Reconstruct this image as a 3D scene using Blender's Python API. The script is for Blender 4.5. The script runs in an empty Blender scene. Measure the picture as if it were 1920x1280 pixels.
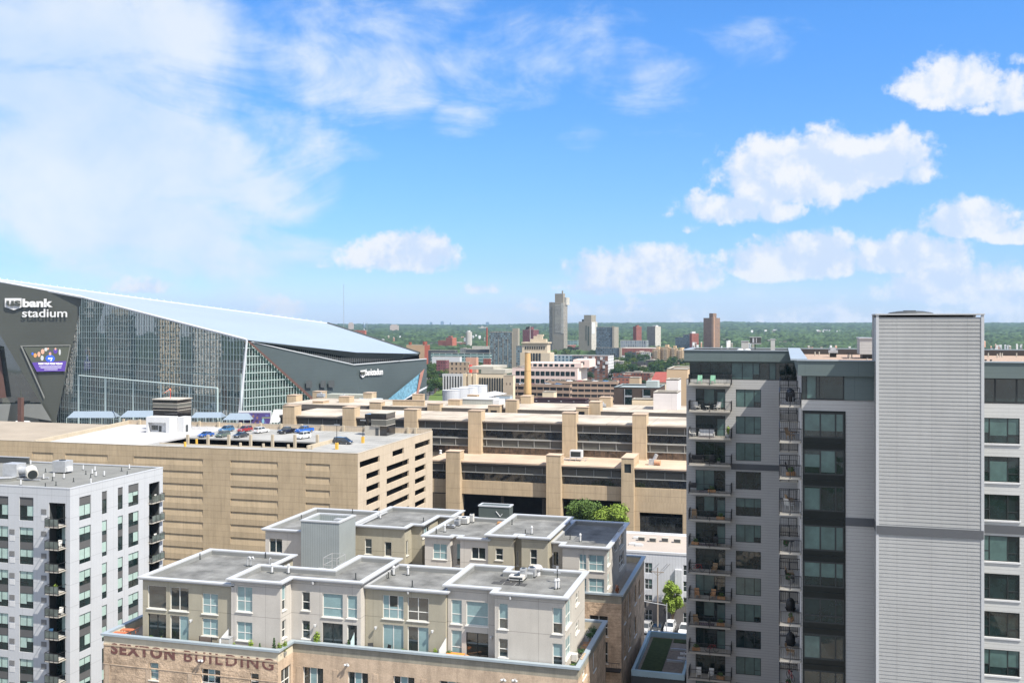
import bpy, math, random
from mathutils import Vector, Matrix, noise
random.seed(7)
SC = bpy.context.scene
COL = SC.collection
# ---------------------------------------------------------------- camera
FPX = 1844.0                                   # focal length for a 1920 px wide frame
TH = math.atan(507.0 / FPX)                    # street grid against the view direction
SN, CS = math.sin(TH), math.cos(TH)
EYE = 62.0                                     # camera height above the street
cam = bpy.data.cameras.new('camera')
cam.sensor_width = 36.0
cam.lens = 36.0 * FPX / 1920.0
cam.shift_y = -33.0 / 1920.0
cam.clip_end = 60000.0
cam.clip_start = 0.5
camo = bpy.data.objects.new('camera', cam)
COL.objects.link(camo)
camo.location = (0, 0, EYE)
camo.rotation_euler = (math.radians(90), 0, TH)
SC.camera = camo
SC.view_settings.view_transform = 'Standard'
SC.view_settings.look = 'None'
SC.view_settings.gamma = 1.0
SC.view_settings.exposure = 0.85
SC.cycles.max_bounces = 6
SC.cycles.transparent_max_bounces = 6
SC.cycles.volume_bounces = 0
# ---------------------------------------------------------------- sun
SUND = Vector((0.70, -0.325, 1.0)).normalized()
ELEV = math.asin(SUND.z)
AZIM = math.atan2(SUND.x, SUND.y)
sl = bpy.data.lights.new('sun', 'SUN')
sl.energy = 4.9
sl.angle = math.radians(0.5)
sl.color = (1.0, 0.94, 0.84)
slo = bpy.data.objects.new('sun', sl)
COL.objects.link(slo)
slo.rotation_euler = (-SUND).to_track_quat('-Z', 'Y').to_euler()
slo.location = (60, -60, 200)
# ---------------------------------------------------------------- node helpers
class NT:
    def __init__(s, nt):
        s.nt = nt; s.n = nt.nodes; s.l = nt.links
    def put(s, sock, v):
        if isinstance(v, (int, float)): sock.default_value = v
        elif isinstance(v, (tuple, list)):
            v = tuple(v)
            if len(sock.default_value) == 4 and len(v) == 3: v = v + (1,)
            sock.default_value = v
        else: s.l.new(v, sock)
    def m(s, op, a, b=None, c=None, clamp=False):
        n = s.n.new('ShaderNodeMath'); n.operation = op; n.use_clamp = clamp
        s.put(n.inputs[0], a)
        if b is not None: s.put(n.inputs[1], b)
        if c is not None: s.put(n.inputs[2], c)
        return n.outputs[0]
    def mr(s, v, a, b, c=0.0, d=1.0, smooth=False):
        n = s.n.new('ShaderNodeMapRange')
        if smooth: n.interpolation_type = 'SMOOTHSTEP'
        s.put(n.inputs[0], v); s.put(n.inputs[1], a); s.put(n.inputs[2], b); s.put(n.inputs[3], c); s.put(n.inputs[4], d)
        return n.outputs[0]
    def mix(s, f, a, b, mode='MIX'):
        n = s.n.new('ShaderNodeMix'); n.data_type = 'RGBA'; n.blend_type = mode
        s.put(n.inputs[0], f); s.put(n.inputs[6], a); s.put(n.inputs[7], b)
        return n.outputs[2]
    def noise(s, vec, scale, detail=4, rough=0.55, dist=0.0):
        n = s.n.new('ShaderNodeTexNoise')
        if vec is not None: s.l.new(vec, n.inputs['Vector'])
        n.inputs['Scale'].default_value = scale; n.inputs['Detail'].default_value = detail
        n.inputs['Roughness'].default_value = rough; n.inputs['Distortion'].default_value = dist
        return n.outputs[0]
    def xyz(s, vec):
        n = s.n.new('ShaderNodeSeparateXYZ'); s.l.new(vec, n.inputs[0]); return n.outputs
    def comb(s, x, y, z):
        n = s.n.new('ShaderNodeCombineXYZ'); s.put(n.inputs[0], x); s.put(n.inputs[1], y); s.put(n.inputs[2], z); return n.outputs[0]
# ---------------------------------------------------------------- sky
def make_world():
    w = bpy.data.worlds.new('World'); SC.world = w; w.use_nodes = True
    T = NT(w.node_tree)
    T.n.clear()
    out = T.n.new('ShaderNodeOutputWorld'); bg = T.n.new('ShaderNodeBackground')
    T.l.new(bg.outputs[0], out.inputs[0])
    sky = T.n.new('ShaderNodeTexSky'); sky.sky_type = 'NISHITA'; sky.sun_disc = False
    sky.sun_elevation = ELEV; sky.sun_rotation = AZIM; sky.altitude = 250
    sky.air_density = 1.0; sky.dust_density = 0.6; sky.ozone_density = 2.2
    tc = T.n.new('ShaderNodeTexCoord'); d = tc.outputs['Generated']
    x, y, z = T.xyz(d)
    az = T.m('ARCTAN2', T.m('ADD', T.m('MULTIPLY', x, CS), T.m('MULTIPLY', y, SN)),
             T.m('SUBTRACT', T.m('MULTIPLY', y, CS), T.m('MULTIPLY', x, SN)))
    el = T.m('ARCSINE', z)
    n1 = T.noise(d, 9.0, 12, 0.58, 0.25)
    n1b = T.noise(d, 34.0, 8, 0.6, 0.2)
    puff = T.m('ADD', T.m('MULTIPLY', T.m('SUBTRACT', n1, 0.5), 3.4), T.m('ADD', T.m('MULTIPLY', T.m('SUBTRACT', n1b, 0.5), 3.8), T.m('MULTIPLY', T.m('SUBTRACT', T.noise(d, 100.0, 5, 0.6), 0.5), 1.3)))
    def blobs(lst, bottom):
        acc = None
        for (px, py, rx, ry, st) in lst:
            t = (px - 960) / FPX
            a0 = math.atan(t); e0 = math.atan((607 - py) / FPX / math.sqrt(1 + t * t))
            k = 1 / FPX / (1 + t * t) ** 0.5
            dx = T.m('DIVIDE', T.m('SUBTRACT', az, a0), rx * k / (1 + t * t) ** 0.25)
            dy = T.m('DIVIDE', T.m('SUBTRACT', el, e0), ry * k)
            dy = T.m('MAXIMUM', dy, T.m('MULTIPLY', dy, -bottom))
            v = T.m('MULTIPLY', T.m('SUBTRACT', 1.0, T.m('ADD', T.m('MULTIPLY', dx, dx), T.m('MULTIPLY', dy, dy))), st)
            acc = v if acc is None else T.m('MAXIMUM', acc, v)
        return acc
    cum = blobs([(755, 488, 130, 68, 1.15), (905, 543, 46, 26, .8), (1500, 345, 170, 112, 1.25), (1630, 325, 130, 82, 1.05), (1400, 400, 140, 55, .95),
                 (1780, 160, 115, 80, 1.05), (1835, 180, 120, 62, 1.0), (1890, 200, 90, 42, .8), (1820, 425, 110, 55, 1.0), (1900, 445, 70, 30, .8),
                 (1215, 522, 185, 74, 1.45), (1110, 540, 90, 42, .8), (1490, 500, 175, 74, 1.5), (1690, 492, 140, 68, 1.35), (1770, 548, 190, 66, 1.2), (1895, 575, 120, 50, .8),
                 (1292, 432, 26, 18, .4), (610, 497, 18, 14, .3), (525, 583, 75, 32, .5), (270, 540, 70, 26, .45), (1600, 600, 420, 34, .55), (1150, 580, 160, 26, .3), (1910, 115, 40, 20, .5)], 2.3)
    dcum = T.m('ADD', cum, T.m('MULTIPLY', puff, 0.62))
    mcum = T.mr(dcum, 0.0, 0.70, 0, 0.96, True)
    # wispy sheets
    ws = T.noise(T.comb(T.m('MULTIPLY', az, 2.6), T.m('MULTIPLY', el, 6.5), 3.0), 2.2, 11, 0.62, 0.55)
    wis = blobs([(150, 130, 420, 250, 1.5), (230, 330, 430, 210, 1.55), (430, 300, 240, 150, .9), (640, 130, 210, 100, .9), (700, 30, 230, 70, .75), (1020, 110, 240, 95, .72), (1230, 150, 160, 70, .42),
                 (880, 225, 70, 36, .5), (870, 365, 60, 26, .35), (720, 195, 90, 40, .5), (1400, 90, 160, 40, .25), (1075, 250, 50, 30, .35), (300, 450, 400, 90, .8), (300, 590, 500, 60, .35), (1300, 600, 900, 70, .5)], 1.0)
    wn = T.m('ADD', T.m('MULTIPLY', T.m('SUBTRACT', ws, 0.5), 4.2), T.m('MULTIPLY', T.m('SUBTRACT', n1, 0.5), 2.4))
    mwis = T.mr(T.m('ADD', wis, T.m('MULTIPLY', wn, 0.72)), 0.0, 1.25, 0, 0.88, True)
    # out-of-view sky: added cloud, brightened to raise the ambient light
    fill_cloud = T.mr(T.noise(d, 2.2, 10, 0.6, 0.3), 0.36, 0.60, 0, 0.9, True)
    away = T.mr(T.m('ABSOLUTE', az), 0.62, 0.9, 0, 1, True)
    mw = T.m('MAXIMUM', T.m('MULTIPLY', mwis, T.m('SUBTRACT', 1.0, away)), T.m('MULTIPLY', fill_cloud, away))
    mc = T.m('MULTIPLY', mcum, T.m('SUBTRACT', 1.0, away))
    # the blue of the sky over its elevation
    up = T.mr(el, 0.0, 0.34)
    hs = T.n.new('ShaderNodeHueSaturation'); hs.inputs['Saturation'].default_value = 1.15; hs.inputs['Value'].default_value = 1.0
    T.l.new(sky.outputs[0], hs.inputs['Color'])
    cr = T.n.new('ShaderNodeValToRGB'); T.l.new(up, cr.inputs[0]); e = cr.color_ramp.elements
    e[0].position = 0.0; e[0].color = (.50, .60, .92, 1); e[1].position = 1.0; e[1].color = (.365, .615, .85, 1)
    for p_, c_ in ((.06, (.46, .56, .86, 1)), (.17, (.36, .48, .70, 1)), (.49, (.385, .555, .78, 1)), (.85, (.37, .615, .85, 1))):
        q_ = e.new(p_); q_.color = c_
    tint = T.mix(1.0, cr.outputs[0], (2.0, 2.0, 2.0, 1), 'MULTIPLY')
    skc = T.mix(1.0, hs.outputs[0], tint, 'MULTIPLY')
    # cloud body: brighter on the puffs that face the sun
    d2 = T.n.new('ShaderNodeVectorMath'); d2.operation = 'ADD'; T.l.new(d, d2.inputs[0]); d2.inputs[1].default_value = (0.008, -0.004, 0.013)
    n1c = T.noise(d2.outputs[0], 9.0, 12, 0.58, 0.25); n1d = T.noise(d2.outputs[0], 34.0, 8, 0.6, 0.2)
    lit = T.m('ADD', T.m('SUBTRACT', n1, n1c), T.m('MULTIPLY', T.m('SUBTRACT', n1b, n1d), 0.5))
    lit = T.mr(lit, -0.09, 0.10, 0, 1, True)
    ccol = T.mix(lit, (5.2, 6.1, 7.6, 1), (7.3, 7.4, 7.6, 1))
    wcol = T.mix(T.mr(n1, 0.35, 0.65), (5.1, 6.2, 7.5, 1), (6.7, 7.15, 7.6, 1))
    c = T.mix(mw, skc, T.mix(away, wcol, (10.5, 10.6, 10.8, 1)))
    c = T.mix(mc, c, ccol)
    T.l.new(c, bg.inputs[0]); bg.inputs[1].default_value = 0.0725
make_world()
# ---------------------------------------------------------------- pixel of the survey photo -> place in the world (X along the avenue, Y away, Z up)
def dirx(px):
    t = (px - 960) / FPX
    return t * CS - SN, t * SN + CS
def AX(px, Y):
    a, b = dirx(px); return Y * a / b
def YX(px, X):
    a, b = dirx(px); return X * b / a
def dep(X, Y): return -X * SN + Y * CS
def ZP(py, X, Y): return EYE + (607 - py) / FPX * dep(X, Y)
def GP(px, py, Z):
    D = (EYE - Z) * FPX / (py - 607); a, b = dirx(px); return D * a, D * b
def PD(px, D):
    a, b = dirx(px); return D * a, D * b
def P3(px, py, D):
    x, y = PD(px, D); return (x, y, EYE + (607 - py) / FPX * D)
# ---------------------------------------------------------------- materials
MATS = {}
def MAT(name, col, rough=0.8, spec=0.25, var=0.10, scale=0.35, bump=0.0, bscale=8.0, metal=0.0, lines=(), stain=0.0, coord='W', coat=0.0, fine=0.05):
    if name in MATS: return MATS[name]
    m = bpy.data.materials.new(name); m.use_nodes = True; MATS[name] = m
    T = NT(m.node_tree); bs = T.n['Principled BSDF']
    if coord == 'W': pos = T.n.new('ShaderNodeNewGeometry').outputs['Position']
    else: pos = T.n.new('ShaderNodeTexCoord').outputs['Object']
    base = (col[0], col[1], col[2], 1)
    n = T.noise(pos, scale, 5, 0.6)
    f = T.mr(n, 0.3, 0.7, 1 - var, 1 + var)
    n2 = T.noise(pos, 9.0, 3, 0.6)
    f = T.m('MULTIPLY', f, T.mr(n2, 0.25, 0.75, 1 - fine, 1 + fine))
    x, y, z = T.xyz(pos)
    if stain:
        sv = T.noise(T.comb(T.m('MULTIPLY', T.m('ADD', x, y), 1.6), 0.0, T.m('MULTIPLY', z, 0.12)), 1.0, 5, 0.65)
        f = T.m('MULTIPLY', f, T.mr(sv, 0.45, 0.8, 1.0, 1.0 - stain))
    groove = None
    for (ax, pitch, wid, fac, off) in lines:
        c = {'X': x, 'Y': y, 'Z': z, 'H': T.m('ADD', x, y)}[ax]
        fr = T.m('FRACT', T.m('DIVIDE', T.m('ADD', c, off + 1000 * pitch), pitch))
        k = T.m('LESS_THAN', fr, wid / pitch)
        f = T.m('MULTIPLY', f, T.m('SUBTRACT', 1.0, T.m('MULTIPLY', k, 1 - fac)))
        groove = k if groove is None else T.m('MAXIMUM', groove, k)
    g = T.n.new('ShaderNodeCombineColor'); 
    for i in range(3): T.l.new(f, g.inputs[i])
    T.l.new(T.mix(1.0, base, g.outputs[0], 'MULTIPLY'), bs.inputs['Base Color'])
    bs.inputs['Roughness'].default_value = rough
    bs.inputs['Specular IOR Level'].default_value = spec
    bs.inputs['Metallic'].default_value = metal
    if coat: bs.inputs['Coat Weight'].default_value = coat; bs.inputs['Coat Roughness'].default_value = 0.06
    if bump:
        b = T.n.new('ShaderNodeBump'); b.inputs['Strength'].default_value = bump; b.inputs['Distance'].default_value = 0.1
        T.l.new(T.noise(pos, bscale, 6, 0.65), b.inputs['Height']); T.l.new(b.outputs[0], bs.inputs['Normal'])
    return m
def FAC(name, wall, glass, pH, pZ, fH, fZ, coord='O', offH=0.0, offZ=0.0, rnd=0.6, grough=0.12, wvar=0.08):
    """wall with a regular pattern of small panes (for far facades)"""
    if name in MATS: return MATS[name]
    wall = tuple(c * .74 for c in wall)
    m = bpy.data.materials.new(name); m.use_nodes = True; MATS[name] = m
    T = NT(m.node_tree); bs = T.n['Principled BSDF']
    pos = T.n.new('ShaderNodeNewGeometry').outputs['Position'] if coord == 'W' else T.n.new('ShaderNodeTexCoord').outputs['Object']
    x, y, z = T.xyz(pos)
    nx, ny, nz = T.xyz(T.n.new('ShaderNodeNewGeometry').outputs['Normal'])
    h = T.m('DIVIDE', T.m('ADD', T.m('ADD', x, y), 500 * pH + offH), pH)
    v = T.m('DIVIDE', T.m('ADD', z, 100 * pZ + offZ), pZ)
    k = T.m('MULTIPLY', T.m('LESS_THAN', T.m('FRACT', h), fH), T.m('LESS_THAN', T.m('FRACT', v), fZ))
    k = T.m('MULTIPLY', k, T.m('LESS_THAN', T.m('ABSOLUTE', nz), 0.5))
    wn = T.n.new('ShaderNodeTexWhiteNoise'); wn.noise_dimensions = '3D'
    T.l.new(T.comb(T.m('FLOOR', h), T.m('FLOOR', v), 1.0), wn.inputs['Vector'])
    r = T.mr(wn.outputs['Value'], 0, 1, 1 - rnd, 1 + rnd * 1.6)
    g = T.n.new('ShaderNodeCombineColor')
    for i in range(3): T.l.new(r, g.inputs[i])
    gc = T.mix(1.0, glass + (1,), g.outputs[0], 'MULTIPLY')
    vv = T.mr(T.noise(pos, 0.15, 4), 0.3, 0.7, 1 - wvar, 1 + wvar)
    g2 = T.n.new('ShaderNodeCombineColor')
    for i in range(3): T.l.new(vv, g2.inputs[i])
    wc = T.mix(1.0, wall + (1,), g2.outputs[0], 'MULTIPLY')
    T.l.new(T.mix(k, wc, gc), bs.inputs['Base Color'])
    T.l.new(T.mr(k, 0, 1, 0.85, grough), bs.inputs['Roughness'])
    bs.inputs['Specular IOR Level'].default_value = 0.4
    return m
def GLASS(name, col, rough=0.04, spec=0.9, wave=0.0, wscale=0.35, var=0.5, ior=1.6):
    if name in MATS: return MATS[name]
    m = bpy.data.materials.new(name); m.use_nodes = True; MATS[name] = m
    T = NT(m.node_tree); bs = T.n['Principled BSDF']
    pos = T.n.new('ShaderNodeNewGeometry').outputs['Position']
    n = T.noise(pos, 0.7, 4, 0.6)
    g = T.n.new('ShaderNodeCombineColor'); f = T.mr(n, 0.3, 0.7, 1 - var, 1 + var)
    for i in range(3): T.l.new(f, g.inputs[i])
    T.l.new(T.mix(1.0, col + (1,), g.outputs[0], 'MULTIPLY'), bs.inputs['Base Color'])
    bs.inputs['Roughness'].default_value = rough
    bs.inputs['Specular IOR Level'].default_value = spec
    bs.inputs['IOR'].default_value = ior
    if wave:
        b = T.n.new('ShaderNodeBump'); b.inputs['Strength'].default_value = 1.0; b.inputs['Distance'].default_value = wave
        T.l.new(T.noise(pos, wscale, 2, 0.5), b.inputs['Height']); T.l.new(b.outputs[0], bs.inputs['Normal'])
    return m
# ---------------------------------------------------------------- mesh builder
class MB:
    def __init__(s): s.v = []; s.f = []; s.m = []
    def q(s, pts, mi=0):
        n = len(s.v); s.v += [tuple(p) for p in pts]; s.f.append(tuple(range(n, n + len(pts)))); s.m.append(mi); return s
    def box(s, x0, x1, y0, y1, z0, z1, mi=0):
        n = len(s.v)
        s.v += [(x0, y0, z0), (x1, y0, z0), (x1, y1, z0), (x0, y1, z0), (x0, y0, z1), (x1, y0, z1), (x1, y1, z1), (x0, y1, z1)]
        for f in ((0, 3, 2, 1), (4, 5, 6, 7), (0, 1, 5, 4), (1, 2, 6, 5), (2, 3, 7, 6), (3, 0, 4, 7)):
            s.f.append(tuple(n + i for i in f)); s.m.append(mi)
        return s
    def fbox(s, fr, u0, u1, d0, d1, z0, z1, mi=0):
        """box in a wall frame: u along the wall, d into the wall (negative = proud)"""
        ox, oy, r = fr; c, sn = math.cos(r), math.sin(r)
        n = len(s.v)
        for z in (z0, z1):
            for (u, d) in ((u0, d0), (u1, d0), (u1, d1), (u0, d1)):
                s.v.append((ox + u * c - d * sn, oy + u * sn + d * c, z))
        for f in ((0, 3, 2, 1), (4, 5, 6, 7), (0, 1, 5, 4), (1, 2, 6, 5), (2, 3, 7, 6), (3, 0, 4, 7)):
            s.f.append(tuple(n + i for i in f)); s.m.append(mi)
        return s
    def fq(s, fr, pts, mi=0):
        ox, oy, r = fr; c, sn = math.cos(r), math.sin(r)
        return s.q([(ox + u * c - d * sn, oy + u * sn + d * c, z) for (u, d, z) in pts], mi)
    def prism(s, poly, z0, z1, mi=0, top=None, bottom=False):
        k = len(poly)
        for i in range(k):
            a, b = poly[i], poly[(i + 1) % k]
            s.q([(a[0], a[1], z0), (b[0], b[1], z0), (b[0], b[1], z1), (a[0], a[1], z1)], mi)
        s.q([(p[0], p[1], z1) for p in poly], mi if top is None else top)
        if bottom: s.q([(p[0], p[1], z0) for p in reversed(poly)], mi)
        return s
    def cyl(s, x, y, z0, z1, r0, r1=None, n=12, mi=0, cap=True):
        r1 = r0 if r1 is None else r1
        A = [(x + r0 * math.cos(2 * math.pi * i / n), y + r0 * math.sin(2 * math.pi * i / n), z0) for i in range(n)]
        B = [(x + r1 * math.cos(2 * math.pi * i / n), y + r1 * math.sin(2 * math.pi * i / n), z1) for i in range(n)]
        for i in range(n): s.q([A[i], A[(i + 1) % n], B[(i + 1) % n], B[i]], mi)
        if cap: s.q(B, mi); s.q(A[::-1], mi)
        return s
    def tube(s, p, q, r, n=6, mi=0, r2=None):
        p = Vector(p); q = Vector(q); d = (q - p)
        if d.length < 1e-6: return s
        d.normalize(); a = d.orthogonal().normalized(); b = d.cross(a); r2 = r if r2 is None else r2
        A = [p + (a * math.cos(2 * math.pi * i / n) + b * math.sin(2 * math.pi * i / n)) * r for i in range(n)]
        B = [q + (a * math.cos(2 * math.pi * i / n) + b * math.sin(2 * math.pi * i / n)) * r2 for i in range(n)]
        for i in range(n): s.q([A[i], A[(i + 1) % n], B[(i + 1) % n], B[i]], mi)
        s.q(B, mi); s.q(A[::-1], mi); return s
    def sphere(s, c, rx, ry, rz, n=10, k=6, mi=0):
        rows = []
        for j in range(k + 1):
            t = math.pi * j / k
            rows.append([(c[0] + rx * math.sin(t) * math.cos(2 * math.pi * i / n), c[1] + ry * math.sin(t) * math.sin(2 * math.pi * i / n), c[2] + rz * math.cos(t)) for i in range(n)])
        for j in range(k):
            for i in range(n):
                a, b, c2, d = rows[j][i], rows[j + 1][i], rows[j + 1][(i + 1) % n], rows[j][(i + 1) % n]
                if j == 0: s.q([a, b, c2], mi)
                elif j == k - 1: s.q([a, b, d], mi)
                else: s.q([a, b, c2, d], mi)
        return s
    def mesh(s, name, mats, off=(0, 0, 0), smooth=False):
        me = bpy.data.meshes.new(name)
        me.from_pydata([(v[0] - off[0], v[1] - off[1], v[2] - off[2]) for v in s.v], [], s.f)
        if not isinstance(mats, (list, tuple)): mats = [mats]
        for m in mats: me.materials.append(m)
        me.polygons.foreach_set('material_index', s.m)
        if smooth: me.polygons.foreach_set('use_smooth', [True] * len(s.f))
        me.update(); return me
    def build(s, name, mats, parent=None, smooth=False):
        """vertices are world coordinates; the parent chain carries translation only"""
        o = bpy.data.objects.new(name, s.mesh(name, mats, worg(parent), smooth)); COL.objects.link(o)
        if parent is not None: o.parent = parent
        return o
def worg(o):
    v = Vector((0, 0, 0))
    while o is not None: v += Vector(o.location); o = o.parent
    return v
def tag(o, label=None, cat=None, group=None, kind=None):
    if label: o['label'] = label
    if cat: o['category'] = cat
    if group: o['group'] = group
    if kind: o['kind'] = kind
    return o
def thing(name, label, cat, loc=(0, 0, 0), rz=0.0, group=None):
    o = bpy.data.objects.new(name, None); COL.objects.link(o); o.location = loc; o.rotation_euler = (0, 0, rz); o.empty_display_size = 0.5
    return tag(o, label, cat, group)
def put(name, me, parent, loc, rz=0.0, world=True):
    o = bpy.data.objects.new(name, me); COL.objects.link(o)
    if parent is not None:
        o.parent = parent
        if world: loc = Vector(loc) - worg(parent)
    o.location = loc; o.rotation_euler = (0, 0, rz); return o
def dup(o, loc, rz=0.0, label=None, group=None, sc=None):
    def cp(a, par):
        c = a.copy(); COL.objects.link(c)
        if par is not None: c.parent = par
        for ch in a.children: cp(ch, c)
        return c
    r = cp(o, None); r.location = loc; r.rotation_euler = (0, 0, rz)
    if sc: r.scale = sc
    if label: r['label'] = label
    if group: r['group'] = group
    return r
def struct(name, mb, mats): return tag(mb.build(name, mats), kind='structure')
# wall with rectangular openings -------------------------------------------------
def wallh(mb, fr, w, z0, z1, holes, mi=0, rev=0.15, rmi=None):
    rmi = mi if rmi is None else rmi
    holes = [h for h in holes if h[1] > h[0] and h[3] > h[2]]
    us = sorted({0.0, w} | {h[0] for h in holes} | {h[1] for h in holes})
    zs = sorted({z0, z1} | {h[2] for h in holes} | {h[3] for h in holes})
    us = [u for u in us if -1e-6 <= u <= w + 1e-6]; zs = [z for z in zs if z0 - 1e-6 <= z <= z1 + 1e-6]
    for j in range(len(zs) - 1):
        za, zb = zs[j], zs[j + 1]; zm = (za + zb) / 2; start = None
        for i in range(len(us)):
            solid = False
            if i < len(us) - 1:
                um = (us[i] + us[i + 1]) / 2
                solid = not any(h[0] < um < h[1] and h[2] < zm < h[3] for h in holes)
            if solid and start is None: start = us[i]
            if not solid and start is not None:
                mb.fq(fr, [(start, 0, za), (us[i], 0, za), (us[i], 0, zb), (start, 0, zb)], mi); start = None
    for h in (holes if rev > 0 else []):
        a, b, c, d = h[:4]
        mb.fq(fr, [(a, 0, c), (a, rev, c), (b, rev, c), (b, 0, c)], rmi)
        mb.fq(fr, [(a, 0, d), (b, 0, d), (b, rev, d), (a, rev, d)], rmi)
        mb.fq(fr, [(a, 0, c), (a, 0, d), (a, rev, d), (a, rev, c)], rmi)
        mb.fq(fr, [(b, 0, c), (b, rev, c), (b, rev, d), (b, 0, d)], rmi)
# windows -------------------------------------------------------------------------
KITS = {}
def kit(w, h, cols, rows, fm, pm, bm=None, blind=(), rec=0.12, ft=0.06, sill=None):
    """cols/rows: fractions of the inner bars; rows: list per column or one list; blind: (col, from, to)"""
    key = (round(w, 2), round(h, 2), tuple(cols), str(rows), fm.name, pm.name, bm.name if bm else '', tuple(blind), rec, ft, sill.name if sill else '')
    if key in KITS: return KITS[key]
    m = MB(); d0, d1 = rec - 0.05, rec + 0.03
    m.box(0, w, d0, d1, 0, ft); m.box(0, w, d0, d1, h - ft, h); m.box(0, ft, d0, d1, ft, h - ft); m.box(w - ft, w, d0, d1, ft, h - ft)
    ed = [0.0] + list(cols) + [1.0]
    for c in cols: m.box(c * w - ft / 2, c * w + ft / 2, d0, d1, ft, h - ft)
    for i in range(len(ed) - 1):
        rr = rows[i] if (len(rows) and isinstance(rows[0], (list, tuple))) else rows
        for r in rr:
            m.box(ed[i] * w + ft / 2, ed[i + 1] * w - ft / 2, d0 + 0.004, d1, r * h - ft / 2, r * h + ft / 2)
    mats = [fm]
    if sill: m.box(-0.08, w + 0.08, -0.10, rec - 0.052, -0.10, -0.002, 1); mats.append(sill)
    fme = m.mesh('window', mats)
    p = MB(); p.q([(ft / 2, rec, ft / 2), (w - ft / 2, rec, ft / 2), (w - ft / 2, rec, h - ft / 2), (ft / 2, rec, h - ft / 2)])
    pme = p.mesh('pane', pm)
    bme = None
    if bm and blind:
        b = MB()
        for (c, r0, r1) in blind:
            b.box(ed[c] * w + 0.04, ed[c + 1] * w - 0.04, rec - 0.02, rec - 0.006, max(r0 * h, ft), min(r1 * h, h - ft))
        bme = b.mesh('blind', bm)
    KITS[key] = (fme, pme, bme); return KITS[key]
def win(parent, k, loc, rz=0.0, name='window'):
    o = put(name, k[0], parent, loc, rz)
    p = bpy.data.objects.new('pane', k[1]); COL.objects.link(p); p.parent = o
    if k[2]:
        b = bpy.data.objects.new('blind', k[2]); COL.objects.link(b); b.parent = o
    return o
def offs(poly, d):
    """offset a ccw polygon outward by d"""
    k = len(poly); out = []
    for i in range(k):
        a = Vector(poly[i - 1]); b = Vector(poly[i]); c = Vector(poly[(i + 1) % k])
        e1 = (b - a).normalized(); e2 = (c - b).normalized()
        n1 = Vector((e1.y, -e1.x)); n2 = Vector((e2.y, -e2.x))
        bis = (n1 + n2); den = 1 + n1.dot(n2)
        out.append(tuple(b + bis * (d / max(den, 0.2))))
    return out
def ring(mb, po, pi, z0, z1, mi=0, inner=None):
    inner = mi if inner is None else inner
    k = len(po)
    for i in range(k):
        j = (i + 1) % k
        a, b, c, d = po[i], po[j], pi[j], pi[i]
        mb.q([(a[0], a[1], z1), (b[0], b[1], z1), (c[0], c[1], z1), (d[0], d[1], z1)], mi)
        mb.q([(a[0], a[1], z0), (b[0], b[1], z0), (b[0], b[1], z1), (a[0], a[1], z1)], mi)
        mb.q([(a[0], a[1], z0), (d[0], d[1], z0), (c[0], c[1], z0), (b[0], b[1], z0)], mi)
        mb.q([(d[0], d[1], z0), (d[0], d[1], z1), (c[0], c[1], z1), (c[0], c[1], z0)], inner)
ORD = ['topmost', 'second', 'third', 'fourth', 'fifth', 'sixth', 'seventh', 'eighth', 'ninth', 'tenth', 'eleventh', 'twelfth', 'thirteenth', 'fourteenth']
HALF = math.pi / 2
# ================================================================ shared materials
m_dark = MAT('dark_frame', (0.022, 0.027, 0.028), 0.45, 0.4, 0.05)
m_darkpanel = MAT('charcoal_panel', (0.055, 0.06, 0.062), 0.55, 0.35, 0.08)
m_white = MAT('white_trim', (0.50, 0.505, 0.51), 0.5, 0.3, 0.04)
m_conc = MAT('light_concrete', (0.38, 0.355, 0.31), 0.9, 0.2, 0.1, 0.6)
m_glass_t = GLASS('tower_glass', (0.010, 0.022, 0.022), 0.03, 0.5, 0.012, 0.5)
m_glass_w = GLASS('house_glass', (0.02, 0.03, 0.032), 0.03, 0.9, 0.006, 0.6)
m_blind_t = MAT('green_tinted_blind', (0.058, 0.108, 0.10), 0.35, 0.5, 0.30, 0.9, coat=0.5)
m_blind_w = MAT('pale_green_blind', (0.33, 0.44, 0.40), 0.35, 0.5, 0.10, 1.5, coat=0.4)
m_blind_s = MAT('blue_green_blind', (0.20, 0.30, 0.31), 0.35, 0.5, 0.12, 1.2, coat=0.5, lines=(('Z', 0.16, 0.02, 0.85, 0),))
m_metal = MAT('galvanised_metal', (0.40, 0.41, 0.42), 0.4, 0.5, 0.1, 2.0, metal=0.3)
m_black = MAT('black_metal', (0.018, 0.018, 0.02), 0.5, 0.4, 0.05)
m_leafd = None
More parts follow.
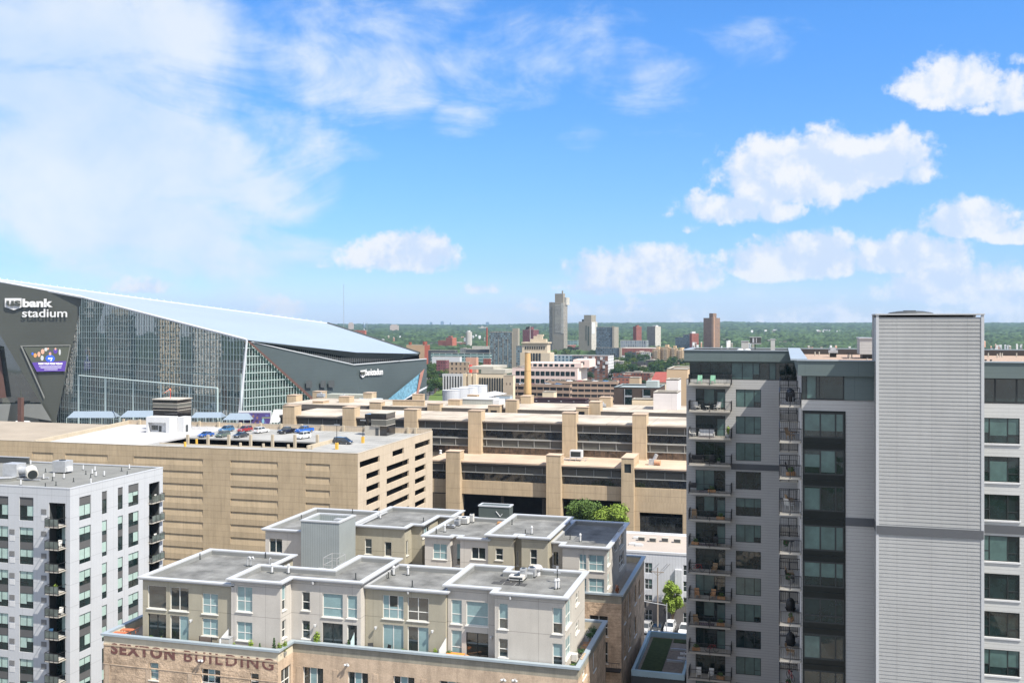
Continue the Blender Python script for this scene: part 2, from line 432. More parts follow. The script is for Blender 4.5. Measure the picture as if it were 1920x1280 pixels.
# ================================================================ 1. the grey apartment tower on the right
def grey_tower():
    YL, YM, YT = 118.1, 87.8, 85.1
    XL0, XL1, XM = AX(1287, YL), -0.3, 1.58
    XT0, XT1, XR = 7.448, 15.32, 40.0
    zt = EYE - 3.15
    side = MAT('lap_siding_grey', (0.375, 0.372, 0.362), 0.6, 0.3, 0.05, 0.25, lines=(('Z', 0.305, 0.03, 0.62, 0.1), ('H', 3.66, 0.02, 0.9, 0.6)))  # lap lines painted in for the shade under each board
    lap = MAT('lap_board', (0.30, 0.304, 0.30), 0.55, 0.35, 0.09, 0.16, lines=(('H', 2.62, 0.035, 0.78, 0.3),), stain=.10)
    fas = MAT('green_grey_fascia', (0.100, 0.130, 0.130), 0.6, 0.3, 0.07, 0.3, lines=(('Z', 0.62, 0.02, 0.8, 0.28), ('H', 4.3, 0.03, 0.7, 1.0)))
    band = MAT('charcoal_band', (0.085, 0.09, 0.098), 0.6, 0.3, 0.06)
    cop = MAT('grey_coping', (0.26, 0.30, 0.33), 0.4, 0.4, 0.05)
    gravel = MAT('pink_roof_gravel', (0.32, 0.24, 0.19), 0.95, 0.1, 0.16, 3.0, 0.5, 14.0, fine=0.22)
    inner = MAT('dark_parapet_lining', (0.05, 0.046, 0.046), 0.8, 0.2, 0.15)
    root = thing('apartment_tower', 'tall grey lap-sided apartment tower with dark balconies filling the right of the view', 'apartment building', (XM, 100, 0))
    heads = [-7.66, -10.80, -13.90, -17.26] + [-20.35 - 3.09 * k for k in range(13)]
    H = [EYE + h for h in heads]
    rv = 0.14
    # ---- left wing front wall
    w = MB(); frL = (XL0, YL, 0.0)
    holes = []
    dx0, dx1 = AX(1304.3, YL) - XL0, AX(1360, YL) - XL0
    wx0, wx1 = AX(1379.7, YL) - XL0, AX(1426.9, YL) - XL0
    for i, h in enumerate(H):
        holes.append((dx0, dx1, h - 2.42, h)); holes.append((wx0, wx1, h - 2.08, h))
    ztopw = EYE - 6.54
    wallh(w, frL, XM - XL0, 0, ztopw, holes, 0, rv)
    w.q([(XL0, YL, 0), (XL0, YL + 12, 0), (XL0, YL + 12, ztopw), (XL0, YL, ztopw)]); w.q([(XL0, YL + 12, 0), (XR, 128.2, 0), (XR, 128.2, zt - .6), (XL0, 128.2, zt - .6)])
    w.build('wall', side, root)
    KD = [kit(dx1 - dx0, 2.42, (0.28, 0.63, 0.72), [[], [], [], [0.86]], m_dark, m_glass_t, m_blind_t, b, rv) for b in (((0, 0.0, 1.0), (1, 0.1, 1.0)), ((1, 0.3, 1.0), (3, 0.1, .84)), ((3, 0, .84),), ())]
    KW = [kit(wx1 - wx0, 2.08, (0.36, 0.73), [[], [], [0.28]], m_dark, m_glass_t, m_blind_t, b, rv) for b in (((0, 0, 1), (1, 0, 1), (2, 0.3, 1)), ((0, 0.5, 1), (1, 0.5, 1), (2, .5, 1)), ((0, 0, 1), (1, 0, 1), (2, 0.0, 1)), ())]
    for i, h in enumerate(H[:12]):
        win(root, KD[(i * 5 + 1) % 4], (XL0 + dx0, YL, h - 2.42), 0, 'balcony_door')
        win(root, KW[(0, 2, 2, 3, 1, 0, 3, 2, 0, 3, 2, 3)[i]], (XL0 + wx0, YL, h - 2.08), 0)
    # penthouse glazing of the left wing
    g = MB(); zg0, zg1 = EYE - 6.54, EYE - 4.40
    fr = (XL0 + 0.35, YL + 0.25, 0.0); wl = XM - XL0 - 0.35
    kk = kit(wl, zg1 - zg0, (0.10, 0.2, 0.28, 0.4, 0.5, 0.60, 0.66, 0.75, 0.81, 0.9), [], m_dark, m_glass_t, m_blind_t, ((5, 0, 1), (6, .3, 1), (8, 0, 1), (4, .0, 1)), 0.1, 0.08)
    win(root, kk, (XL0 + 0.35, YL + 0.2, zg0), 0, 'penthouse_glazing')
    f = MB()
    f.box(XL0 - 0.25, XM, YL - 0.35, YL + 0.1, EYE - 4.4, zt)           # left fascia
    f.box(XL0 - 0.25, XL0 + 0.2, YL + 0.1, 128.2, EYE - 4.4, zt - 0.002)
    f.box(XL0 - 0.25, XM, YL + 0.1, YL + 0.6, EYE - 4.6, EYE - 4.40)
    f.box(XM - 0.3, XT0 + 0.3, YM - 0.35, YM + 0.1, EYE - 4.42, zt)      # middle fascia
    f.box(XM - 0.3, XM + 0.1, YM + 0.1, YL - 0.36, EYE - 4.41, zt - 0.002)
    f.box(XT1 - 0.5, XR, YM - 0.35, YM + 0.1, EYE - 4.42, zt)
    xg1 = AX(1583, YM)
    f.box(xg1, XT0 + 0.2, YM - 0.06, YM + 0.2, EYE - 6.45, EYE - 4.425)
    f.build('fascia', fas, root)
    # ---- copings and parapet lining, roofs
    c = MB()
    c.box(XL0 - 0.35, XM - 0.9, YL - 0.45, YL + 0.15, zt, zt + 0.10)
    c.box(XM - 0.9, XM + 0.5, YM + 0.25, 128.4, zt + 0.003, zt + 0.14)
    c.box(XM - 0.4, XR, YM - 0.45, YM - 0.05, zt, zt + 0.10)
    c.box(XL0 - 0.3, XR, 128.0, 128.5, zt, zt + 0.12)
    c.box(XL0 - 0.35, XL0 + 0.3, YL + 0.16, 127.99, zt, zt + 0.11)
    c.build('coping', cop, root)
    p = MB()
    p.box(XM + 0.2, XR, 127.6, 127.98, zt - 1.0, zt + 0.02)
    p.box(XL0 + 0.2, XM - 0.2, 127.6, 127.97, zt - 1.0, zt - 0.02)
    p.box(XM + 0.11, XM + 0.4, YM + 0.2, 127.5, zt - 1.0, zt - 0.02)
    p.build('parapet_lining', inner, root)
    r = MB(); r.q([(XM + .3, YM, zt - .62), (XR, YM, zt - .62), (XR, 127.7, zt - .62), (XM + .3, 127.7, zt - .62)])
    r.q([(XL0, YL, zt - .64), (XM + .3, YL, zt - .64), (XM + .3, 127.7, zt - .64), (XL0, 127.7, zt - .64)])
    r.build('roof', gravel, root)
    # ---- middle wing front
    w = MB(); frM = (XM, YM, 0.0); gx0, gx1 = AX(1506, YM) - XM, xg1 - XM
    holes = [(gx0, gx1, 0.5, EYE - 7.5)]
    wallh(w, frM, XT0 - XM, 0, EYE - 6.5, holes, 0, 0.2)
    frS = (XM, YL, -HALF)            # side wall facing the left
    wl = YL - YM
    sh = []
    for h in H:
        for (a, b) in ((9.8, 12.6), (wl - 6.2, wl - 3.0)): sh.append((a, b, h - 2.3, h))
        sh.append((15.0, 16.6, h - 1.6, h)); sh.append((2.4, 4.2, h - 2.3, h))
    wallh(w, frS, wl, 0, EYE - 4.5, sh, 0, 0.15)
    w.build('wall', side, root)
    KS = [kit(x, z, (0.5,), [], m_dark, m_glass_t, m_blind_t, ((0, 0.2, 1),), 0.15) for (x, z) in ((2.8, 2.3), (3.2, 2.3), (1.6, 1.6), (1.8, 2.3))]
    for h in H[:11]:
        for kx, (a, hh) in zip(KS, ((9.8, 2.3), (wl - 6.2, 2.3), (15.0, 1.6), (2.4, 2.3))):
            win(root, kx, (XM, YL - a, h - hh), -HALF, 'side_window')
    wp = gx1 - gx0
    KM = [kit(wp, 2.15, (0.42, 0.79), rr, m_dark, m_glass_t, m_blind_t, b, 0.06, 0.12) for (rr, b) in (([], ((0, 0.28, 1), (1, .28, 1), (2, .28, 1))), ([], ((0, 0.3, .8), (1, 0.1, 1))), ([], ((0, 0, 1), (1, 0, 1), (2, 0, 1))), ([0.3], ()), ([], ((0, 0.4, 1), (1, 0.4, 1), (2, 0.4, 1))), ([], ((0, 0.0, .9),)))]
    sp = MB()
    for i, h in enumerate(H[:13]):
        win(root, KM[(0, 1, 5, 2, 4, 3, 5, 3, 1, 0, 3, 5, 3)[i]], (XM + gx0, YM, h - 2.05), 0)
        nxt = H[i + 1] - 2.05 + 2.15
        sp.fbox((XM, YM, 0), gx0, gx1, 0.03, 0.12, nxt, h - 2.05)
        if i < 8: sp.fbox((XM, YM, 0), gx0, gx1, -0.04, 0.029, nxt + 0.34, nxt + 0.50)
    sp.fbox((XM, YM, 0), gx0 - 0.05, gx0, -0.08, 0.1, 0.5, EYE - 7.4); sp.fbox((XM, YM, 0), gx1, gx1 + 0.1, -0.08, 0.1, 0.5, EYE - 7.4)
    sp.fbox((XM, YM, 0), gx0, gx1, -0.05, 0.1, EYE - 7.56, EYE - 7.4)
    sp.build('spandrel', m_darkpanel if False else MAT('black_green_spandrel', (0.008, 0.012, 0.012), 0.3, 0.25, 0.2, 0.8), root)
    win(root, kit(gx1 + 0.0, 2.05, (0.12, 0.35, 0.42), [], m_dark, m_glass_t, m_blind_t, ((1, 0, 1),), 0.1, 0.09), (XM, YM + 0.1, EYE - 6.45), 0, 'penthouse_glazing')
    b = MB()
    b.box(AX(1371, YL), XL1 + 0.9, YL - 0.08, YL + 0.01, EYE - 17.05, EYE - 16.38); b.build('band_course', band, root); b = MB()
    b.box(xg1 + 0.1, XT0 - 0.002, YM - 0.08, YM + 0.01, EYE - 17.05, EYE - 16.38)
    b.box(XT0 - 0.06, XT1 + 0.06, YT - 0.10, YT + 3.0, EYE - 17.05, EYE - 16.38)
    b.box(XT1 + 0.07, XR, YM - 0.08, YM + 0.01, EYE - 17.05, EYE - 16.38)
    b.build('band_course', band, root)
    # ---- stair tower with real lap boards
    s = MB(); z = 0.0; pitch = 0.305; ztt = EYE + 0.72; fr = (XT0, YT, 0.0)
    n = int(ztt / pitch)
    for i in range(n):
        a, bz = i * pitch, (i + 1) * pitch
        if a > EYE - 17.4 and bz < EYE - 16.1 and False: continue
        s.fq(fr, [(0.12, -0.024, a), (XT1 - XT0 - 0.12, -0.024, a), (XT1 - XT0 - 0.12, 0.0, bz), (0.12, 0.0, bz)])
        s.fq(fr, [(0.12, 0.0, a), (XT1 - XT0 - 0.12, 0.0, a), (XT1 - XT0 - 0.12, -0.035, a), (0.12, -0.024, a)])
        for (fx, ln) in (((XT0, YT + 3.5, -HALF), 3.5), ((XT1, YT, HALF), 3.5)):
            s.fq(fx, [(0.12, -0.03, a), (ln - .12, -0.03, a), (ln - .12, 0, bz), (0.12, 0, bz)])
    s.q([(XT0, YT + 3.5, 0), (XT0, YT + 3.5, ztt), (XT1, YT + 3.5, ztt), (XT1, YT + 3.5, 0)])
    s.q([(XT0, YT, ztt), (XT1, YT, ztt), (XT1, YT + 3.5, ztt), (XT0, YT + 3.5, ztt)])
    s.build('stair_tower', lap, root)
    t = MB()
    for (x, y) in ((XT0, YT), (XT1, YT), (XT0, YT + 3.5), (XT1, YT + 3.5)): t.box(x - 0.10 if x == XT0 else x - 0.12, x + 0.12 if x == XT0 else x + 0.10, y - 0.06 if y == YT else y - .12, y + 0.13 if y == YT else y + .06, 0, ztt)
    t.box(XT0 - 0.15, XT1 + 0.15, YT - 0.12, YT + 3.62, ztt, ztt + 0.10)
    t.build('corner_trim', MAT('white_corner_trim', (0.40, 0.41, 0.42), .5, .3, .03), root)
    v = MB(); v.sphere(((XT0 + XT1) / 2 - 1.2, YT + 1.8, ztt + 0.05), 1.9, 0.9, 0.32, 14, 6); v.box(XT0 + 2.2, XT0 + 3.1, YT + 1.4, YT + 2.2, ztt, ztt + 0.38)
    v.build('roof_hatch', m_darkpanel, root)
    # ---- right wing
    w = MB(); frR = (XT1 - 1.0, YM, 0.0); cols = []
    for p0 in (1837, 1945, 2055):
        cols.append((AX(p0, YM) - XT1 + 1.0, AX(p0 + 75, YM) - XT1 + 1.0))
    hl = [(a, b2, h - 2.08, h) for (a, b2) in cols for h in H]
    wallh(w, frR, XR - XT1 + 1.0, 0, EYE - 6.5, hl, 0, rv)
    w.build('wall', MAT('lap_siding_pale', (0.44, 0.445, 0.435), 0.6, 0.3, 0.05, 0.25, lines=(('Z', 0.305, 0.03, 0.66, 0.1), ('H', 3.66, 0.02, 0.9, 0.6))), root)  # dark lines here too stand for the shade under the laps
    for ci, (a, b2) in enumerate(cols):
        for i, h in enumerate(H[:10]):
            kx = kit(b2 - a, 2.08, (0.25, 0.71), [[0.4], [], [0.33]], m_dark, m_glass_t, m_blind_t, (((0, .4, 1), (1, 0.3, 1), (2, .35, 1)), ((1, 0, .8),), (), ((0, 0, 1), (1, 0, 1)), (), ())[i % 6], rv)
            win(root, kx, (XT1 - 1.0 + a, YM, h - 2.08), 0)
    win(root, kit(XR - XT1 + 0.9, 2.05, tuple((k + .5) / 16 for k in range(16)), [], m_dark, m_glass_t, None, (), 0.1, 0.12), (XT1 - 0.95, YM + 0.1, EYE - 6.45), 0, 'penthouse_glazing')
    sl_ = MB()
    for (a, b2) in cols:
        for h in H[:10]: sl_.fbox(frR, a - 0.05, b2 + 0.08, -0.09, 0.0, h - 2.22, h - 2.09)
    sl_.build('window_sill', m_white, root)
    # ---- balconies of the left wing
    bx0, bx1 = AX(1291.5, YL - 1.8), AX(1370.5, YL - 1.8); by = YL - 1.85
    def balcony(x0, x1, y0, y1, tall=1.07, open_side='B'):
        m = MB(); m.box(x0, x1, y0, y1, -0.20, 0.0)
        r = MB()
        e = 0.035
        sides = []
        if open_side != 'F': sides.append(((x0, y0), (x1, y0)))
        if open_side != 'L': sides.append(((x0, y0), (x0, y1)))
        if open_side != 'R': sides.append(((x1, y0), (x1, y1)))
        if open_side != 'B': sides.append(((x0, y1), (x1, y1)))
        for (a, b3) in sides:
            L = math.hypot(b3[0] - a[0], b3[1] - a[1]); n = max(2, int(L / 0.17))
            for zz in (tall, 0.12):
                r.box(min(a[0], b3[0]) - e, max(a[0], b3[0]) + e, min(a[1], b3[1]) - e, max(a[1], b3[1]) + e, zz - 0.03, zz + 0.02)
            for i in range(n + 1):
                q = i / n; x = a[0] + (b3[0] - a[0]) * q; y = a[1] + (b3[1] - a[1]) * q; s2 = 0.035 if i in (0, n, n // 2) else 0.011
                r.box(x - s2, x + s2, y - s2, y + s2, -0.1 if s2 > .02 else 0.12, tall + (0.0 if s2 > .02 else -0.03))
        return m.mesh('balcony', m_conc, (0, 0, 0)), r.mesh('railing', m_black)
    bm_, rm_ = balcony(0, bx1 - bx0, 0, 1.84)
    floors = [EYE - 7.0] + [h - 2.42 for h in H]
    for i, z in enumerate(floors[:13]):
        o = put('balcony', bm_, root, (bx0, by, z)); r_ = bpy.data.objects.new('railing', rm_); COL.objects.link(r_); r_.parent = o
    # side balconies: near and far stacks
    nb, nr = balcony(0, 1.80, 0, 6.5, open_side='R'); fb, fr2 = balcony(0, 1.80, 0, 8.0, open_side='R')
    fm_ = MB(); fm_.box(-0.03, 0.03, 0.0, 0.06, -0.2, 2.9); pm = fm_.mesh('post', m_white)
    for i, z in enumerate(floors[:14]):
        o = put('balcony', nb, root, (-0.25, 88.1, z)); r_ = bpy.data.objects.new('railing', nr); COL.objects.link(r_); r_.parent = o
        if i: q_ = bpy.data.objects.new('post', MB().box(1.70, 1.78, 0.0, 0.08, 0, 2.9).mesh('post', m_white)); COL.objects.link(q_); q_.parent = o
        o = put('balcony', fb, root, (-0.25, 106.5, z)); r_ = bpy.data.objects.new('railing', fr2); COL.objects.link(r_); r_.parent = o
    return dict(floors=floors, bx0=bx0, bx1=bx1, by=by, zt=zt, XM=XM, XL0=XL0, YL=YL, YM=YM, XT0=XT0, root=root)
TW = grey_tower()
# roof equipment of the tower, each a thing on the roof
def roof_boxes():
    zr = TW['zt'] - 0.63
    sid = MATS['lap_siding_grey']
    def pl(px, Y): return AX(px, Y)
    # penthouse lift housing behind the stair tower
    x0, x1 = pl(1612, 112), pl(1660, 112)
    t = thing('lift_housing', 'small grey lap-sided box on the gravel roof beside the stair tower', 'rooftop box', (x0, 112, zr))
    zt = ZP(635, x0, 112)
    MB().box(x0, x1, 112, 116, zr + 0.5, zt).build('body', sid, t); MB().box(x0 + 1.4, x0 + 2.9, 113, 114.5, zt, zt + 0.9).build('vent_cap', m_dark, t)
    MB().box(x0 - 0.1, x1, 111.9, 116.1, zt, zt + 0.12).build('coping', m_metal, t); MB().box(x0 + .3, x1, 112.3, 115.7, zr, zr + .5).build('plinth', m_dark, t)
    for (p0, p1, yt, lab) in ((1390, 1403, 640, 'pale grey flue box at the left on the tower roof edge'), (1445, 1453, 636, 'dark grey flue box nearer the gravel roof on the tower roof edge')):
        x0, x1 = pl(p0, 122), pl(p1, 122); z1 = ZP(yt, x0, 122)
        t = thing('flue', lab, 'flue', (x0, 122, zr)); MB().box(x0, x1, 122, 122.8, zr, z1).build('shaft', MAT('flue_grey', (0.38, 0.39, 0.38), .7, .3, .06), t); MB().box(x0 - .05, x1 + .05, 121.95, 122.85, z1, z1 + .06).build('cap', m_metal, t)
    x0, x1 = pl(1406, 121), pl(1427, 121); z0, z1 = ZP(644, x0, 121), ZP(632, x0, 121)
    t = thing('rooftop_screen', 'dark framed equipment box on a post above the tower roof', 'rooftop box', (x0, 121, zr))
    MB().box(x0, x1, 121, 121.5, z0, z1).build('panel', m_darkpanel, t); m = MB()
    for z in (z0, z1): m.box(x0 - .04, x1 + .04, 120.95, 121.0, z - .04, z + .04)
    m.box(x0 + .3, x0 + .5, 120.96, 120.99, z0 + .1, z1 - .1); m.box(x0 + .7, x0 + .8, 120.96, 120.99, z0 + .1, z1 - .1)
    m.build('frame', m_metal, t); MB().cyl(x0 + .6, 121.25, zr, z0, .05, n=6).build('post', m_dark, t)
    for p0, lab in ((1388, 'left'), (1402, 'right')):
        x = pl(p0, 120); t = thing('roof_vent', 'low white dome vent at the %s foot of the pale grey flue box' % lab, 'vent', (x, 120, zr))
        MB().cyl(x, 120, zr, zr + .5, .2, n=8).build('neck', m_white, t); MB().sphere((x, 120, zr + .62), .42, .42, .22, 10, 5).build('dome', m_white, t, True)
    src = thing('vent_pipe', 'x', 'pipe'); MB().cyl(0, 0, 0, .55, .07, n=7).build('pipe', m_conc, src); MB().cyl(0, 0, .5, .6, .10, n=7).build('collar', m_dark, src)
    first = True
    for (px, Y) in ((1528, 122), (1536, 123), (1555, 122.5), (1590, 113), (1593, 112), (1597, 112.5), (1626, 100), (1853, 122), (1870, 119), (1875, 123), (1879, 122), (1906, 123), (1848, 96), (1858, 96)):
        x = AX(px, Y); side = 'right of the tall stair tower' if px > 1800 else 'left of the tall stair tower'
        lab = 'short vent pipe standing on the pink gravel roof, ' + side
        if first: src.location = (x, Y, zr); tag(src, lab, 'pipe', 'vent pipes on the gravel roof, ' + side); first = False
        else: dup(src, (x, Y, zr), 0, lab, 'vent pipes on the gravel roof, ' + side)
    x = pl(1562, 117); t = thing('roof_ventilator', 'small square metal ventilator on the gravel roof left of the stair tower', 'vent', (x, 117, zr))
    MB().box(x - .35, x + .35, 116.7, 117.3, zr, zr + .5).build('base', m_dark, t); MB().box(x - .5, x + .5, 116.5, 117.5, zr + .5, zr + .8).box(x - .3, x + .3, 116.7, 117.3, zr + .8, zr + 1.1).build('cap', m_metal, t)
roof_boxes()
# ---------------- balcony furniture
def lounge_chair(mat):
    t = thing('patio_chair', 'x', 'chair'); m = MB(); m.box(-.28, .28, -.3, .3, .36, .42); m.build('seat', mat, t)
    MB().q([(-.28, .28, .4), (.28, .28, .4), (.28, .45, 1.0), (-.28, .45, 1.0)]).q([(-.28, .32, .4), (-.28, .49, 1.0), (.28, .49, 1.0), (.28, .32, .4)]).build('backrest', mat, t)
    for sx in (-.25, .25):
        for sy in (-.27, .27): MB().tube((sx, sy, 0), (sx, sy * .9, .38), .03, 5).build('leg', mat, t)
        MB().box(sx - .04, sx + .04, -.3, .33, .58, .62).build('armrest', mat, t)
    return t
def small_table(mat, r=.3):
    t = thing('side_table', 'x', 'table'); MB().cyl(0, 0, .42, .47, r, n=14).build('tabletop', mat, t)
    for a in range(3): MB().tube((r * .8 * math.cos(a * 2.1), r * .8 * math.sin(a * 2.1), 0), (r * .4 * math.cos(a * 2.1), r * .4 * math.sin(a * 2.1), .43), .02, 5).build('leg', mat, t)
    return t
def leafm(name, c, var=.35):
    m = MAT(name, c, .7, .2, var, 1.6, fine=.25); return m
m_leafA = leafm('leaf_green', (0.075, 0.125, 0.03)); m_leafB = leafm('leaf_lime', (0.17, 0.24, 0.04)); m_leafC = leafm('leaf_dark', (0.04, 0.085, 0.03)); m_leafD = leafm('leaf_blue_green', (0.05, 0.10, 0.045))
m_pot = MAT('grey_pot', (.25, .24, .22), .8); m_potw = MAT('white_pot', (.5, .5, .48), .6); m_pink = MAT('pink_flower', (.62, .12, .22), .7)
m_soil = MAT('soil', (.05, .035, .025), .95)
def leaves(mb, c, rx, ry, rz, n, s, mi=0, rnd=random, shell=.5):
    for _ in range(n):
        while True:
            p = Vector((rnd.uniform(-1, 1), rnd.uniform(-1, 1), rnd.uniform(-1, 1)))
            if p.length < 1: break
        if p.length > 1e-3: p = p.normalized() * (shell + (1 - shell) * rnd.random()) * (0.85 + .3 * noise.noise(p * 2.3 + Vector(c)))
        q = Vector((c[0] + p.x * rx, c[1] + p.y * ry, c[2] + p.z * rz))
        nrm = (p + Vector((rnd.uniform(-.9, .9), rnd.uniform(-.9, .9), rnd.uniform(-.5, 1.1)))).normalized()
        a = nrm.orthogonal().normalized(); b = nrm.cross(a); th = rnd.uniform(0, 6.28); a, b = a * math.cos(th) + b * math.sin(th), b * math.cos(th) - a * math.sin(th)
        ss = s * rnd.uniform(.6, 1.3)
        mb.q([q - a * ss, q - b * ss * .6, q + a * ss, q + b * ss * .6], mi)
def plant(h, kind='bush', mat=None, pot=None, flower=False, r=.3):
    t = thing('potted_plant', 'x', 'plant'); pot = pot or m_pot; mat = mat or m_leafA
    MB().cyl(0, 0, 0, .35, .16, .22, 10).build('pot', pot, t)
    m = MB()
    if kind == 'cone':
        k = 260
        for i in range(7): leaves(m, (0, 0, .4 + (h - .4) * i / 6.5), r * (1 - i / 7.3), r * (1 - i / 7.3), .18, 60, .07)
    else: leaves(m, (0, 0, .35 + (h - .3) / 2), r, r, (h - .2) / 2, 240, .09, shell=.2)
    m.build('foliage', mat, t)
    if flower:
        f = MB(); leaves(f, (0, 0, h * .75), r * .9, r * .9, .15, 60, .05); f.build('flowers', m_pink, t)
    return t
def move(o, loc, rz, lab, group=None):
    o.location = loc; o.rotation_euler = (0, 0, rz); o['label'] = lab
    if group: o['group'] = group
    return o
def grill():
    t = thing('barbecue_grill', 'x', 'grill'); MB().box(-.35, .35, -.25, .25, .55, .85).build('firebox', m_black, t)
    m = MB()
    for i in range(6):
        a, b = math.pi * i / 6, math.pi * (i + 1) / 6
        m.q([(-.35, -.25 * math.cos(a), .85 + .22 * math.sin(a)), (.35, -.25 * math.cos(a), .85 + .22 * math.sin(a)), (.35, -.25 * math.cos(b), .85 + .22 * math.sin(b)), (-.35, -.25 * math.cos(b), .85 + .22 * math.sin(b))])
    m.build('lid', m_black, t)
    for sx in (-.3, .3):
        for sy in (-.2, .2): MB().box(sx - .02, sx + .02, sy - .02, sy + .02, 0, .55).build('leg', m_metal, t)
    return t
m_grn = MAT('mint_green_paint', (.22, .42, .30), .5); m_wht = MAT('white_plastic', (.55, .54, .51), .4); m_blk = MAT('black_wicker', (.03, .03, .03), .6); m_wood = MAT('warm_timber', (.42, .23, .11), .6, lines=(('X', .14, .015, .5, 0),)); m_org = MAT('orange_timber', (.72, .25, .05), .5)
m_clothg = MAT('pale_grey_cushion', (.5, .5, .5), .9)
def balcony_goods():
    F = TW['floors']; by = TW['by']; x0, x1 = TW['bx0'], TW['bx1']
    B = ['penthouse balcony', 'second balcony from the top', 'third balcony from the top', 'fourth balcony from the top', 'fifth balcony from the top', 'sixth balcony from the top', 'seventh balcony from the top', 'eighth balcony from the top', 'ninth balcony from the top', 'tenth balcony from the top', 'eleventh balcony from the top', 'twelfth balcony from the top']
    g = lounge_chair(m_grn); move(g, (x0 + 1.2, by + .8, F[0]), 0, 'left of two mint green chairs on the tower penthouse balcony', 'mint green balcony chairs')
    dup(g, (x0 + 2.7, by + .8, F[0]), 0, 'right of two mint green chairs on the tower penthouse balcony')
    w = lounge_chair(m_wht); move(w, (x0 + .9, by + .7, F[1]), .5, 'white chair at the left end of the tower balcony below the penthouse', 'white balcony chairs')
    dup(w, (x0 + 3.2, by + .8, F[1]), -.5, 'white chair at the right end of the tower balcony below the penthouse')
    t = small_table(m_wht); move(t, (x0 + 2.1, by + .6, F[1]), 0, 'round white side table between the white chairs below the penthouse balcony')
    dup(w, (x0 + .4, by + .7, F[2]), 1.2, 'white folding chair at the left end of the third tower balcony from the top')
    def sofa(mat, wd=1.7):
        t = thing('patio_sofa', 'x', 'sofa'); MB().box(-wd / 2, wd / 2, -.35, .35, .15, .42).build('seat', mat, t); MB().box(-wd / 2, wd / 2, .25, .4, .42, .85).build('backrest', mat, t)
        for s in (-1, 1): MB().box(s * wd / 2 - .07, s * wd / 2 + .07, -.35, .4, .1, .6).build('armrest', mat, t)
        return t
    s = sofa(m_clothg); move(s, (x0 + 2.0, by + .9, F[2]), 0, 'pale grey sofa on the third tower balcony from the top')
    p = plant(1.4, 'bush', m_leafB, m_potw); move(p, (x1 - .35, by + .5, F[2]), 0, 'yellow-green potted plant at the right end of the third tower balcony')
    s2 = sofa(m_blk, 1.3); move(s2, (x0 + .9, by + .9, F[3]), 0, 'black wicker sofa on the tower balcony beside the charcoal band')
    b = lounge_chair(m_blk); move(b, (x0 + 2.6, by + .8, F[3]), 0, 'black wicker chair on the tower balcony beside the charcoal band', 'black balcony chairs')
    p = plant(.7, 'bush', m_leafC); move(p, (x0 + 3.4, by + .5, F[3]), 0, 'small dark potted plant on the tower balcony beside the charcoal band')
    gr = grill(); move(gr, (x0 + .5, by + .6, F[4]), 0, 'black barbecue grill at the left end of the fifth tower balcony')
    t = small_table(m_blk, .35); move(t, (x0 + 2.0, by + .8, F[6]), 0, 'round black table on the seventh tower balcony from the top')
    dup(b, (x0 + 3.0, by + .8, F[6]), 0, 'black chair on the seventh tower balcony from the top')
    wd = lounge_chair(m_wood); move(wd, (x0 + .9, by + .7, F[8]), .2, 'left of two wooden armchairs on a low tower balcony', 'wooden balcony chairs'); dup(wd, (x0 + 2.7, by + .7, F[8]), -.2, 'right of two wooden armchairs on a low tower balcony')
    dup(w, (x0 + 1.1, by + .7, F[11]), .1, 'left of two white cushioned chairs on the twelfth tower balcony'); dup(w, (x0 + 2.5, by + .7, F[11]), -.1, 'right of two white cushioned chairs on the twelfth tower balcony')
    # side balconies, near stack
    g2 = dup(gr, (.7, 90.6, F[0]), 1.57, 'black covered grill on the highest near side balcony of the tower')
    d = lounge_chair(m_wht); move(d, (.6, 90, F[3]), 2.4, 'white rocking chair on a near side balcony of the tower')
    c = MB(); c.sphere((0, 0, .6), .42, .6, .6, 12, 7); c.cyl(0, 0, 0, .3, .35, .5, 10)
    cov = c.mesh('furniture_cover', m_blk)
    for i, (z, lab) in enumerate(((F[6], 'dark furniture cover on the seventh near side balcony'), (F[7], 'dark furniture cover on the eighth near side balcony'), (F[0], 'dark furniture cover on the top near side balcony'))):
        tag(put('furniture_cover', cov, None, (.7, 92.2, z)), lab + ' of the tower', 'cover', 'furniture covers on the side balconies')
    p2 = plant(.9, 'bush', m_leafC, m_pot, True); move(p2, (.3, 88.9, F[4]), 0, 'flowering pot plant on the fifth near side balcony of the tower', 'pot plants on the side balconies')
    for i, lab in ((5, 'sixth'), (8, 'ninth')):
        dup(p2, (.5, 89.6, F[i]), .4 * i, 'flowering pot plant on the %s near side balcony of the tower' % lab)
    for i in (2, 5, 9): dup(b, (.7, 90.2, F[i]), 1.4, 'black chair on the %s near side balcony of the tower' % ORD[i].replace('topmost', 'top'))
balcony_goods()
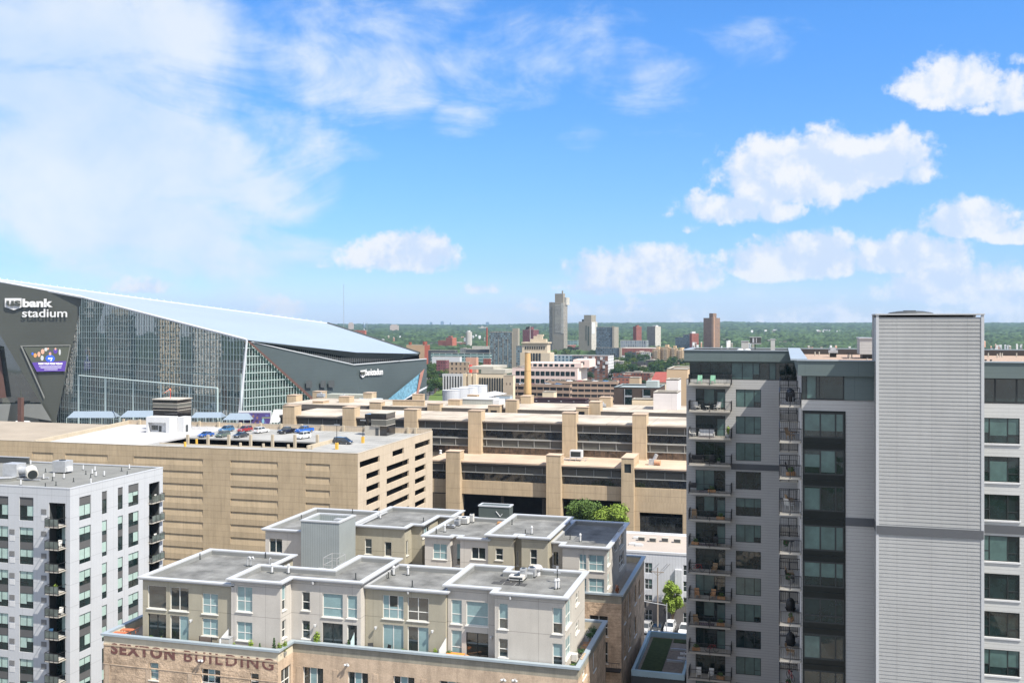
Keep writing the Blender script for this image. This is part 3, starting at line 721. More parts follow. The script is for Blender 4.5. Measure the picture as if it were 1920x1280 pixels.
def more_goods():
    F = TW['floors']; by = TW['by']; x0 = TW['bx0']; rnd = random.Random(12)
    def planter():
        t = thing('planter_box', 'x', 'planter'); MB().box(-.45, .45, -.15, .15, 0, .35).build('box', m_wood, t); f = MB(); leaves(f, (0, 0, .55), .45, .2, .28, 200, .06); f.build('foliage', m_leafA, t); return t
    def bike():
        t = thing('bicycle', 'x', 'bicycle')
        for sx in (-.5, .5):
            m = MB()
            for k in range(14): a, b = k * .4488, (k + 1) * .4488; m.tube((sx + .32 * math.cos(a), 0, .34 + .32 * math.sin(a)), (sx + .32 * math.cos(b), 0, .34 + .32 * math.sin(b)), .025, 4)
            m.build('wheel', m_tyre_, t)
        m = MB(); P = [(-.5, 0, .34), (-.1, 0, .34), (-.22, 0, .8), (.36, 0, .82), (.5, 0, .34)]
        for a, b in ((0, 1), (1, 2), (2, 0), (1, 3), (2, 3), (3, 4)): m.tube(P[a], P[b], .022, 5)
        m.build('frame', MAT('bike_red', (.35, .03, .03), .4), t); MB().tube((.33, -.25, .95), (.33, .25, .95), .02, 5).build('handlebar', m_black, t); MB().box(-.34, -.1, -.06, .06, .86, .92).build('saddle', m_black, t); return t
    m_tyre_ = m_black; pb, bk = planter(), bike(); first = {}
    chairs = lounge_chair(MAT('tan_wicker', (.28, .19, .11), .8)); tb = small_table(m_blk, .3); rug = MB().box(-.9, .9, -.5, .5, 0, .015).mesh('balcony_rug', MAT('striped_rug', (.25, .2, .22), .95, lines=(('X', .2, .1, .5, 0),)))
    W = ['penthouse', 'second', 'third', 'fourth', 'fifth', 'sixth', 'seventh', 'eighth', 'ninth', 'tenth', 'eleventh', 'twelfth']
    def pl(o, key, loc, rz, lab, grp):
        if key not in first: first[key] = 1; move(o, loc, rz, lab, grp)
        else: dup(o, loc, rz, lab)
    for i, xo, k in ((4, 2.6, 'p'), (5, .6, 'c'), (5, 2.2, 't'), (5, 3.6, 'p'), (6, .7, 'p'), (7, 1.0, 'b'), (7, 2.9, 'c'), (9, .8, 'c'), (9, 2.3, 't'), (9, 3.6, 'p'), (10, 2.6, 'b'), (10, .8, 'p'), (11, 3.6, 'p'), (8, 3.7, 'p')):
        o, nm, g = {'p': (pb, 'wooden planter box', 'planter boxes on the tower balconies'), 'c': (chairs, 'tan wicker chair', 'tan wicker chairs on the tower balconies'), 't': (tb, 'small black table', 'small black tables on the tower balconies'), 'b': (bk, 'red bicycle', 'bicycles on the tower balconies')}[k]
        pl(o, k, (x0 + xo, by + .6, F[i]), rnd.uniform(-.5, .5), '%s on the %s left-hand balcony of the grey tower' % (nm, W[i]), g)
    for i, yo, k in ((1, 89.4, 'c'), (1, 91.5, 't'), (2, 89.0, 'p'), (3, 92, 'c'), (4, 90.6, 't'), (5, 91.8, 'c'), (6, 89.0, 'p'), (7, 89.4, 'c'), (8, 92, 'b'), (9, 89.0, 'p'), (10, 90, 'c'), (10, 91.8, 't'), (11, 89.3, 'p')):
        o, nm, g = {'p': (pb, 'wooden planter box', ''), 'c': (chairs, 'tan wicker chair', ''), 't': (tb, 'small black table', ''), 'b': (bk, 'red bicycle', '')}[k]
        dup(o, (.7, yo, F[i]), rnd.uniform(.8, 2.2), '%s on the %s side balcony of the grey tower' % (nm, W[i]))
    for i in (2, 4, 6, 9): tag(put('balcony_rug', rug, None, (x0 + 2, by + .9, F[i] + .004)), 'striped rug on the %s left-hand balcony of the grey tower' % W[i], 'rug', 'striped balcony rugs')
more_goods()
# ================================================================ 2. the white apartment block on the left
def white_block():
    X, Y, zt = -94.8, 114.7, EYE - 22.7
    Y2 = 135.8; XL = -150.0
    wall = MAT('white_wall_panel', (0.42, 0.434, 0.452), 0.55, 0.35, 0.035, 0.3, lines=(('Z', 3.07, 0.05, 0.70, 1.72), ('H', 2.44, 0.05, 0.80, 0.2), ('H', .61, .04, .93, .3)))
    roofm = MAT('grey_membrane_roof', (0.17, 0.172, 0.162), 0.9, 0.15, 0.16, 0.25, fine=.08)
    lin = MAT('dark_lintel_panel', (0.10, 0.10, 0.10), 0.7, 0.2, 0.05, lines=(('Z', 0.25, 0.015, 0.8, 0),))
    root = thing('apartment_block', 'white panelled apartment block with dark window columns at the bottom left', 'apartment building', (X, Y, 0))
    w = MB(); lp = MB(); rv = 0.16
    groups = [(-27.5, 1)] + [(-27.5 - 6.14 * k, 2) for k in range(1, 6)]
    frR = (X, Y, HALF); frF = (XL, Y, 0.0); LR = Y2 - Y; LF = X - XL
    hr, hf, wins = [], [], []
    colsR = [(148.75, 170.5, (.5,)), (191.2, 200.8, ()), (221, 230.5, ()), (240.8, 260, (.5,))]
    colsF = [(-60, -35, (.5,)), (-11, 15.5, (.5,)), (36.2, 62.6, (.5,))]
    rnd = random.Random(3)
    for (p0, p1, cc) in colsR:
        u0, u1 = YX(p0, X) - Y, YX(p1, X) - Y
        for gi, (zb, nf) in enumerate(groups):
            zo = EYE + zb + (0.0 if nf == 1 else 0.0)
            top = zo + (3.25 if nf == 1 else 5.17)
            hr.append((u0, u1, zo, top)); wins.append(('R', u0, u1, zo, nf, cc))
    for (p0, p1, cc) in colsF:
        u0, u1 = AX(p0, Y) - XL, AX(p1, Y) - XL
        for gi, (zb, nf) in enumerate(groups):
            zo = EYE + zb; top = zo + (3.25 if nf == 1 else 5.17)
            hf.append((u0, u1, zo, top)); wins.append(('F', u0, u1, zo, nf, cc))
    # balcony recesses
    bu0, bu1 = AX(91.5, Y) - XL, AX(122.5, Y) - XL
    ru0, ru1 = YX(279.5, X) - Y, YX(299.5, X) - Y
    for k in range(10):
        z0 = EYE - 27.75 - 3.07 * k
        hf.append((bu0, bu1, z0, z0 + 2.95)); hr.append((ru0, ru1, z0, z0 + 2.95))
    wallh(w, frR, LR, 0, zt, hr, 0, 1.4 if False else rv); wallh(w, frF, LF, 0, zt, hf, 0, rv)
    w.q([(X, Y2, 0), (XL, Y2, 0), (XL, Y2, zt), (X, Y2, zt)])
    w.build('wall', wall, root)
    # recess linings
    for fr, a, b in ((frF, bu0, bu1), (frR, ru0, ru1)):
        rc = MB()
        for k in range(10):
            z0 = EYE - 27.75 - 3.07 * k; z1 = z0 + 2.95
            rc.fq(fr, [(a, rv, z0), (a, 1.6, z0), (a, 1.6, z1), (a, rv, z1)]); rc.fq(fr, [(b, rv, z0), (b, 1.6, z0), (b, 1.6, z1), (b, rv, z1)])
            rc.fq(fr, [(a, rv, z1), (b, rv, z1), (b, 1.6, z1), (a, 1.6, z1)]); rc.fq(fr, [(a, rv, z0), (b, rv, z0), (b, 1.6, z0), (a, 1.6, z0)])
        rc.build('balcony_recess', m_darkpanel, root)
    for fr, a, b, rz in ((frF, bu0, bu1, 0), (frR, ru0, ru1, HALF)):
        k1 = kit(b - a, 2.3, (.33, .66), [], m_dark, m_glass_t, m_blind_w, ((2, 0, 1),) if rz == 0 else (), 1.5, .05); k2 = kit(b - a, 2.3, (.33, .66), [], m_dark, m_glass_t, m_blind_w, ((1, 0.0, 1),), 1.5, .05)
        for k in range(9):
            z0 = EYE - 27.75 - 3.07 * k + .02
            c, s = math.cos(rz), math.sin(rz)
            win(root, (k1, k2)[k % 2], (fr[0] + a * c, fr[1] + a * s, z0), rz, 'balcony_door')
    blk = {1: (((0, .28, 1),), ((0, .45, 1),), ((0, .28, 1),), ()), 2: (((0, .28, 1), (1, .45, 1)), ((0, .28, 1), (1, .28, 1)), ((0, .28, 1), (1, .28, 1)), ((1, .3, 1),), ((0, .5, 1), (1, .5, 1)), ((0, .28, 1), (1, .7, 1)))}
    for (f, u0, u1, zo, nf, cc) in wins:
        if zo < 0: continue
        fr = frR if f == 'R' else frF; c, s = math.cos(fr[2]), math.sin(fr[2])
        for j in range(nf):
            z = zo + 3.07 * j
            n = len(cc) + 1; b = rnd.choice(blk[n])
            rows = [[.27]] if n == 1 else [[.27], [] if rnd.random() < .5 else [.27]]
            k = kit(u1 - u0, 2.1, cc, rows, m_dark, m_glass_t, m_blind_w, b, rv, .06)
            win(root, k, (fr[0] + u0 * c, fr[1] + u0 * s, z), fr[2])
        if nf == 1: MB().fbox(fr, u0, u1, rv - .05, rv + .02, zo + 2.1, zo + 3.25).build('lintel_panel', lin, root)
        else: MB().fbox(fr, u0, u1, rv - .05, rv + .02, zo + 2.1, zo + 3.07).build('lintel_panel', lin, root)
    # roof and parapet
    poly = [(XL, Y), (X, Y), (X, Y2), (XL, Y2)]
    r = MB(); ring(r, offs(poly, .03), offs(poly, -.25), zt - .14, zt + .03); r.build('coping', wall, root)
    MB().q([(XL, Y, zt - .22), (X, Y, zt - .22), (X, Y2, zt - .22), (XL, Y2, zt - .22)]).build('roof', roofm, root)
    # balconies
    def bal(L):
        m = MB(); m.box(0, L, -1.5, 0, -.2, 0); r = MB()
        for (a, b, c2, d) in ((0, L, -1.5, -1.5), (0, 0, -1.5, 0), (L, L, -1.5, 0)):
            r.box(a - .025, b + .025, c2 - .025, d + .025, 1.03, 1.09); r.box(a - .02, b + .02, c2 - .02, d + .02, .02, .08)
        for t in (0, .33, .66, 1): r.box(L * t - .03, L * t + .03, -1.53, -1.47, -.2, 1.05)
        g = MB(); g.box(.04, L - .04, -1.508, -1.495, .1, 1.0)
        return m.mesh('balcony', m_conc), r.mesh('railing', m_black), g.mesh('glass_panel', GLASS('smoked_glass_panel', (.10, .12, .11), .08, .6))
    for fr, a, b in ((frF, AX(84, Y - 1.5) - XL, bu1 + .1), (frR, ru0 - .1, ru1 + .35)):
        A = bal(b - a); c, s = math.cos(fr[2]), math.sin(fr[2])
        for k in range(8):
            z = EYE - 27.75 - 3.07 * k
            o = put('balcony', A[0], root, (fr[0] + a * c, fr[1] + a * s, z), fr[2])
            if fr is frR: o.scale = (1, .42, 1)
            for q, nm in ((A[1], 'railing'), (A[2], 'glass_panel')):
                h = bpy.data.objects.new(nm, q); COL.objects.link(h); h.parent = o
    # air conditioner grilles
    acm = MB().box(0, .85, -.05, .05, 0, .7).mesh('air_grille', MAT('grille_grey', (.22, .22, .22), .6, lines=(('Z', .1, .05, .5, 0),)))
    acw = MB().box(0, .9, -.03, .05, 0, .75).mesh('wall_plate', m_white)
    for k in range(9):
        z = EYE - 27.75 + 1.3 - 3.07 * k
        for px in ((18,) if k else ()) + (77.5,):
            x = AX(px, Y); o = put('air_grille', acm, root, (x, Y, z)); h = bpy.data.objects.new('wall_plate', acw); COL.objects.link(h); h.parent = o; h.location = (0, 0, -.95)
    return root
WB = white_block()
def white_block_roof():
    zr = EYE - 22.92
    def at(px, py): return GP(px, py, zr)
    src = None; n = 0
    pts = [(39, 909), (63, 897.5), (81.5, 898), (101, 895), (120, 897), (170.5, 906), (195.5, 892), (156, 880.5), (178, 883), (180, 893), (173, 888.5), (242.5, 879), (57.5, 871), (66, 883)]
    blk = [(85, 913), (98.5, 901), (105, 910), (138, 903), (85.5, 885), (161, 889), (170, 896), (228, 883), (238.5, 890)]
    for i, (px, py) in enumerate(pts):
        x, y = at(px, py)
        lab = 'short white vent pipe on the grey roof of the white apartment block'
        if i == 0:
            src = thing('vent_pipe', lab, 'pipe', (x, y, zr), 0, 'white vent pipes on the white apartment block'); MB().cyl(x, y, zr, zr + .75, .11, n=7).build('pipe', m_white, src); MB().cyl(x, y, zr, zr + .1, .2, .14, 8).build('collar', m_dark, src)
        else: dup(src, (x, y, zr))
    for i, (px, py) in enumerate(blk):
        x, y = at(px, py)
        lab = 'thin dark vent pipe on the grey roof of the white apartment block'
        if i == 0:
            src = thing('vent_pipe', lab, 'pipe', (x, y, zr), 0, 'dark vent pipes on the white apartment block'); MB().cyl(x, y, zr, zr + .6, .06, n=6).build('pipe', m_dark, src); MB().cyl(x, y, zr, zr + .15, .17, .08, 8).build('collar', m_dark, src)
        else: dup(src, (x, y, zr))
    # air handler with round duct
    x, y = at(27, 897)
    t = thing('air_handler', 'large galvanised air handler with a big round elbow duct on the white block roof', 'air handler', (x, y, zr))
    MB().box(x - 1.3, x + 1.2, y - .9, y + 1.0, zr + .35, zr + 2.3).build('cabinet', m_metal, t)
    MB().tube((x + 1.1, y, zr + 1.3), (x + 3.6, y - .1, zr + 1.3), .6, 16).build('duct', m_metal, t, True)
    m = MB(); px_, py_, pz = x + 4.0, y - .2, zr + 1.05
    m.tube((px_ - 1.0, py_ + .1, pz + .3), (px_ + .2, py_ - .9, pz - .1), .85, 18, 0, .8); m.build('fan_elbow', MAT('fan_casing', (.52, .50, .45), .5, .4), t, True)
    MB().tube((px_ + .19, py_ - .89, pz - .1), (px_ + .26, py_ - .96, pz - .12), .66, 18).build('fan_opening', m_dark, t)
    MB().box(x - 1.4, px_ + 1.3, y - 1.0, y - .8, zr + .1, zr + .3).box(x - 1.4, px_ + 1.3, y + .8, y + 1.0, zr + .1, zr + .3).build('skid', m_metal, t)
    x, y = at(111, 887)
    t = thing('rooftop_unit', 'square grey air conditioning unit right of the big duct on the white block roof', 'air conditioner', (x, y, zr))
    MB().box(x - 1.1, x + 1.2, y - .2, y + 1.6, zr + .2, zr + 1.9).build('cabinet', m_metal, t); MB().box(x + 1.2, x + 1.5, y, y + 1.2, zr + .3, zr + 1.0).build('side_box', m_white, t); MB().cyl(x, y + .7, zr + 1.9, zr + 2.0, .5, n=14).build('fan_grille', m_dark, t)
    x0, y0 = at(-30, 866); x1, _ = at(72, 866)
    t = thing('parapet_wall', 'low charcoal screen wall along the back of the white block roof', 'wall', (x0, y0, zr)); MB().box(x0, x1, y0, y0 + .4, zr, zr + 1.0).build('panel', m_darkpanel, t); MB().box(x0, x1 + .05, y0 - .05, y0 + .45, zr + 1.0, zr + 1.08).build('coping', m_metal, t)
    x0, y0 = at(-10, 906); x1, y1 = at(21, 902)
    t = thing('roof_curb', 'low grey roof curb at the left edge of the white block roof', 'curb', (x1, y1, zr)); MB().prism([(x0 - 3, y0), (x1, y1), (x1 - .2, y1 + 1.6), (x0 - 3, y0 + 1.8)], zr, zr + .45).build('curb', MATS['grey_membrane_roof'], t); MB().prism([(x0 - 3, y0 - .05), (x1 + .05, y1 - .05), (x1 - .15, y1 + 1.65), (x0 - 3, y0 + 1.85)], zr + .45, zr + .5).build('coping', m_metal, t)
    # balcony goods
    X, Y = -94.8, 114.7
    goods = [(0, 'R', 'wht', 'white bicycle stand'), ]
    p = plant(1.1, 'bush', m_leafB, m_pot, r=.45); x = AX(101, Y - 1)
    move(p, (x, Y - .8, EYE - 27.75 - 3.07 * 3), 0, 'leafy green plant in a pot on a front balcony of the white block', 'plants on the white block balconies')
    for k, nm in enumerate(('highest', 'second', 'third', 'fourth')):
        dup(p, (X + .3, YX(286, X), EYE - 27.75 - 3.07 * k), k * 1.1, 'leafy pot plant on the %s side balcony of the white block' % nm, sc=(.7, .7, .8))
    c = lounge_chair(MAT('blue_cushion', (.15, .33, .5), .8)); move(c, (AX(92, Y - 1), Y - .8, EYE - 27.75 - 3.07 * 5), .4, 'blue deck chair on a front balcony of the white block')
    c2 = lounge_chair(m_wht); move(c2, (X + .3, YX(292, X), EYE - 27.75 - 3.07 * 2), 1.4, 'pale chair on the third side balcony of the white block', 'chairs on the white block balconies')
    dup(c2, (X + .3, YX(293, X), EYE - 27.75), 1.6, 'pale chair on the highest side balcony of the white block')
    dup(c2, (AX(107, Y - 1), Y - .7, EYE - 27.75 - 3.07 * 1), .2, 'pale chair on the second front balcony of the white block'); dup(c2, (AX(110, Y - 1), Y - .7, EYE - 27.75 - 3.07 * 4), .3, 'pale chair on the fifth front balcony of the white block')
white_block_roof()
# ================================================================ 3. the old brick building with grey penthouses
m_olive = MAT('olive_stucco', (0.325, 0.30, 0.235), 0.85, 0.15, 0.06, 0.5, lines=(('Z', 3.07, 0.055, 0.62, 1.56), ('H', 4.15, .05, .72, 1.3)), stain=.10)
m_lilac = MAT('lilac_grey_stucco', (0.435, 0.41, 0.375), 0.85, 0.15, 0.05, 0.5, lines=(('Z', 3.07, 0.055, 0.62, 1.56), ('H', 3.6, .05, .72, .6)), stain=.08)
m_warm = MAT('warm_grey_stucco', (0.435, 0.41, 0.37), 0.85, 0.15, 0.05, 0.5, lines=(('Z', 3.07, 0.055, 0.62, 1.56), ('H', 4.15, .05, .72, 1.3)), stain=.10)
m_cop = MAT('white_metal_coping', (0.40, 0.41, 0.42), 0.45, 0.35, 0.03)
m_memb = MAT('grey_roof_felt', (0.155, 0.156, 0.150), 0.92, 0.15, 0.42, 0.4, lines=(('X', 0.95, 0.03, 0.86, 0),), fine=.14)
m_stone = MAT('rock_faced_stone', (0.46, 0.345, 0.245), 0.95, 0.15, 0.36, 0.8, 1.0, 2.6, lines=(('Z', 0.42, 0.035, 0.68, 0),), stain=.25, fine=.2)
m_brick = MAT('buff_brick', (0.465, 0.36, 0.265), 0.9, 0.15, 0.18, 0.7, 0.35, 9.0, lines=(('Z', 0.11, 0.018, 0.8, 0),), stain=.30, fine=.12)
m_bandb = MAT('cream_band', (0.52, 0.46, 0.35), 0.9, 0.15, 0.10, 0.7, lines=(('Z', .4, .02, .85, 0), ('H', 1.3, .02, .9, 0)), stain=.15)
m_greyb = MAT('grey_brick_band', (0.27, 0.25, 0.20), 0.9, 0.15, 0.18, 0.7, lines=(('Z', 0.2, 0.02, 0.75, 0), ('H', .5, .02, .8, 0)), stain=.15)
m_wf = MAT('cream_window_frame', (0.62, 0.61, 0.57), 0.5, 0.3, 0.03)
m_terr = MAT('terrace_paving', (0.30, 0.265, 0.22), 0.9, 0.1, 0.10, 1.0)
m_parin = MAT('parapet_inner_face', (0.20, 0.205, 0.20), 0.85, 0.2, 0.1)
SX = thing('brick_loft_building', 'old buff brick and stone loft building with grey stucco penthouses on its roof', 'loft building', (-68.8, 88.3, 0))
STR = EYE - 33.4      # terrace floor
SPT = EYE - 32.5      # terrace parapet top
def edges(poly):
    for i in range(len(poly)):
        a, b = poly[i], poly[(i + 1) % len(poly)]
        L = math.hypot(b[0] - a[0], b[1] - a[1]); yield i, a, b, L, math.atan2(b[1] - a[1], b[0] - a[0])
def hole_on(a, L, rot, px0, px1, py0, py1):
    """opening on a front (rot 0) or right (rot 90) wall seen between two columns and two rows"""
    if abs(rot) < .1: u0, u1 = AX(px0, a[1]) - a[0], AX(px1, a[1]) - a[0]; X, Y = AX(px0, a[1]), a[1]
    else: u0, u1 = YX(px0, a[0]) - a[1], YX(px1, a[0]) - a[1]; X, Y = a[0], YX(px0, a[0])
    return u0, u1, ZP(py1, X, Y), ZP(py0, X, Y)
BS = {  # bars, rows, blinds
    'w2': ((.5,), [.42], ()), 'w2b': ((.5,), [.42], ((0, 0.0, 1), (1, 0, 1))), 'w1': ((), [.45], ()), 'w1b': ((), [.4], ((0, .42, 1),)), 'w1f': ((), [.4], ((0, 0, 1),)),
    'big': ((), [.38], ((0, 0, 1),)), 'bigd': ((.5,), [.38], ()), 'bigc': ((.3, .72), [.4], ((0, 0, 1), (2, 0, 1), (1, 0, .5))), 'door': ((.5,), [], ()), 'doorb': ((.5,), [], ((1, 0, 1),)), 'doorc': ((.5,), [], ((0, 0, 1), (1, .1, 1))), 'fix': ((.5,), [], ()), 'tall': ((), [], ((0, .3, 1),)), 'w3': ((.33, .66), [.3], ((1, .4, 1),)), 'slat': ((), [], ())}
def unit(poly, zt, zb, mat, wl, parts=SX, roof=m_memb, over=.42, par=.5, name='penthouse_wall'):
    w = MB(); todo = []
    per = {}
    for (edge, px0, px1, py0, py1, st) in wl: per.setdefault(edge, []).append((px0, px1, py0, py1, st))
    for i, a, b, L, rot in edges(poly):
        hs = []
        for (px0, px1, py0, py1, st) in per.get(i, []):
            u0, u1, z0, z1 = hole_on(a, L, rot, px0, px1, py0, py1)
            u0 = max(u0, .08); u1 = min(u1, L - .08); z0 = max(z0, zb + .02)
            if u1 - u0 < .2 or z1 - z0 < .3: continue
            hs.append((u0, u1, z0, z1)); todo.append((a, rot, u0, u1, z0, z1, st))
        wallh(w, (a[0], a[1], rot), L, zb, zt - .02, hs, 0, .16)
    w.build(name, mat, parts)
    for (a, rot, u0, u1, z0, z1, st) in todo:
        c, s = math.cos(rot), math.sin(rot)
        cc, rr, bb = BS[st]
        win(parts, kit(u1 - u0, z1 - z0, cc, rr, m_dark if st in ('door', 'fixd') else m_wf, m_glass_w, m_blind_s, bb, .16, .07, m_wf if z0 > zb + .4 else None), (a[0] + u0 * c, a[1] + u0 * s, z0), rot)
    r = MB(); ring(r, offs(poly, over), offs(poly, -.22), zt - .08, zt + .06); ring(r, offs(poly, over - .12), offs(poly, 0.004), zt - .22, zt - .084); r.build('coping', m_cop, parts)
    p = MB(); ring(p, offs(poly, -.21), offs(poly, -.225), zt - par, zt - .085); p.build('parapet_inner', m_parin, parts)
    f = MB(); f.q([(x, y, zt - par) for (x, y) in offs(poly, -.05)]); f.build('roof', roof, parts)
def sexton():
    Z = EYE
    # podium
    pod = [(-68.8, 88.3), (-48.45, 88.3), (-48.45, 91.4), (-18.65, 91.4), (-18.65, 106.5), (-27.5, 106.5), (-27.5, 117.4), (-18.65, 117.4), (-18.65, 137.6), (-68.8, 137.6)]
    w = MB(); wins = []
    spec = {0: [(280, 297, 1241, 1273, 'w1f'), (377, 413, 1252, 1290, 'w3'), (469, 485, 1261, 1290, 'w1')],
            1: [(527, 545.5, 1256, 1300, 'w2')],
            2: [(567.6, 606, 1249, 1300, 'w3'), (651.6, 690, 1258, 1300, 'w3'), (737, 777, 1266, 1305, 'w3'), (824, 869, 1275, 1310, 'w3'), (915, 960, 1283, 1320, 'w3'), (1000, 1045, 1290, 1330, 'w3')],
            3: [(1092, 1099, 1235, 1275, 'w1'), (1112, 1117, 1215, 1260, 'w1')],
            6: [(1105, 1140, 1152, 1190, 'w2'), (1105, 1140, 1200, 1240, 'w2')],
            7: [(1170, 1173, 1130, 1170, 'w1'), (1178, 1182, 1115, 1155, 'w1'), (1189, 1193, 1100, 1135, 'w1'), (1197, 1200, 1090, 1120, 'w1'), (1170, 1173, 1195, 1235, 'w1'), (1178, 1182, 1180, 1220, 'w1'), (1189, 1193, 1160, 1195, 'w1')]}
    zs = SPT - 1.15
    for i, a, b, L, rot in edges(pod):
        hs = []
        for (px0, px1, py0, py1, st) in spec.get(i, []):
            u0, u1, z0, z1 = hole_on(a, L, rot, px0, px1, py0, py1)
            if i == 6: pass
            hs.append((u0, u1, z0, z1)); wins.append((a, rot, u0, u1, z0, z1, st))
        wallh(w, (a[0], a[1], rot), L, 0, zs, hs, 0 if i in (0, 3, 7, 9, 6) else 1, .25)
        wallh(w, (a[0], a[1], rot), L, zs, SPT - .02, [], 2 if i in (0, 1) else 3, .2)
    w.build('brick_wall', [m_stone, m_brick, m_bandb, m_greyb], SX)
    for (a, rot, u0, u1, z0, z1, st) in wins:
        c, s = math.cos(rot), math.sin(rot); cc, rr, bb = BS[st]
        win(SX, kit(u1 - u0, z1 - z0, cc, rr, m_wf, m_glass_w, m_blind_s, bb, .25, .08, m_wf), (a[0] + u0 * c, a[1] + u0 * s, z0), rot)
    # smooth piers on the rock-faced bays
    pr = MB()
    for px in (197.5, 274, 352, 505): 
        u = AX(px, 88.3) + 68.8; pr.fbox((-68.8, 88.3, 0), u, u + .55, -.04, .1, 0, zs - 2.1)
    pr.fbox((-68.8, 88.3, 0), 0, 20.3, -.04, .1, zs - 2.05, zs - 1.95); pr.fbox((-68.8, 88.3, 0), 0, 20.3, -.05, .1, zs - .06, zs + .1)
    for px in (556, 625, 700, 790, 885, 975, 1060):
        u = AX(px, 91.4) + 48.45; pr.fbox((-48.45, 91.4, 0), u, u + .5, -.04, .1, 0, zs - 1.4)
    pr.build('pilaster', m_brick, SX)
    co = MB(); ring(co, offs(pod, .22), offs(pod, -.3), SPT - .16, SPT + .05); co.build('terrace_coping', MAT('pale_blue_metal_coping', (.27, .315, .345), .4, .4, .04), SX)
    pi = MB(); ring(pi, offs(pod, -.29), offs(pod, -.31), STR, SPT - .17); pi.build('terrace_parapet', m_bandb, SX)
    fl = MB(); fl.q([(x, y, STR) for (x, y) in offs(pod, -.1)]); fl.build('terrace_floor', m_terr, SX)
    A = [(-65.2, 89.9), (-54.5, 89.9), (-54.5, 102.8), (-65.2, 102.8)]
    unit(A, Z - 26.7, STR, m_olive, [(0, 277, 311.5, 1096, 1139, 'slat'), (0, 318.7, 353.5, 1099, 1143, 'fix'), (0, 379, 408.5, 1111, 1149, 'w2b'), (0, 277.5, 311.5, 1149, 1196, 'door'), (0, 318.7, 353.5, 1152, 1199, 'doorb'), (0, 379, 408.5, 1158, 1190, 'w2b')])
    B = [(-54.5, 89.6), (-48.9, 89.6), (-48.9, 91.9), (-41.15, 91.9), (-41.15, 102), (-45.7, 102), (-45.7, 95.4), (-54.5, 95.4)]
    unit(B, Z - 26.1, STR, m_lilac, [(0, 443.7, 473, 1098, 1145, 'w2b'), (0, 443.7, 473, 1164, 1199, 'w2b'), (1, 529, 536.5, 1098, 1145, 'w1b'), (1, 529, 536.5, 1164, 1197, 'w1'),
        (2, 566, 581, 1108.5, 1143, 'w1'), (2, 566, 581, 1162, 1196, 'w1'), (2, 604.7, 642.7, 1111, 1155, 'big'), (2, 650.7, 669.5, 1115, 1158, 'w1f'), (2, 604.7, 642.7, 1166, 1214, 'door'), (2, 650.7, 669.5, 1170, 1214, 'slat')])
    C = [(-41.1, 92.9), (-32.4, 92.9), (-32.4, 101.8), (-41.1, 101.8)]
    unit(C, Z - 26.7, STR, m_olive, [(0, 717.5, 756.6, 1114, 1158, 'bigc'), (0, 764, 803.5, 1118, 1162, 'bigd'), (0, 717.5, 756.6, 1169, 1222, 'doorc'), (0, 764, 803.5, 1173, 1226, 'doorb')])
    D = [(-32.35, 93.3), (-27.0, 93.3), (-27.0, 91.95), (-20.03, 91.95), (-20.03, 101.7), (-25.4, 101.7), (-25.4, 99.9), (-28.2, 99.9), (-28.2, 101.7), (-32.35, 101.7)]
    D[2] = (-27.0, 91.9); D[3] = (-20.03, 91.9)
    unit(D, Z - 26.1, STR, m_warm, [(0, 846, 866, 1123, 1168, 'w1f'), (0, 874, 915.5, 1126, 1171, 'big'), (0, 846, 866, 1180, 1234, 'w1f'), (0, 874, 915.5, 1184, 1234, 'door'),
        (2, 935, 952.5, 1130, 1178, 'w1b'), (2, 935, 952.5, 1196, 1231, 'w1'), (2, 1036, 1054.5, 1138, 1187, 'w1b'), (2, 1036, 1054.5, 1205, 1246, 'w1b'),
        (3, 1060.5, 1071, 1132, 1180, 'w2b'), (3, 1060.5, 1071, 1199, 1238, 'w2b'), (3, 1079, 1085.5, 1114, 1137, 'w2'), (3, 1079, 1085.5, 1170, 1190, 'w2')])
    # back row
    E = [(-65.1, 115.3), (-54.6, 115.3), (-54.6, 129.8), (-65.1, 129.8)]
    unit(E, Z - 26.7, STR, m_lilac, [(0, 504.6, 529, 1008, 1035, 'fix')])
    Fp = [(-54.55, 119.7), (-47.4, 119.7), (-47.4, 122.2), (-45.9, 122.2), (-45.9, 128.4), (-43.9, 128.4), (-43.9, 132.7), (-54.55, 132.7)]
    unit(Fp, Z - 26.5, STR, m_olive, [(0, 684, 697, 1009, 1038, 'w1'), (0, 721, 734, 1015, 1042, 'slat'), (1, 761.5, 765.5, 1014, 1042, 'slat'), (3, 792, 806, 992, 1010, 'w3')])
    G = [(-43.6, 117.0), (-40.2, 117.0), (-40.2, 118.0), (-38.9, 118.0), (-38.9, 117.0), (-35.25, 117.0), (-35.25, 129.5), (-43.6, 129.5)]
    unit(G, Z - 26.7, STR, m_lilac, [(0, 811.8, 838, 1018, 1047, 'w2b'), (2, 855.5, 869, 1018, 1059, 'tall'), (4, 884, 910.4, 1025, 1047, 'fix')])
    Hh = [(-35.2, 116.8), (-31.9, 116.8), (-31.9, 117.9), (-30.9, 117.9), (-30.9, 116.8), (-27.6, 116.8), (-27.6, 130.1), (-35.2, 130.1)]
    unit(Hh, Z - 26.1, STR, m_olive, [(0, 929, 943, 1027, 1049, 'w1'), (2, 961.5, 972, 1031, 1059, 'slat'), (4, 994, 1007, 1029, 1058, 'w1')])
    I = [(-27.55, 119.0), (-25.9, 119.0), (-25.9, 117.45), (-20.4, 117.45), (-20.4, 132.7), (-27.55, 132.7)]
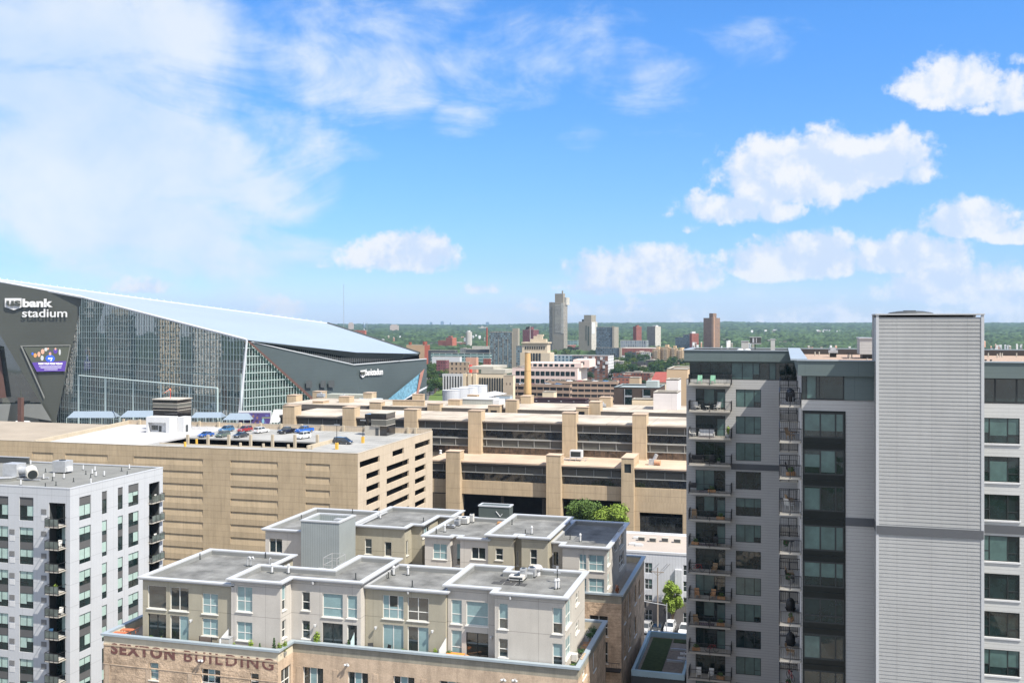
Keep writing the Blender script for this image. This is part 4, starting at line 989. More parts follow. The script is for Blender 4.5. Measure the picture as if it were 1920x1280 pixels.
    unit(I, Z - 27.0, STR, m_warm, [(0, 1035, 1047.5, 1033, 1060, 'slat'), (2, 1086, 1099.5, 1038, 1067, 'w2b'), (2, 1103.7, 1133, 1039, 1069, 'w2b'), (2, 1086, 1099.5, 1083, 1109, 'w2b'), (2, 1103.7, 1133, 1083, 1109, 'w2b'),
        (3, 1138.5, 1143.5, 1034, 1062, 'w2b'), (3, 1138.5, 1143.5, 1078, 1104, 'w2b'), (3, 1152, 1156, 1008, 1034, 'w1'), (3, 1161, 1169, 995, 1030, 'bigd'), (3, 1161, 1170, 1042, 1070, 'bigd')])
    # stair enclosure in ribbed metal, open on top
    rib = MAT('ribbed_grey_metal', (0.24, 0.265, 0.265), .5, .4, .06, .5, lines=(('H', .32, .05, .72, 0),))
    S = [(-59.0, 113.4), (-53.7, 113.4), (-53.7, 118.3), (-59.0, 118.3)]; zt = Z - 24.9
    s = MB()
    for i, a, b, L, rot in edges(S): wallh(s, (a[0], a[1], rot), L, STR, zt - .02, [], 0)
    s.build('stair_enclosure', rib, SX)
    r = MB(); ring(r, offs(S, .08), offs(S, -.35), zt - .15, zt + .03); r.build('coping', m_cop, SX)
    i_ = MB(); ring(i_, offs(S, -.34), offs(S, -.36), zt - 1.3, zt - .16); i_.q([(x, y, zt - 1.2) for x, y in offs(S, -.3)]); i_.build('enclosure_lining', rib, SX)
    MB().box(-56.0, -54.9, 116.6, 117.7, zt - 1.2, zt - .35).build('roof_box', m_metal, SX)
    # dark lift box at the back
    L_ = [(-40.4, 129.6), (-36.0, 129.6), (-36.0, 131.4), (-40.4, 131.4)]
    b = MB().prism(L_, STR, Z - 25.0); b.build('lift_box', MAT('dark_green_panel', (.07, .085, .08), .6), SX); r = MB(); ring(r, offs(L_, .08), offs(L_, -.2), Z - 25.12, Z - 24.95); r.build('coping', m_cop, SX)
    m = MB(); m.tube((-37.9, 129.55, Z - 25.7), (-37.3, 129.55, Z - 26.4), .05, 5); m.tube((-37.3, 129.55, Z - 26.4), (-37.0, 129.55, Z - 26.0), .05, 5); m.build('gooseneck', m_white, SX)
    # metal canopy and stair frame between the rows
    c = MB(); n = 8
    for k in range(n):
        a, b2 = math.pi * (0.15 + .7 * k / n), math.pi * (0.15 + .7 * (k + 1) / n)
        c.q([(-56 + 1.8 * -math.cos(a), 110.5, STR + 1.6 + 1.1 * math.sin(a)), (-56 + 1.8 * -math.cos(b2), 110.5, STR + 1.6 + 1.1 * math.sin(b2)), (-56 + 1.8 * -math.cos(b2), 113.3, STR + 1.6 + 1.1 * math.sin(b2)), (-56 + 1.8 * -math.cos(a), 113.3, STR + 1.6 + 1.1 * math.sin(a))])
    c.build('arched_canopy', m_metal, SX)
    f = MB()
    for (x, y) in ((-54.2, 110), (-52.4, 110), (-54.2, 112.4), (-52.4, 112.4)): f.tube((x, y, STR), (x, y, STR + 4.8), .045, 5)
    for z in (1.5, 3.0, 3.9, 4.8): 
        f.tube((-54.2, 110, STR + z), (-52.4, 110, STR + z), .035, 4); f.tube((-54.2, 112.4, STR + z), (-52.4, 112.4, STR + z), .035, 4); f.tube((-52.4, 110, STR + z), (-52.4, 112.4, STR + z), .035, 4); f.tube((-54.2, 110, STR + z), (-54.2, 112.4, STR + z), .035, 4)
    f.build('stair_frame', m_metal, SX)
    # Juliet balconies on the dark side
    for (Y0, z) in ((107.2, -41.5), (107.2, -48.5)):
        m = MB(); x = -18.65; m.box(x - 3.4, x, Y0 + 9.0, Y0 + 10.2, Z + z, Z + z + .12)
        for k in range(18): m.box(x - 3.4 + k * .2, x - 3.38 + k * .2, Y0 + 9.0, Y0 + 9.03, Z + z, Z + z + 1.1)
        m.box(x - 3.4, x, Y0 + 8.98, Y0 + 9.04, Z + z + 1.08, Z + z + 1.14); m.build('steel_balcony', m_black, SX)
sexton()
def text_mesh(body, size=1.0, extrude=0.02, offset=0.0, width=None, height=None, shear=0.0, spacing=1.0):
    cu = bpy.data.curves.new('t', 'FONT'); cu.body = body; cu.size = size; cu.extrude = extrude; cu.offset = offset; cu.shear = shear; cu.space_character = spacing
    o = bpy.data.objects.new('t', cu); COL.objects.link(o)
    dg = bpy.context.evaluated_depsgraph_get(); me = bpy.data.meshes.new_from_object(o.evaluated_get(dg)); bpy.data.objects.remove(o); bpy.data.curves.remove(cu)
    xs = [v.co.x for v in me.vertices]; ys = [v.co.y for v in me.vertices]; x0, x1, y0, y1 = min(xs), max(xs), min(ys), max(ys)
    sx = (width / (x1 - x0)) if width else 1; sy = (height / (y1 - y0)) if height else sx
    for v in me.vertices: v.co.x = (v.co.x - x0) * sx; v.co.y = (v.co.y - y0) * sy
    return me
def text_obj(name, body, mat, parent, loc, rot, **k):
    """lettering standing upright in the plane: local x along the wall, y up"""
    me = text_mesh(body, **k); me.materials.clear(); me.materials.append(mat)
    for v in me.vertices: v.co = Vector((v.co.x, -v.co.z, v.co.y))
    o = put(name, me, parent, loc, rot); return o
# worn painted sign: maroon paint, flaked where the stone shows
m = bpy.data.materials.new('flaked_maroon_paint'); m.use_nodes = True; T = NT(m.node_tree); MATS['flaked_maroon_paint'] = m
pos = T.n.new('ShaderNodeNewGeometry').outputs['Position']
k = T.mr(T.noise(pos, 3.7, 6, .7), .30, .41)
T.l.new(T.mix(k, (0.44, 0.33, 0.24, 1), (0.125, 0.055, 0.048, 1)), T.n['Principled BSDF'].inputs['Base Color']); T.n['Principled BSDF'].inputs['Roughness'].default_value = .95
x0, x1 = AX(207, 88.2), AX(512, 88.2)
text_obj('painted_lettering', 'SEXTON', m, SX, (x0, 88.285, EYE - 34.55), 0.0, width=(x1 - x0) * .405, height=1.15, extrude=.012, offset=.045, spacing=1.25)
text_obj('painted_lettering', 'BUILDING', m, SX, (x0 + (x1 - x0) * .462, 88.285, EYE - 34.55), 0.0, width=(x1 - x0) * .538, height=1.15, extrude=.012, offset=.016, spacing=1.25)
# terrace and roof things ----------------------------------------------------------------------------
def roof_things():
    Z = EYE
    zr = Z - 27.2
    # goosenecks and vent pipes
    def gpos(px, py, z): return GP(px, py, z)
    src = thing('vent_pipe', 'x', 'pipe'); MB().cyl(0, 0, 0, .7, .06, n=6).build('pipe', m_dark, src); MB().cyl(0, 0, 0, .12, .16, .08, 8).build('collar', m_dark, src)
    spots = [(375, 1048, 'on the olive roof at the far left of the brick building', -27.2), (498, 1046, 'beside the white pipes of the olive far-left roof', -27.2), (531, 1070, 'near the stair frame on the lilac roof', -26.6), (667, 1086, 'at the right end of the lilac roof', -26.6),
             (728, 1084, 'at the left of the low roof between the two higher ones', -27.2), (773, 1100, 'at the front of the low roof between the two higher ones', -27.2), (974, 1097, 'in front of the white unit on the front right roof', -26.6), (565, 974, 'behind the ribbed stair enclosure', -27.2), (661, 962, 'left on the second back roof', -27.0), (794, 979, 'front right on the second back roof', -27.0), (818, 1000, 'at the left of the third back roof', -27.2),
             (960, 983, 'at the back left of the fourth back roof', -26.6), (985, 1002, 'at the front of the fourth back roof', -26.6), (1069, 990, 'at the left of the last back roof', -27.5), (1069, 1011, 'front left of the last back roof', -27.5)]
    for i, (px, py, where, dz) in enumerate(spots):
        x, y = gpos(px, py, Z + dz); lab = 'thin dark vent pipe ' + where
        if i == 0: move(src, (x, y, Z + dz), 0, lab, 'dark vent pipes on the penthouse roofs')
        else: dup(src, (x, y, Z + dz), 0, lab)
    wp = thing('vent_pipe', 'x', 'pipe'); m_ = MB(); m_.cyl(0, 0, 0, .9, .12, n=8); m_.build('pipe', m_white, wp); MB().cyl(0, 0, .85, 1.05, .18, .10, 8).build('cowl', m_white, wp); MB().cyl(0, 0, 0, .12, .24, .15, 8).build('collar', m_dark, wp)
    spots = [(510, 1074, 'tall white vent on the left of the lilac roof', -26.6), (541, 1075, 'short white vent in the middle of the lilac roof', -26.6), (713, 972, 'white vent on the second back roof', -27.0), (834, 997, 'white vent on the third back roof', -27.2), (738, 1078, 'left of two white vents on the low front roof', -27.2), (765, 1078, 'right of two white vents on the low front roof', -27.2),
             (997, 1001, 'white vent in the middle of the fourth back roof', -26.6), (1088, 1015, 'white vent on the last back roof', -27.5), (1042, 1104, 'left of the twin white vents on the front right roof', -26.6), (1047, 1103, 'right of the twin white vents on the front right roof', -26.6)]
    for i, (px, py, lab, dz) in enumerate(spots):
        x, y = gpos(px, py, Z + dz)
        if i == 0: move(wp, (x, y, Z + dz), 0, lab, 'white vents on the penthouse roofs')
        else: dup(wp, (x, y, Z + dz), 0, lab)
    # gooseneck pair
    x, y = gpos(464, 1061, zr)
    t = thing('gooseneck_vent', 'x', 'vent'); m_ = MB(); pts = [(0, 0, 0), (0, 0, .8), (.1, 0, 1.0), (.25, 0, 1.05), (.36, 0, .95), (.38, 0, .75)]
    for a, b in zip(pts, pts[1:]): m_.tube(a, b, .09, 7)
    m_.build('pipe', m_metal, t); MB().cyl(0, 0, 0, .12, .2, .14, 8).build('collar', m_dark, t)
    move(t, (x, y, zr), 0, 'left of two hooked metal vents on the olive far-left roof', 'hooked vents'); x, y = gpos(470, 1061, zr); dup(t, (x, y, zr), 0, 'right of two hooked metal vents on the olive far-left roof')
    x, y = gpos(505, 1058, zr); dup(t, (x, y, zr), 1.2, 'small hooked vent near the right end of the olive far-left roof', sc=(.7, .7, .7))
    x, y = gpos(1045, 1092, Z - 26.6)
    t = thing('antenna_mast', 'short antenna mast behind the twin white vents on the front right roof', 'antenna', (x, y, Z - 26.6)); MB().cyl(x, y, Z - 26.6, Z - 24.9, .05, n=6).build('mast', m_dark, t); MB().box(x - .35, x + .35, y - .04, y + .04, Z - 25.6, Z - 25.52).box(x - .1, x + .1, y - .1, y + .1, Z - 25.2, Z - 24.9).build('cross_arm', m_metal, t)
    # condensers on the front right roof
    def unit_at(px, py, w, d, h, lab, z):
        x, y = gpos(px, py, z); t = thing('rooftop_unit', lab, 'air conditioner', (x, y, z), 0)
        MB().box(x - w / 2, x + w / 2, y, y + d, z + .15, z + h).build('cabinet', m_wht if 'white' in lab else m_metal, t)
        g_ = MB().cyl(x, y + d / 2, z + h, z + h + .05, min(w, d) * .36, n=14); g_.build('fan_grille', m_dark, t)
        MB().box(x - w / 2, x - w / 2 + .1, y, y + d, z, z + .15).box(x + w / 2 - .1, x + w / 2, y, y + d, z, z + .15).build('skid', m_dark, t)
        q = MB()
        for k_ in range(5): q.box(x - w / 2 + .05, x + w / 2 - .05, y - .012, y, z + .25 + k_ * (h - .35) / 5, z + .28 + k_ * (h - .35) / 5)
        q.build('louvres', m_dark, t); return t
    unit_at(967, 1090, 1.5, 1.0, .55, 'low white air conditioner on the front right penthouse roof', Z - 26.6)
    unit_at(980, 1086, .6, .7, 1.1, 'narrow grey condenser left of the round one on the front right roof', Z - 26.6); unit_at(996, 1083, .8, .8, 1.0, 'square grey condenser beside the narrow one on the front right roof', Z - 26.6)
    x, y = gpos(1008, 1078, Z - 26.6); t = thing('roof_fan', 'white dome fan beside the condensers on the front right roof', 'fan', (x, y, Z - 26.6)); MB().cyl(x, y, Z - 26.6, Z - 25.9, .3, n=10).build('neck', m_white, t); MB().sphere((x, y, Z - 25.8), .55, .55, .35, 12, 6).build('dome', m_white, t, True)
    unit_at(868, 983, 1.3, .9, .9, 'large white condenser at the back of the third back roof', Z - 27.2); unit_at(856, 986, .7, .7, .8, 'dark grey condenser left of the large one on the third back roof', Z - 27.2); unit_at(844, 990, 1.1, .6, .4, 'low grey condenser at the left end of the row on the third back roof', Z - 27.2); unit_at(884, 980, .5, .5, 1.2, 'slim white condenser at the right end of the row on the third back roof', Z - 27.2)
    # roof mats
    x0, y0 = gpos(921, 1094, Z - 26.6)
    mat_ = MAT('rubber_mat', (.06, .06, .06), .9)
    for i, (a, b, lab) in enumerate(((0, 0, 'front left'), (1.25, 0, 'front middle'), (2.5, 0, 'front right'), (.6, 1.1, 'back left'), (1.85, 1.1, 'back right'))):
        tag(MB().box(x0 + a, x0 + a + 1.1, y0 + b, y0 + b + .95, Z - 26.6, Z - 26.56).build('roof_mat', mat_), '%s of the black rubber mats on the front right roof' % lab, 'mat', 'black mats on the front right roof')
    tag(MB().box(-37.3, -35.9, 128.0, 128.6, Z - 27.2, Z - 26.85).build('roof_planter', m_wood), 'small brown box before the dark lift box on the third back roof', 'box')
    # terraces ---------------------------------------------------------------------------------------
    zt = STR
    cone = plant(1.9, 'cone', m_leafC, m_pot, r=.42)
    def tp(px, Y): return AX(px, Y)
    move(cone, (tp(512, 88.75), 88.95, zt), 0, 'tallest cone shrub on the left terrace, before the lilac wall', 'cone shrubs on the brick building terrace')
    dup(cone, (tp(485, 88.75), 88.95, zt), 1, 'small cone shrub left of the tallest one on the left terrace', sc=(.8, .8, .65)); dup(cone, (tp(652, 91.6), 91.75, zt), 2, 'small cone shrub before the lilac penthouse doors', sc=(.9, .9, .75))
    gr = plant(1.5, 'bush', m_leafB, m_pot, r=.35); move(gr, (tp(469, 88.8), 88.95, zt), 0, 'upright lime green grass left on the terrace before the lilac wall', 'lime green plants on the terrace')
    for (px, Y, lab, s) in ((524, 88.9, 'lime green grass right of the tallest cone shrub', 1.0), (534, 89.6, 'lime green grass at the terrace corner', 1.0), (439, 88.9, 'lime green grass beside the white partition', .7), (302, 88.9, 'lime green bush before the far-left glass doors', .6), (594, 91.75, 'large lime green bush beside the narrow lilac windows', 1.35), (816, 92.3, 'lime green plant left of the right-hand white partition', .8), (932, 92.1, 'lime green plant at the foot of the front right wall', .7), (901, 92.2, 'small lime green plant on the wall edge', .4)):
        dup(gr, (tp(px, Y), Y, zt), px * .1, lab, sc=(s, s, s))
    fl = plant(.8, 'bush', m_leafA, m_pot, True, .32); move(fl, (tp(755, 92.2), 92.3, zt), 0, 'pink flowering pot nearest the olive glass doors', 'pink flower pots on the terrace')
    for (px, Y, lab, s) in ((705, 92.2, 'pink flowering pot left of the wicker chairs', .9), (737, 92.0, 'pink flowering pot left of the olive glass doors', .7), (842, 92.7, 'pink flowering pot right of the white partition', 1.1), (283, 89.2, 'dark flowering pot before the far-left glass doors', 1.0), (1072, 92.6, 'pink flowering pot at the front right terrace corner', 1.0)):
        dup(fl, (tp(px, Y), Y, zt), px * .2, lab, sc=(s, s, s))
    wk = lounge_chair(m_blk); move(wk, (tp(694, 92.0), 92.2, zt), .5, 'left black wicker chair on the middle terrace', 'black wicker terrace chairs'); dup(wk, (tp(722, 92.0), 92.2, zt), -.6, 'right black wicker chair on the middle terrace')
    t = small_table(m_wood, .4); move(t, (tp(708, 91.9), 92.0, zt), 0, 'round brown table between the black wicker chairs')
    # orange picnic table
    x = tp(853, 92.3); t = thing('dining_table', 'bright orange wooden table on the terrace before the big blind', 'table', (x, 92.3, zt), 0)
    for k_ in range(4): MB().box(x - .9, x + .9, 92.0 + k_ * .21, 92.18 + k_ * .21, zt + .72, zt + .76).build('plank', m_org, t)
    for sx in (-.75, .75):
        for sy in (92.1, 92.7): MB().box(x + sx - .04, x + sx + .04, sy - .04, sy + .04, zt, zt + .72).build('leg', m_wood, t)
    bn = thing('bench', 'x', 'bench'); MB().box(-.8, .8, -.15, .15, .42, .46).build('seat', m_wood, bn)
    for sx in (-.65, .65): MB().box(sx - .03, sx + .03, -.12, .12, 0, .42).build('leg', m_wood, bn)
    move(bn, (x - 1.4, 92.6, zt), .7, 'brown bench left of the orange table', 'terrace benches'); dup(bn, (x + 1.4, 92.8, zt), -.7, 'brown bench right of the orange table')
    # wooden sun loungers on the left terrace corner
    s_ = thing('sun_lounger', 'x', 'lounger'); MB().box(-.9, .5, -.33, .33, .28, .33).build('bed', MAT('red_cedar', (.45, .14, .06), .6, lines=(('X', .12, .02, .5, 0),)), s_); MB().q([(.5, -.33, .3), (1.1, -.33, .6), (1.1, .33, .6), (.5, .33, .3)]).build('backrest', MATS['red_cedar'], s_)
    for sx in (-.8, .8):
        for sy in (-.28, .28): MB().box(sx - .03, sx + .03, sy - .03, sy + .03, 0, .28).build('leg', MATS['red_cedar'], s_)
    move(s_, (-67.3, 89.3, zt + .5), 0.2, 'nearer red wooden lounger at the left terrace corner', 'red wooden loungers'); dup(s_, (-67.2, 90.4, zt + .5), .2, 'farther red wooden lounger at the left terrace corner')
    # partitions and screens
    for (px, Y0, Y1, lab) in ((411, 88.6, 89.9, 'white sloping partition between the far-left and lilac terraces'), (659.5, 91.7, 91.9, 'x'), (823, 91.7, 92.9, 'white slatted partition left of the orange table')):
        if lab == 'x': px, Y0, Y1, lab = 657.5, 91.72, 91.88, 'pale green glass partition right of the lilac doors'
        x = tp(px, Y0); t = thing('terrace_partition', lab, 'partition', (x, Y0, zt)); mp = m_white if 'white' in lab else MAT('pale_green_glass', (.45, .6, .58), .2, .5)
        MB().q([(x, Y0, zt), (x + .3, Y1, zt), (x + .3, Y1, zt + 2.1), (x, Y0, zt + 1.3)]).q([(x + .05, Y0, zt), (x + .05, Y0, zt + 1.3), (x + .35, Y1, zt + 2.1), (x + .35, Y1, zt)]).build('panel', mp, t)
        MB().tube((x, Y0, zt), (x, Y0, zt + 1.35), .04, 5).build('post', m_metal, t); MB().tube((x + .3, Y1, zt), (x + .3, Y1, zt + 2.15), .04, 5).build('post', m_metal, t)
    x = tp(423, 88.9); t = thing('storage_cabinet', 'grey storage cabinet beside the white partition on the left terrace', 'cabinet', (x, 88.9, zt)); MB().box(x - .45, x + .45, 88.8, 89.5, zt + .05, zt + 1.4).build('body', m_metal, t); MB().box(x - .5, x + .5, 88.75, 89.55, zt + 1.4, zt + 1.46).build('lid', m_metal, t); MB().box(x - .4, x - .02, 88.78, 88.8, zt + .1, zt + 1.35).box(x + .02, x + .4, 88.78, 88.8, zt + .1, zt + 1.35).build('door', m_conc, t)
    x = tp(375, 88.9); t = thing('folding_screen', 'brown mesh screen on the far-left terrace', 'screen', (x, 88.9, zt)); MB().box(x - .1, x + 1.3, 88.95, 88.98, zt + .1, zt + 1.3).build('mesh', MAT('brown_mesh', (.14, .11, .09), .8), t); f = MB(); 
    for a in (x - .1, x + 1.3): f.box(a - .03, a + .03, 88.93, 89.0, zt, zt + 1.35)
    f.build('frame', m_black, t)
    src = thing('wall_lamp', 'x', 'lamp'); MB().box(-.08, .08, -.06, 0, -.1, .1).build('bracket', m_metal, src); MB().cyl(0, -.28, -.12, .12, .10, .14, 8).build('shade', m_white, src); MB().box(-.02, .02, -.28, -.05, .05, .09).build('arm', m_metal, src)
    lamps = [(360, 1162, 89.9, 'on the olive far-left wall'), (592.5, 1171, 91.9, 'between the narrow and wide lilac windows'), (706, 1175, 92.9, 'on the olive wall left of its doors'), (812, 1182, 92.9, 'on the olive wall right of its doors'), (589, 1091, 91.9, 'high under the lilac coping'), (767, 1109, 92.9, 'high under the olive coping'), (958, 1119, 91.9, 'high under the front right coping'), (922, 1193, 93.3, 'beside the recessed glass doors')]
    for i, (px, py, Y, lab) in enumerate(lamps):
        x = AX(px, Y); l = (x, Y, ZP(py, x, Y)); lab = 'small wall lamp ' + lab
        if i == 0: move(src, l, 0, lab, 'wall lamps on the penthouses')
        else: dup(src, l, 0, lab)
    fl_ = thing('flood_light', 'x', 'lamp'); MB().box(-.1, .1, -.3, 0, -.08, .08).build('bracket', m_metal, fl_); MB().sphere((-.16, -.34, 0), .13, .13, .12, 8, 5).build('lamp_head', m_white, fl_); MB().sphere((.2, -.34, -.02), .13, .13, .12, 8, 5).build('lamp_head', m_white, fl_)
    for i, (px, py, Y, lab) in enumerate(((379, 1236, 88.25, 'over the painted lettering'), (652, 1244, 91.35, 'on the brick front under the lilac penthouse'), (966, 1273, 91.35, 'on the brick front under the front right penthouse'), (945, 1272, 91.35, 'left of the twin lamp on the brick front'))):
        x = AX(px, Y); l = (x, Y, ZP(py, x, Y)); lab = 'twin white flood light ' + lab
        if i == 0: move(fl_, l, 0, lab, 'flood lights on the brick front')
        else: dup(fl_, l, 0, lab)
    # planting along the right terrace
    b = plant(1.3, 'bush', m_leafD, m_pot, r=.75); move(b, (-19.35, 103.2, zt), 0, 'large dark green shrub at the far end of the right terrace', 'shrubs on the right terrace')
    dup(b, (-19.4, 101.6, zt), 1, 'large dark green shrub next to the far one on the right terrace'); dup(b, (-19.4, 96.8, zt), 2, 'round green shrub halfway along the right terrace', sc=(.8, .8, .8)); dup(b, (-19.3, 93.4, zt), 2, 'round green shrub nearest the terrace corner', sc=(.55, .55, .6))
    wd = lounge_chair(m_wood); move(wd, (-19.5, 99.6, zt), -1.4, 'farther wooden armchair on the right terrace', 'wooden armchairs on the right terrace'); dup(wd, (-19.5, 98.4, zt), -1.5, 'nearer wooden armchair on the right terrace')
    tag(MB().box(-19.98, -19.45, 94.6, 95.3, zt + .35, zt + 1.0).build('wall_air_conditioner', m_wht), 'white air conditioner on the right-hand penthouse wall', 'air conditioner')
    # person on the back right terrace
    t = plant(1.5, 'bush', MAT('copper_leaf', (.30, .12, .06), .8), m_pot, r=.3); move(t, (-19.5, 119.5, zt), 0, 'copper-coloured shrub in a pot on the back right terrace')
roof_things()
# ================================================================ 4. tan parking garage
m_tan = MAT('tan_precast', (0.405, 0.318, 0.21), 0.92, 0.12, 0.09, 0.25, stain=.28, lines=(('Z', 3.03, 0.10, .74, 0.72), ('Z', 3.03, 0.09, .80, 2.4)), fine=.10)
m_tan2 = MAT('tan_precast_side', (0.45, 0.375, 0.285), 0.92, 0.12, 0.06, 0.3, stain=.2, lines=(('Z', 3.05, 0.09, .84, 0.4), ('Y', 8.1, .12, .82, 0)))
m_tan3 = MAT('tan_precast_panel', (0.43, 0.335, 0.225), 0.92, 0.12, 0.07, 0.3, stain=.22, lines=(('Z', 4.4, 0.12, .72, 0.4), ('H', 3.1, .09, .80, .4)), fine=.08)
m_deck = MAT('concrete_deck', (0.28, 0.278, 0.265), 0.92, 0.12, 0.20, 0.12, stain=0, fine=.06)
m_deckw = MAT('white_coated_deck', (0.40, 0.395, 0.395), 0.9, 0.12, 0.12, 0.10)
m_yel = MAT('yellow_paint', (.60, .36, .06), .6); m_line = MAT('white_line_paint', (.45, .45, .44), .8)
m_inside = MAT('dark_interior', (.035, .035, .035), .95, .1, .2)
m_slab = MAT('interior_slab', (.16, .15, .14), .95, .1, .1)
GZ, GP_ = 31.5, 32.4
def garage():
    root = thing('parking_garage', 'big tan concrete parking garage with cars on its open roof deck', 'parking garage', (-93.5, 207.2, 0))
    Y0, Y1, XR, XL = 207.2, 257.0, -93.5, -182.0
    w = MB(); fr = (-262.0, Y0, 0.0); hs = []
    for k in range(9):
        zt = EYE - 32.3 - 3.03 * k
        for (a, b) in ((122, 202), (250.5, 380.6), (432, 521), (573, 618.5), (60, 100)):
            hs.append((AX(a, Y0) + 262, AX(b, Y0) + 262, zt - 1.75, zt))
    wallh(w, fr, 262 + XR, 0, GP_, hs, 0, .0)
    for a, b, c, d in [h for h in hs if h[2] > .1]:      # panels that lean in at the top
        w.fq(fr, [(a, 0, c), (b, 0, c), (b, .24, d), (a, .24, d)]); w.fq(fr, [(a, 0, d), (a, .24, d), (b, .24, d), (b, 0, d)]); w.fq(fr, [(a, 0, c), (a, .24, d), (a, 0, d)]); w.fq(fr, [(b, 0, c), (b, 0, d), (b, .24, d)])
    w.build('wall', m_tan, root)
    w = MB(); frr = (XR, Y0, HALF); hs = []
    def U(px): return YX(px, XR) - Y0
    for k in range(9):
        zt = EYE - 31.65 - (0 if k == 0 else .2) - 3.05 * k; zb = zt - 1.45
        for (a0, b0, a1, b1) in ((674.5, 712, 687, 712), (736, 757.5, 725, 767), (778, 806.5, 778, 798)):
            a, b = (a0, b0) if k == 0 else (a1, b1); hs.append((U(a), U(b), zb, zt))
    wallh(w, frr, Y1 - Y0, 0, GP_, hs, 0, .45)
    w.build('side_wall', m_tan2, root)
    # interior slabs and core
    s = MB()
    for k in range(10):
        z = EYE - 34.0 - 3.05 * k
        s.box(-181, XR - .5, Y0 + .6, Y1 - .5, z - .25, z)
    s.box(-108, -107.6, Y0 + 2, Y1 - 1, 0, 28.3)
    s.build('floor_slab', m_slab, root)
    # columns behind the openings
    c = MB()
    for px in (771, 809): y = YX(px, XR); c.box(XR - 2.4, XR - 1.7, y - .4, y + .4, 0, GZ - .35)
    c.build('column', m_tan2, root)
    # parapets
    p = MB(); p.box(-262, XR - .3, Y0 + .02, Y0 + .3, GZ - .2, GP_ - .003); p.box(XR - .3, XR - .003, Y0 + .02, Y1, GZ - .2, GP_ - .004)
    p.box(-191.5, XR - .3, Y1 - .3, Y1, 0, GP_ + .5)
    p.build('parapet', m_tan2, root)
    p = MB(); p.prism([(-182.2, Y0 + .3), (-181.6, Y0 + .3), (-191.0, Y1 - .3), (-191.7, Y1 - .3)], 0, GP_ + .25); p.build('side_parapet', MAT('cream_concrete', (.42, .36, .27), .9, .12, .08, .3, stain=.1), root)
    co = MB(); co.box(-262, XR + .05, Y0 - .05, Y0 + .34, GP_, GP_ + .06); co.box(-191.6, XR - .35, Y1 - .34, Y1 + .05, GP_ + .5, GP_ + .56); co.box(XR - .34, XR + .05, Y0 + .345, Y1 + .05, GP_, GP_ + .06); co.build('coping', MAT('pale_coping', (.42, .37, .30), .8), root)
    # roof deck with the ramp opening
    hx0, hx1, hy0, hy1 = -155.0, -111.5, 218.0, 231.6
    d = MB()
    d.box(hx0, XR - .3, Y0 + .3, hy0, GZ - .35, GZ); d.box(hx0, XR - .3, hy1, Y1 - .3, GZ - .35, GZ); d.box(hx1, XR - .3, hy0, hy1, GZ - .35, GZ)
    d.build('roof_deck', m_deck, root)
    d = MB(); d.prism([(-181.7, Y0 + .3), (hx0 - .01, Y0 + .3), (hx0 - .01, Y1 - .3), (-191.2, Y1 - .3)], GZ - .35, GZ + .12); d.build('upper_deck', m_deckw, root)
    d = MB(); d.q([(hx0, hy0 - 10, 28.42), (hx1, hy0 - 10, 28.42), (hx1, hy1 + 12, 28.42), (hx0, hy1 + 12, 28.42)]); d.build('lower_deck', m_slab, root)
    d = MB(); d.prism([(-262, Y0 + .3), (-182.3, Y0 + .3), (-191.9, Y1), (-262, Y1)], 0, GZ - .2); d.build('annex_deck', MAT('warm_deck', (.29, .25, .20), .9, .1, .1, .1), root)
    lw = MB(); lw.box(hx1 - .2, hx1 + .15, hy0 - .4, hy1 + 6.5, GZ, GZ + .9); lw.box(hx0 + 2, hx1, hy0 - .25, hy0, GZ - .9, GZ + .25); lw.build('ramp_wall', MATS['cream_concrete'], root)
    st = MB()
    for k in range(13):
        x = -152 + k * 3.3 if k < 12 else -108
        st.box(x, x + .12, Y0 + 2.6, Y0 + 7.8, GZ + .004, GZ + .008)
    for k in range(20): x = -157.0 + k * 3.1 - .5; st.box(x, x + .12, Y1 - 6.5, Y1 - 1.2, GZ + .004 + (.12 if x < hx0 else 0), GZ + .008 + (.12 if x < hx0 else 0))
    for k in range(6): y = 222 + k * 4.5; st.box(-103.5, -98.5, y, y + .14, GZ + .004, GZ + .008)
    for k in range(7): st.box(-180 + k * 3.4, -179.9 + k * 3.4, 225, 229.5, GZ + .124, GZ + .128)
    st.build('parking_line', m_line, root)
    for px in (352, 390, 429, 470, 511, 553, 595):
        x = AX(px, 226.5); MB().box(x - .3, x + .3, 226.2, 226.8, 28.0, ZP(814.5, x, 226.5)).build('ramp_column', MATS['cream_concrete'], root)
    for px, py in ((451, 835), (494, 837), (540.7, 837), (585, 839)):
        x = AX(px, 217.8); MB().box(x - .22, x + .22, 217.5, 218.0, GZ - .5, GZ + 1.0).build('ramp_post', MATS['cream_concrete'], root)
    for px in (232, 262, 374, 410, 451, 489, 527, 566, 604, 644, 686, 726, 765, 779):
        x = AX(px, Y1 - .5); MB().box(x - .3, x + .3, Y1 - .8, Y1 - .3, GZ, GP_ + .8).build('parapet_post', MATS['cream_concrete'], root)
    # stair tower with the white base
    Yt = YX(308, AX(308, 275))
    Yt = 238.0
    xa, xb = AX(274, Yt), AX(318, Yt); yb = YX(343, xb)
    st_root = thing('stair_tower', 'dark banded stair tower with a white base at the back left of the garage roof', 'stair tower', (xa, Yt, GZ))
    zt = ZP(781, xa, Yt)
    w = MB(); wallh(w, (xa, Yt, 0), xb - xa, GZ + .1, zt, [(.6, xb - xa - 1.2, GZ + .3, zt - 1.55)], 0, 1.2)
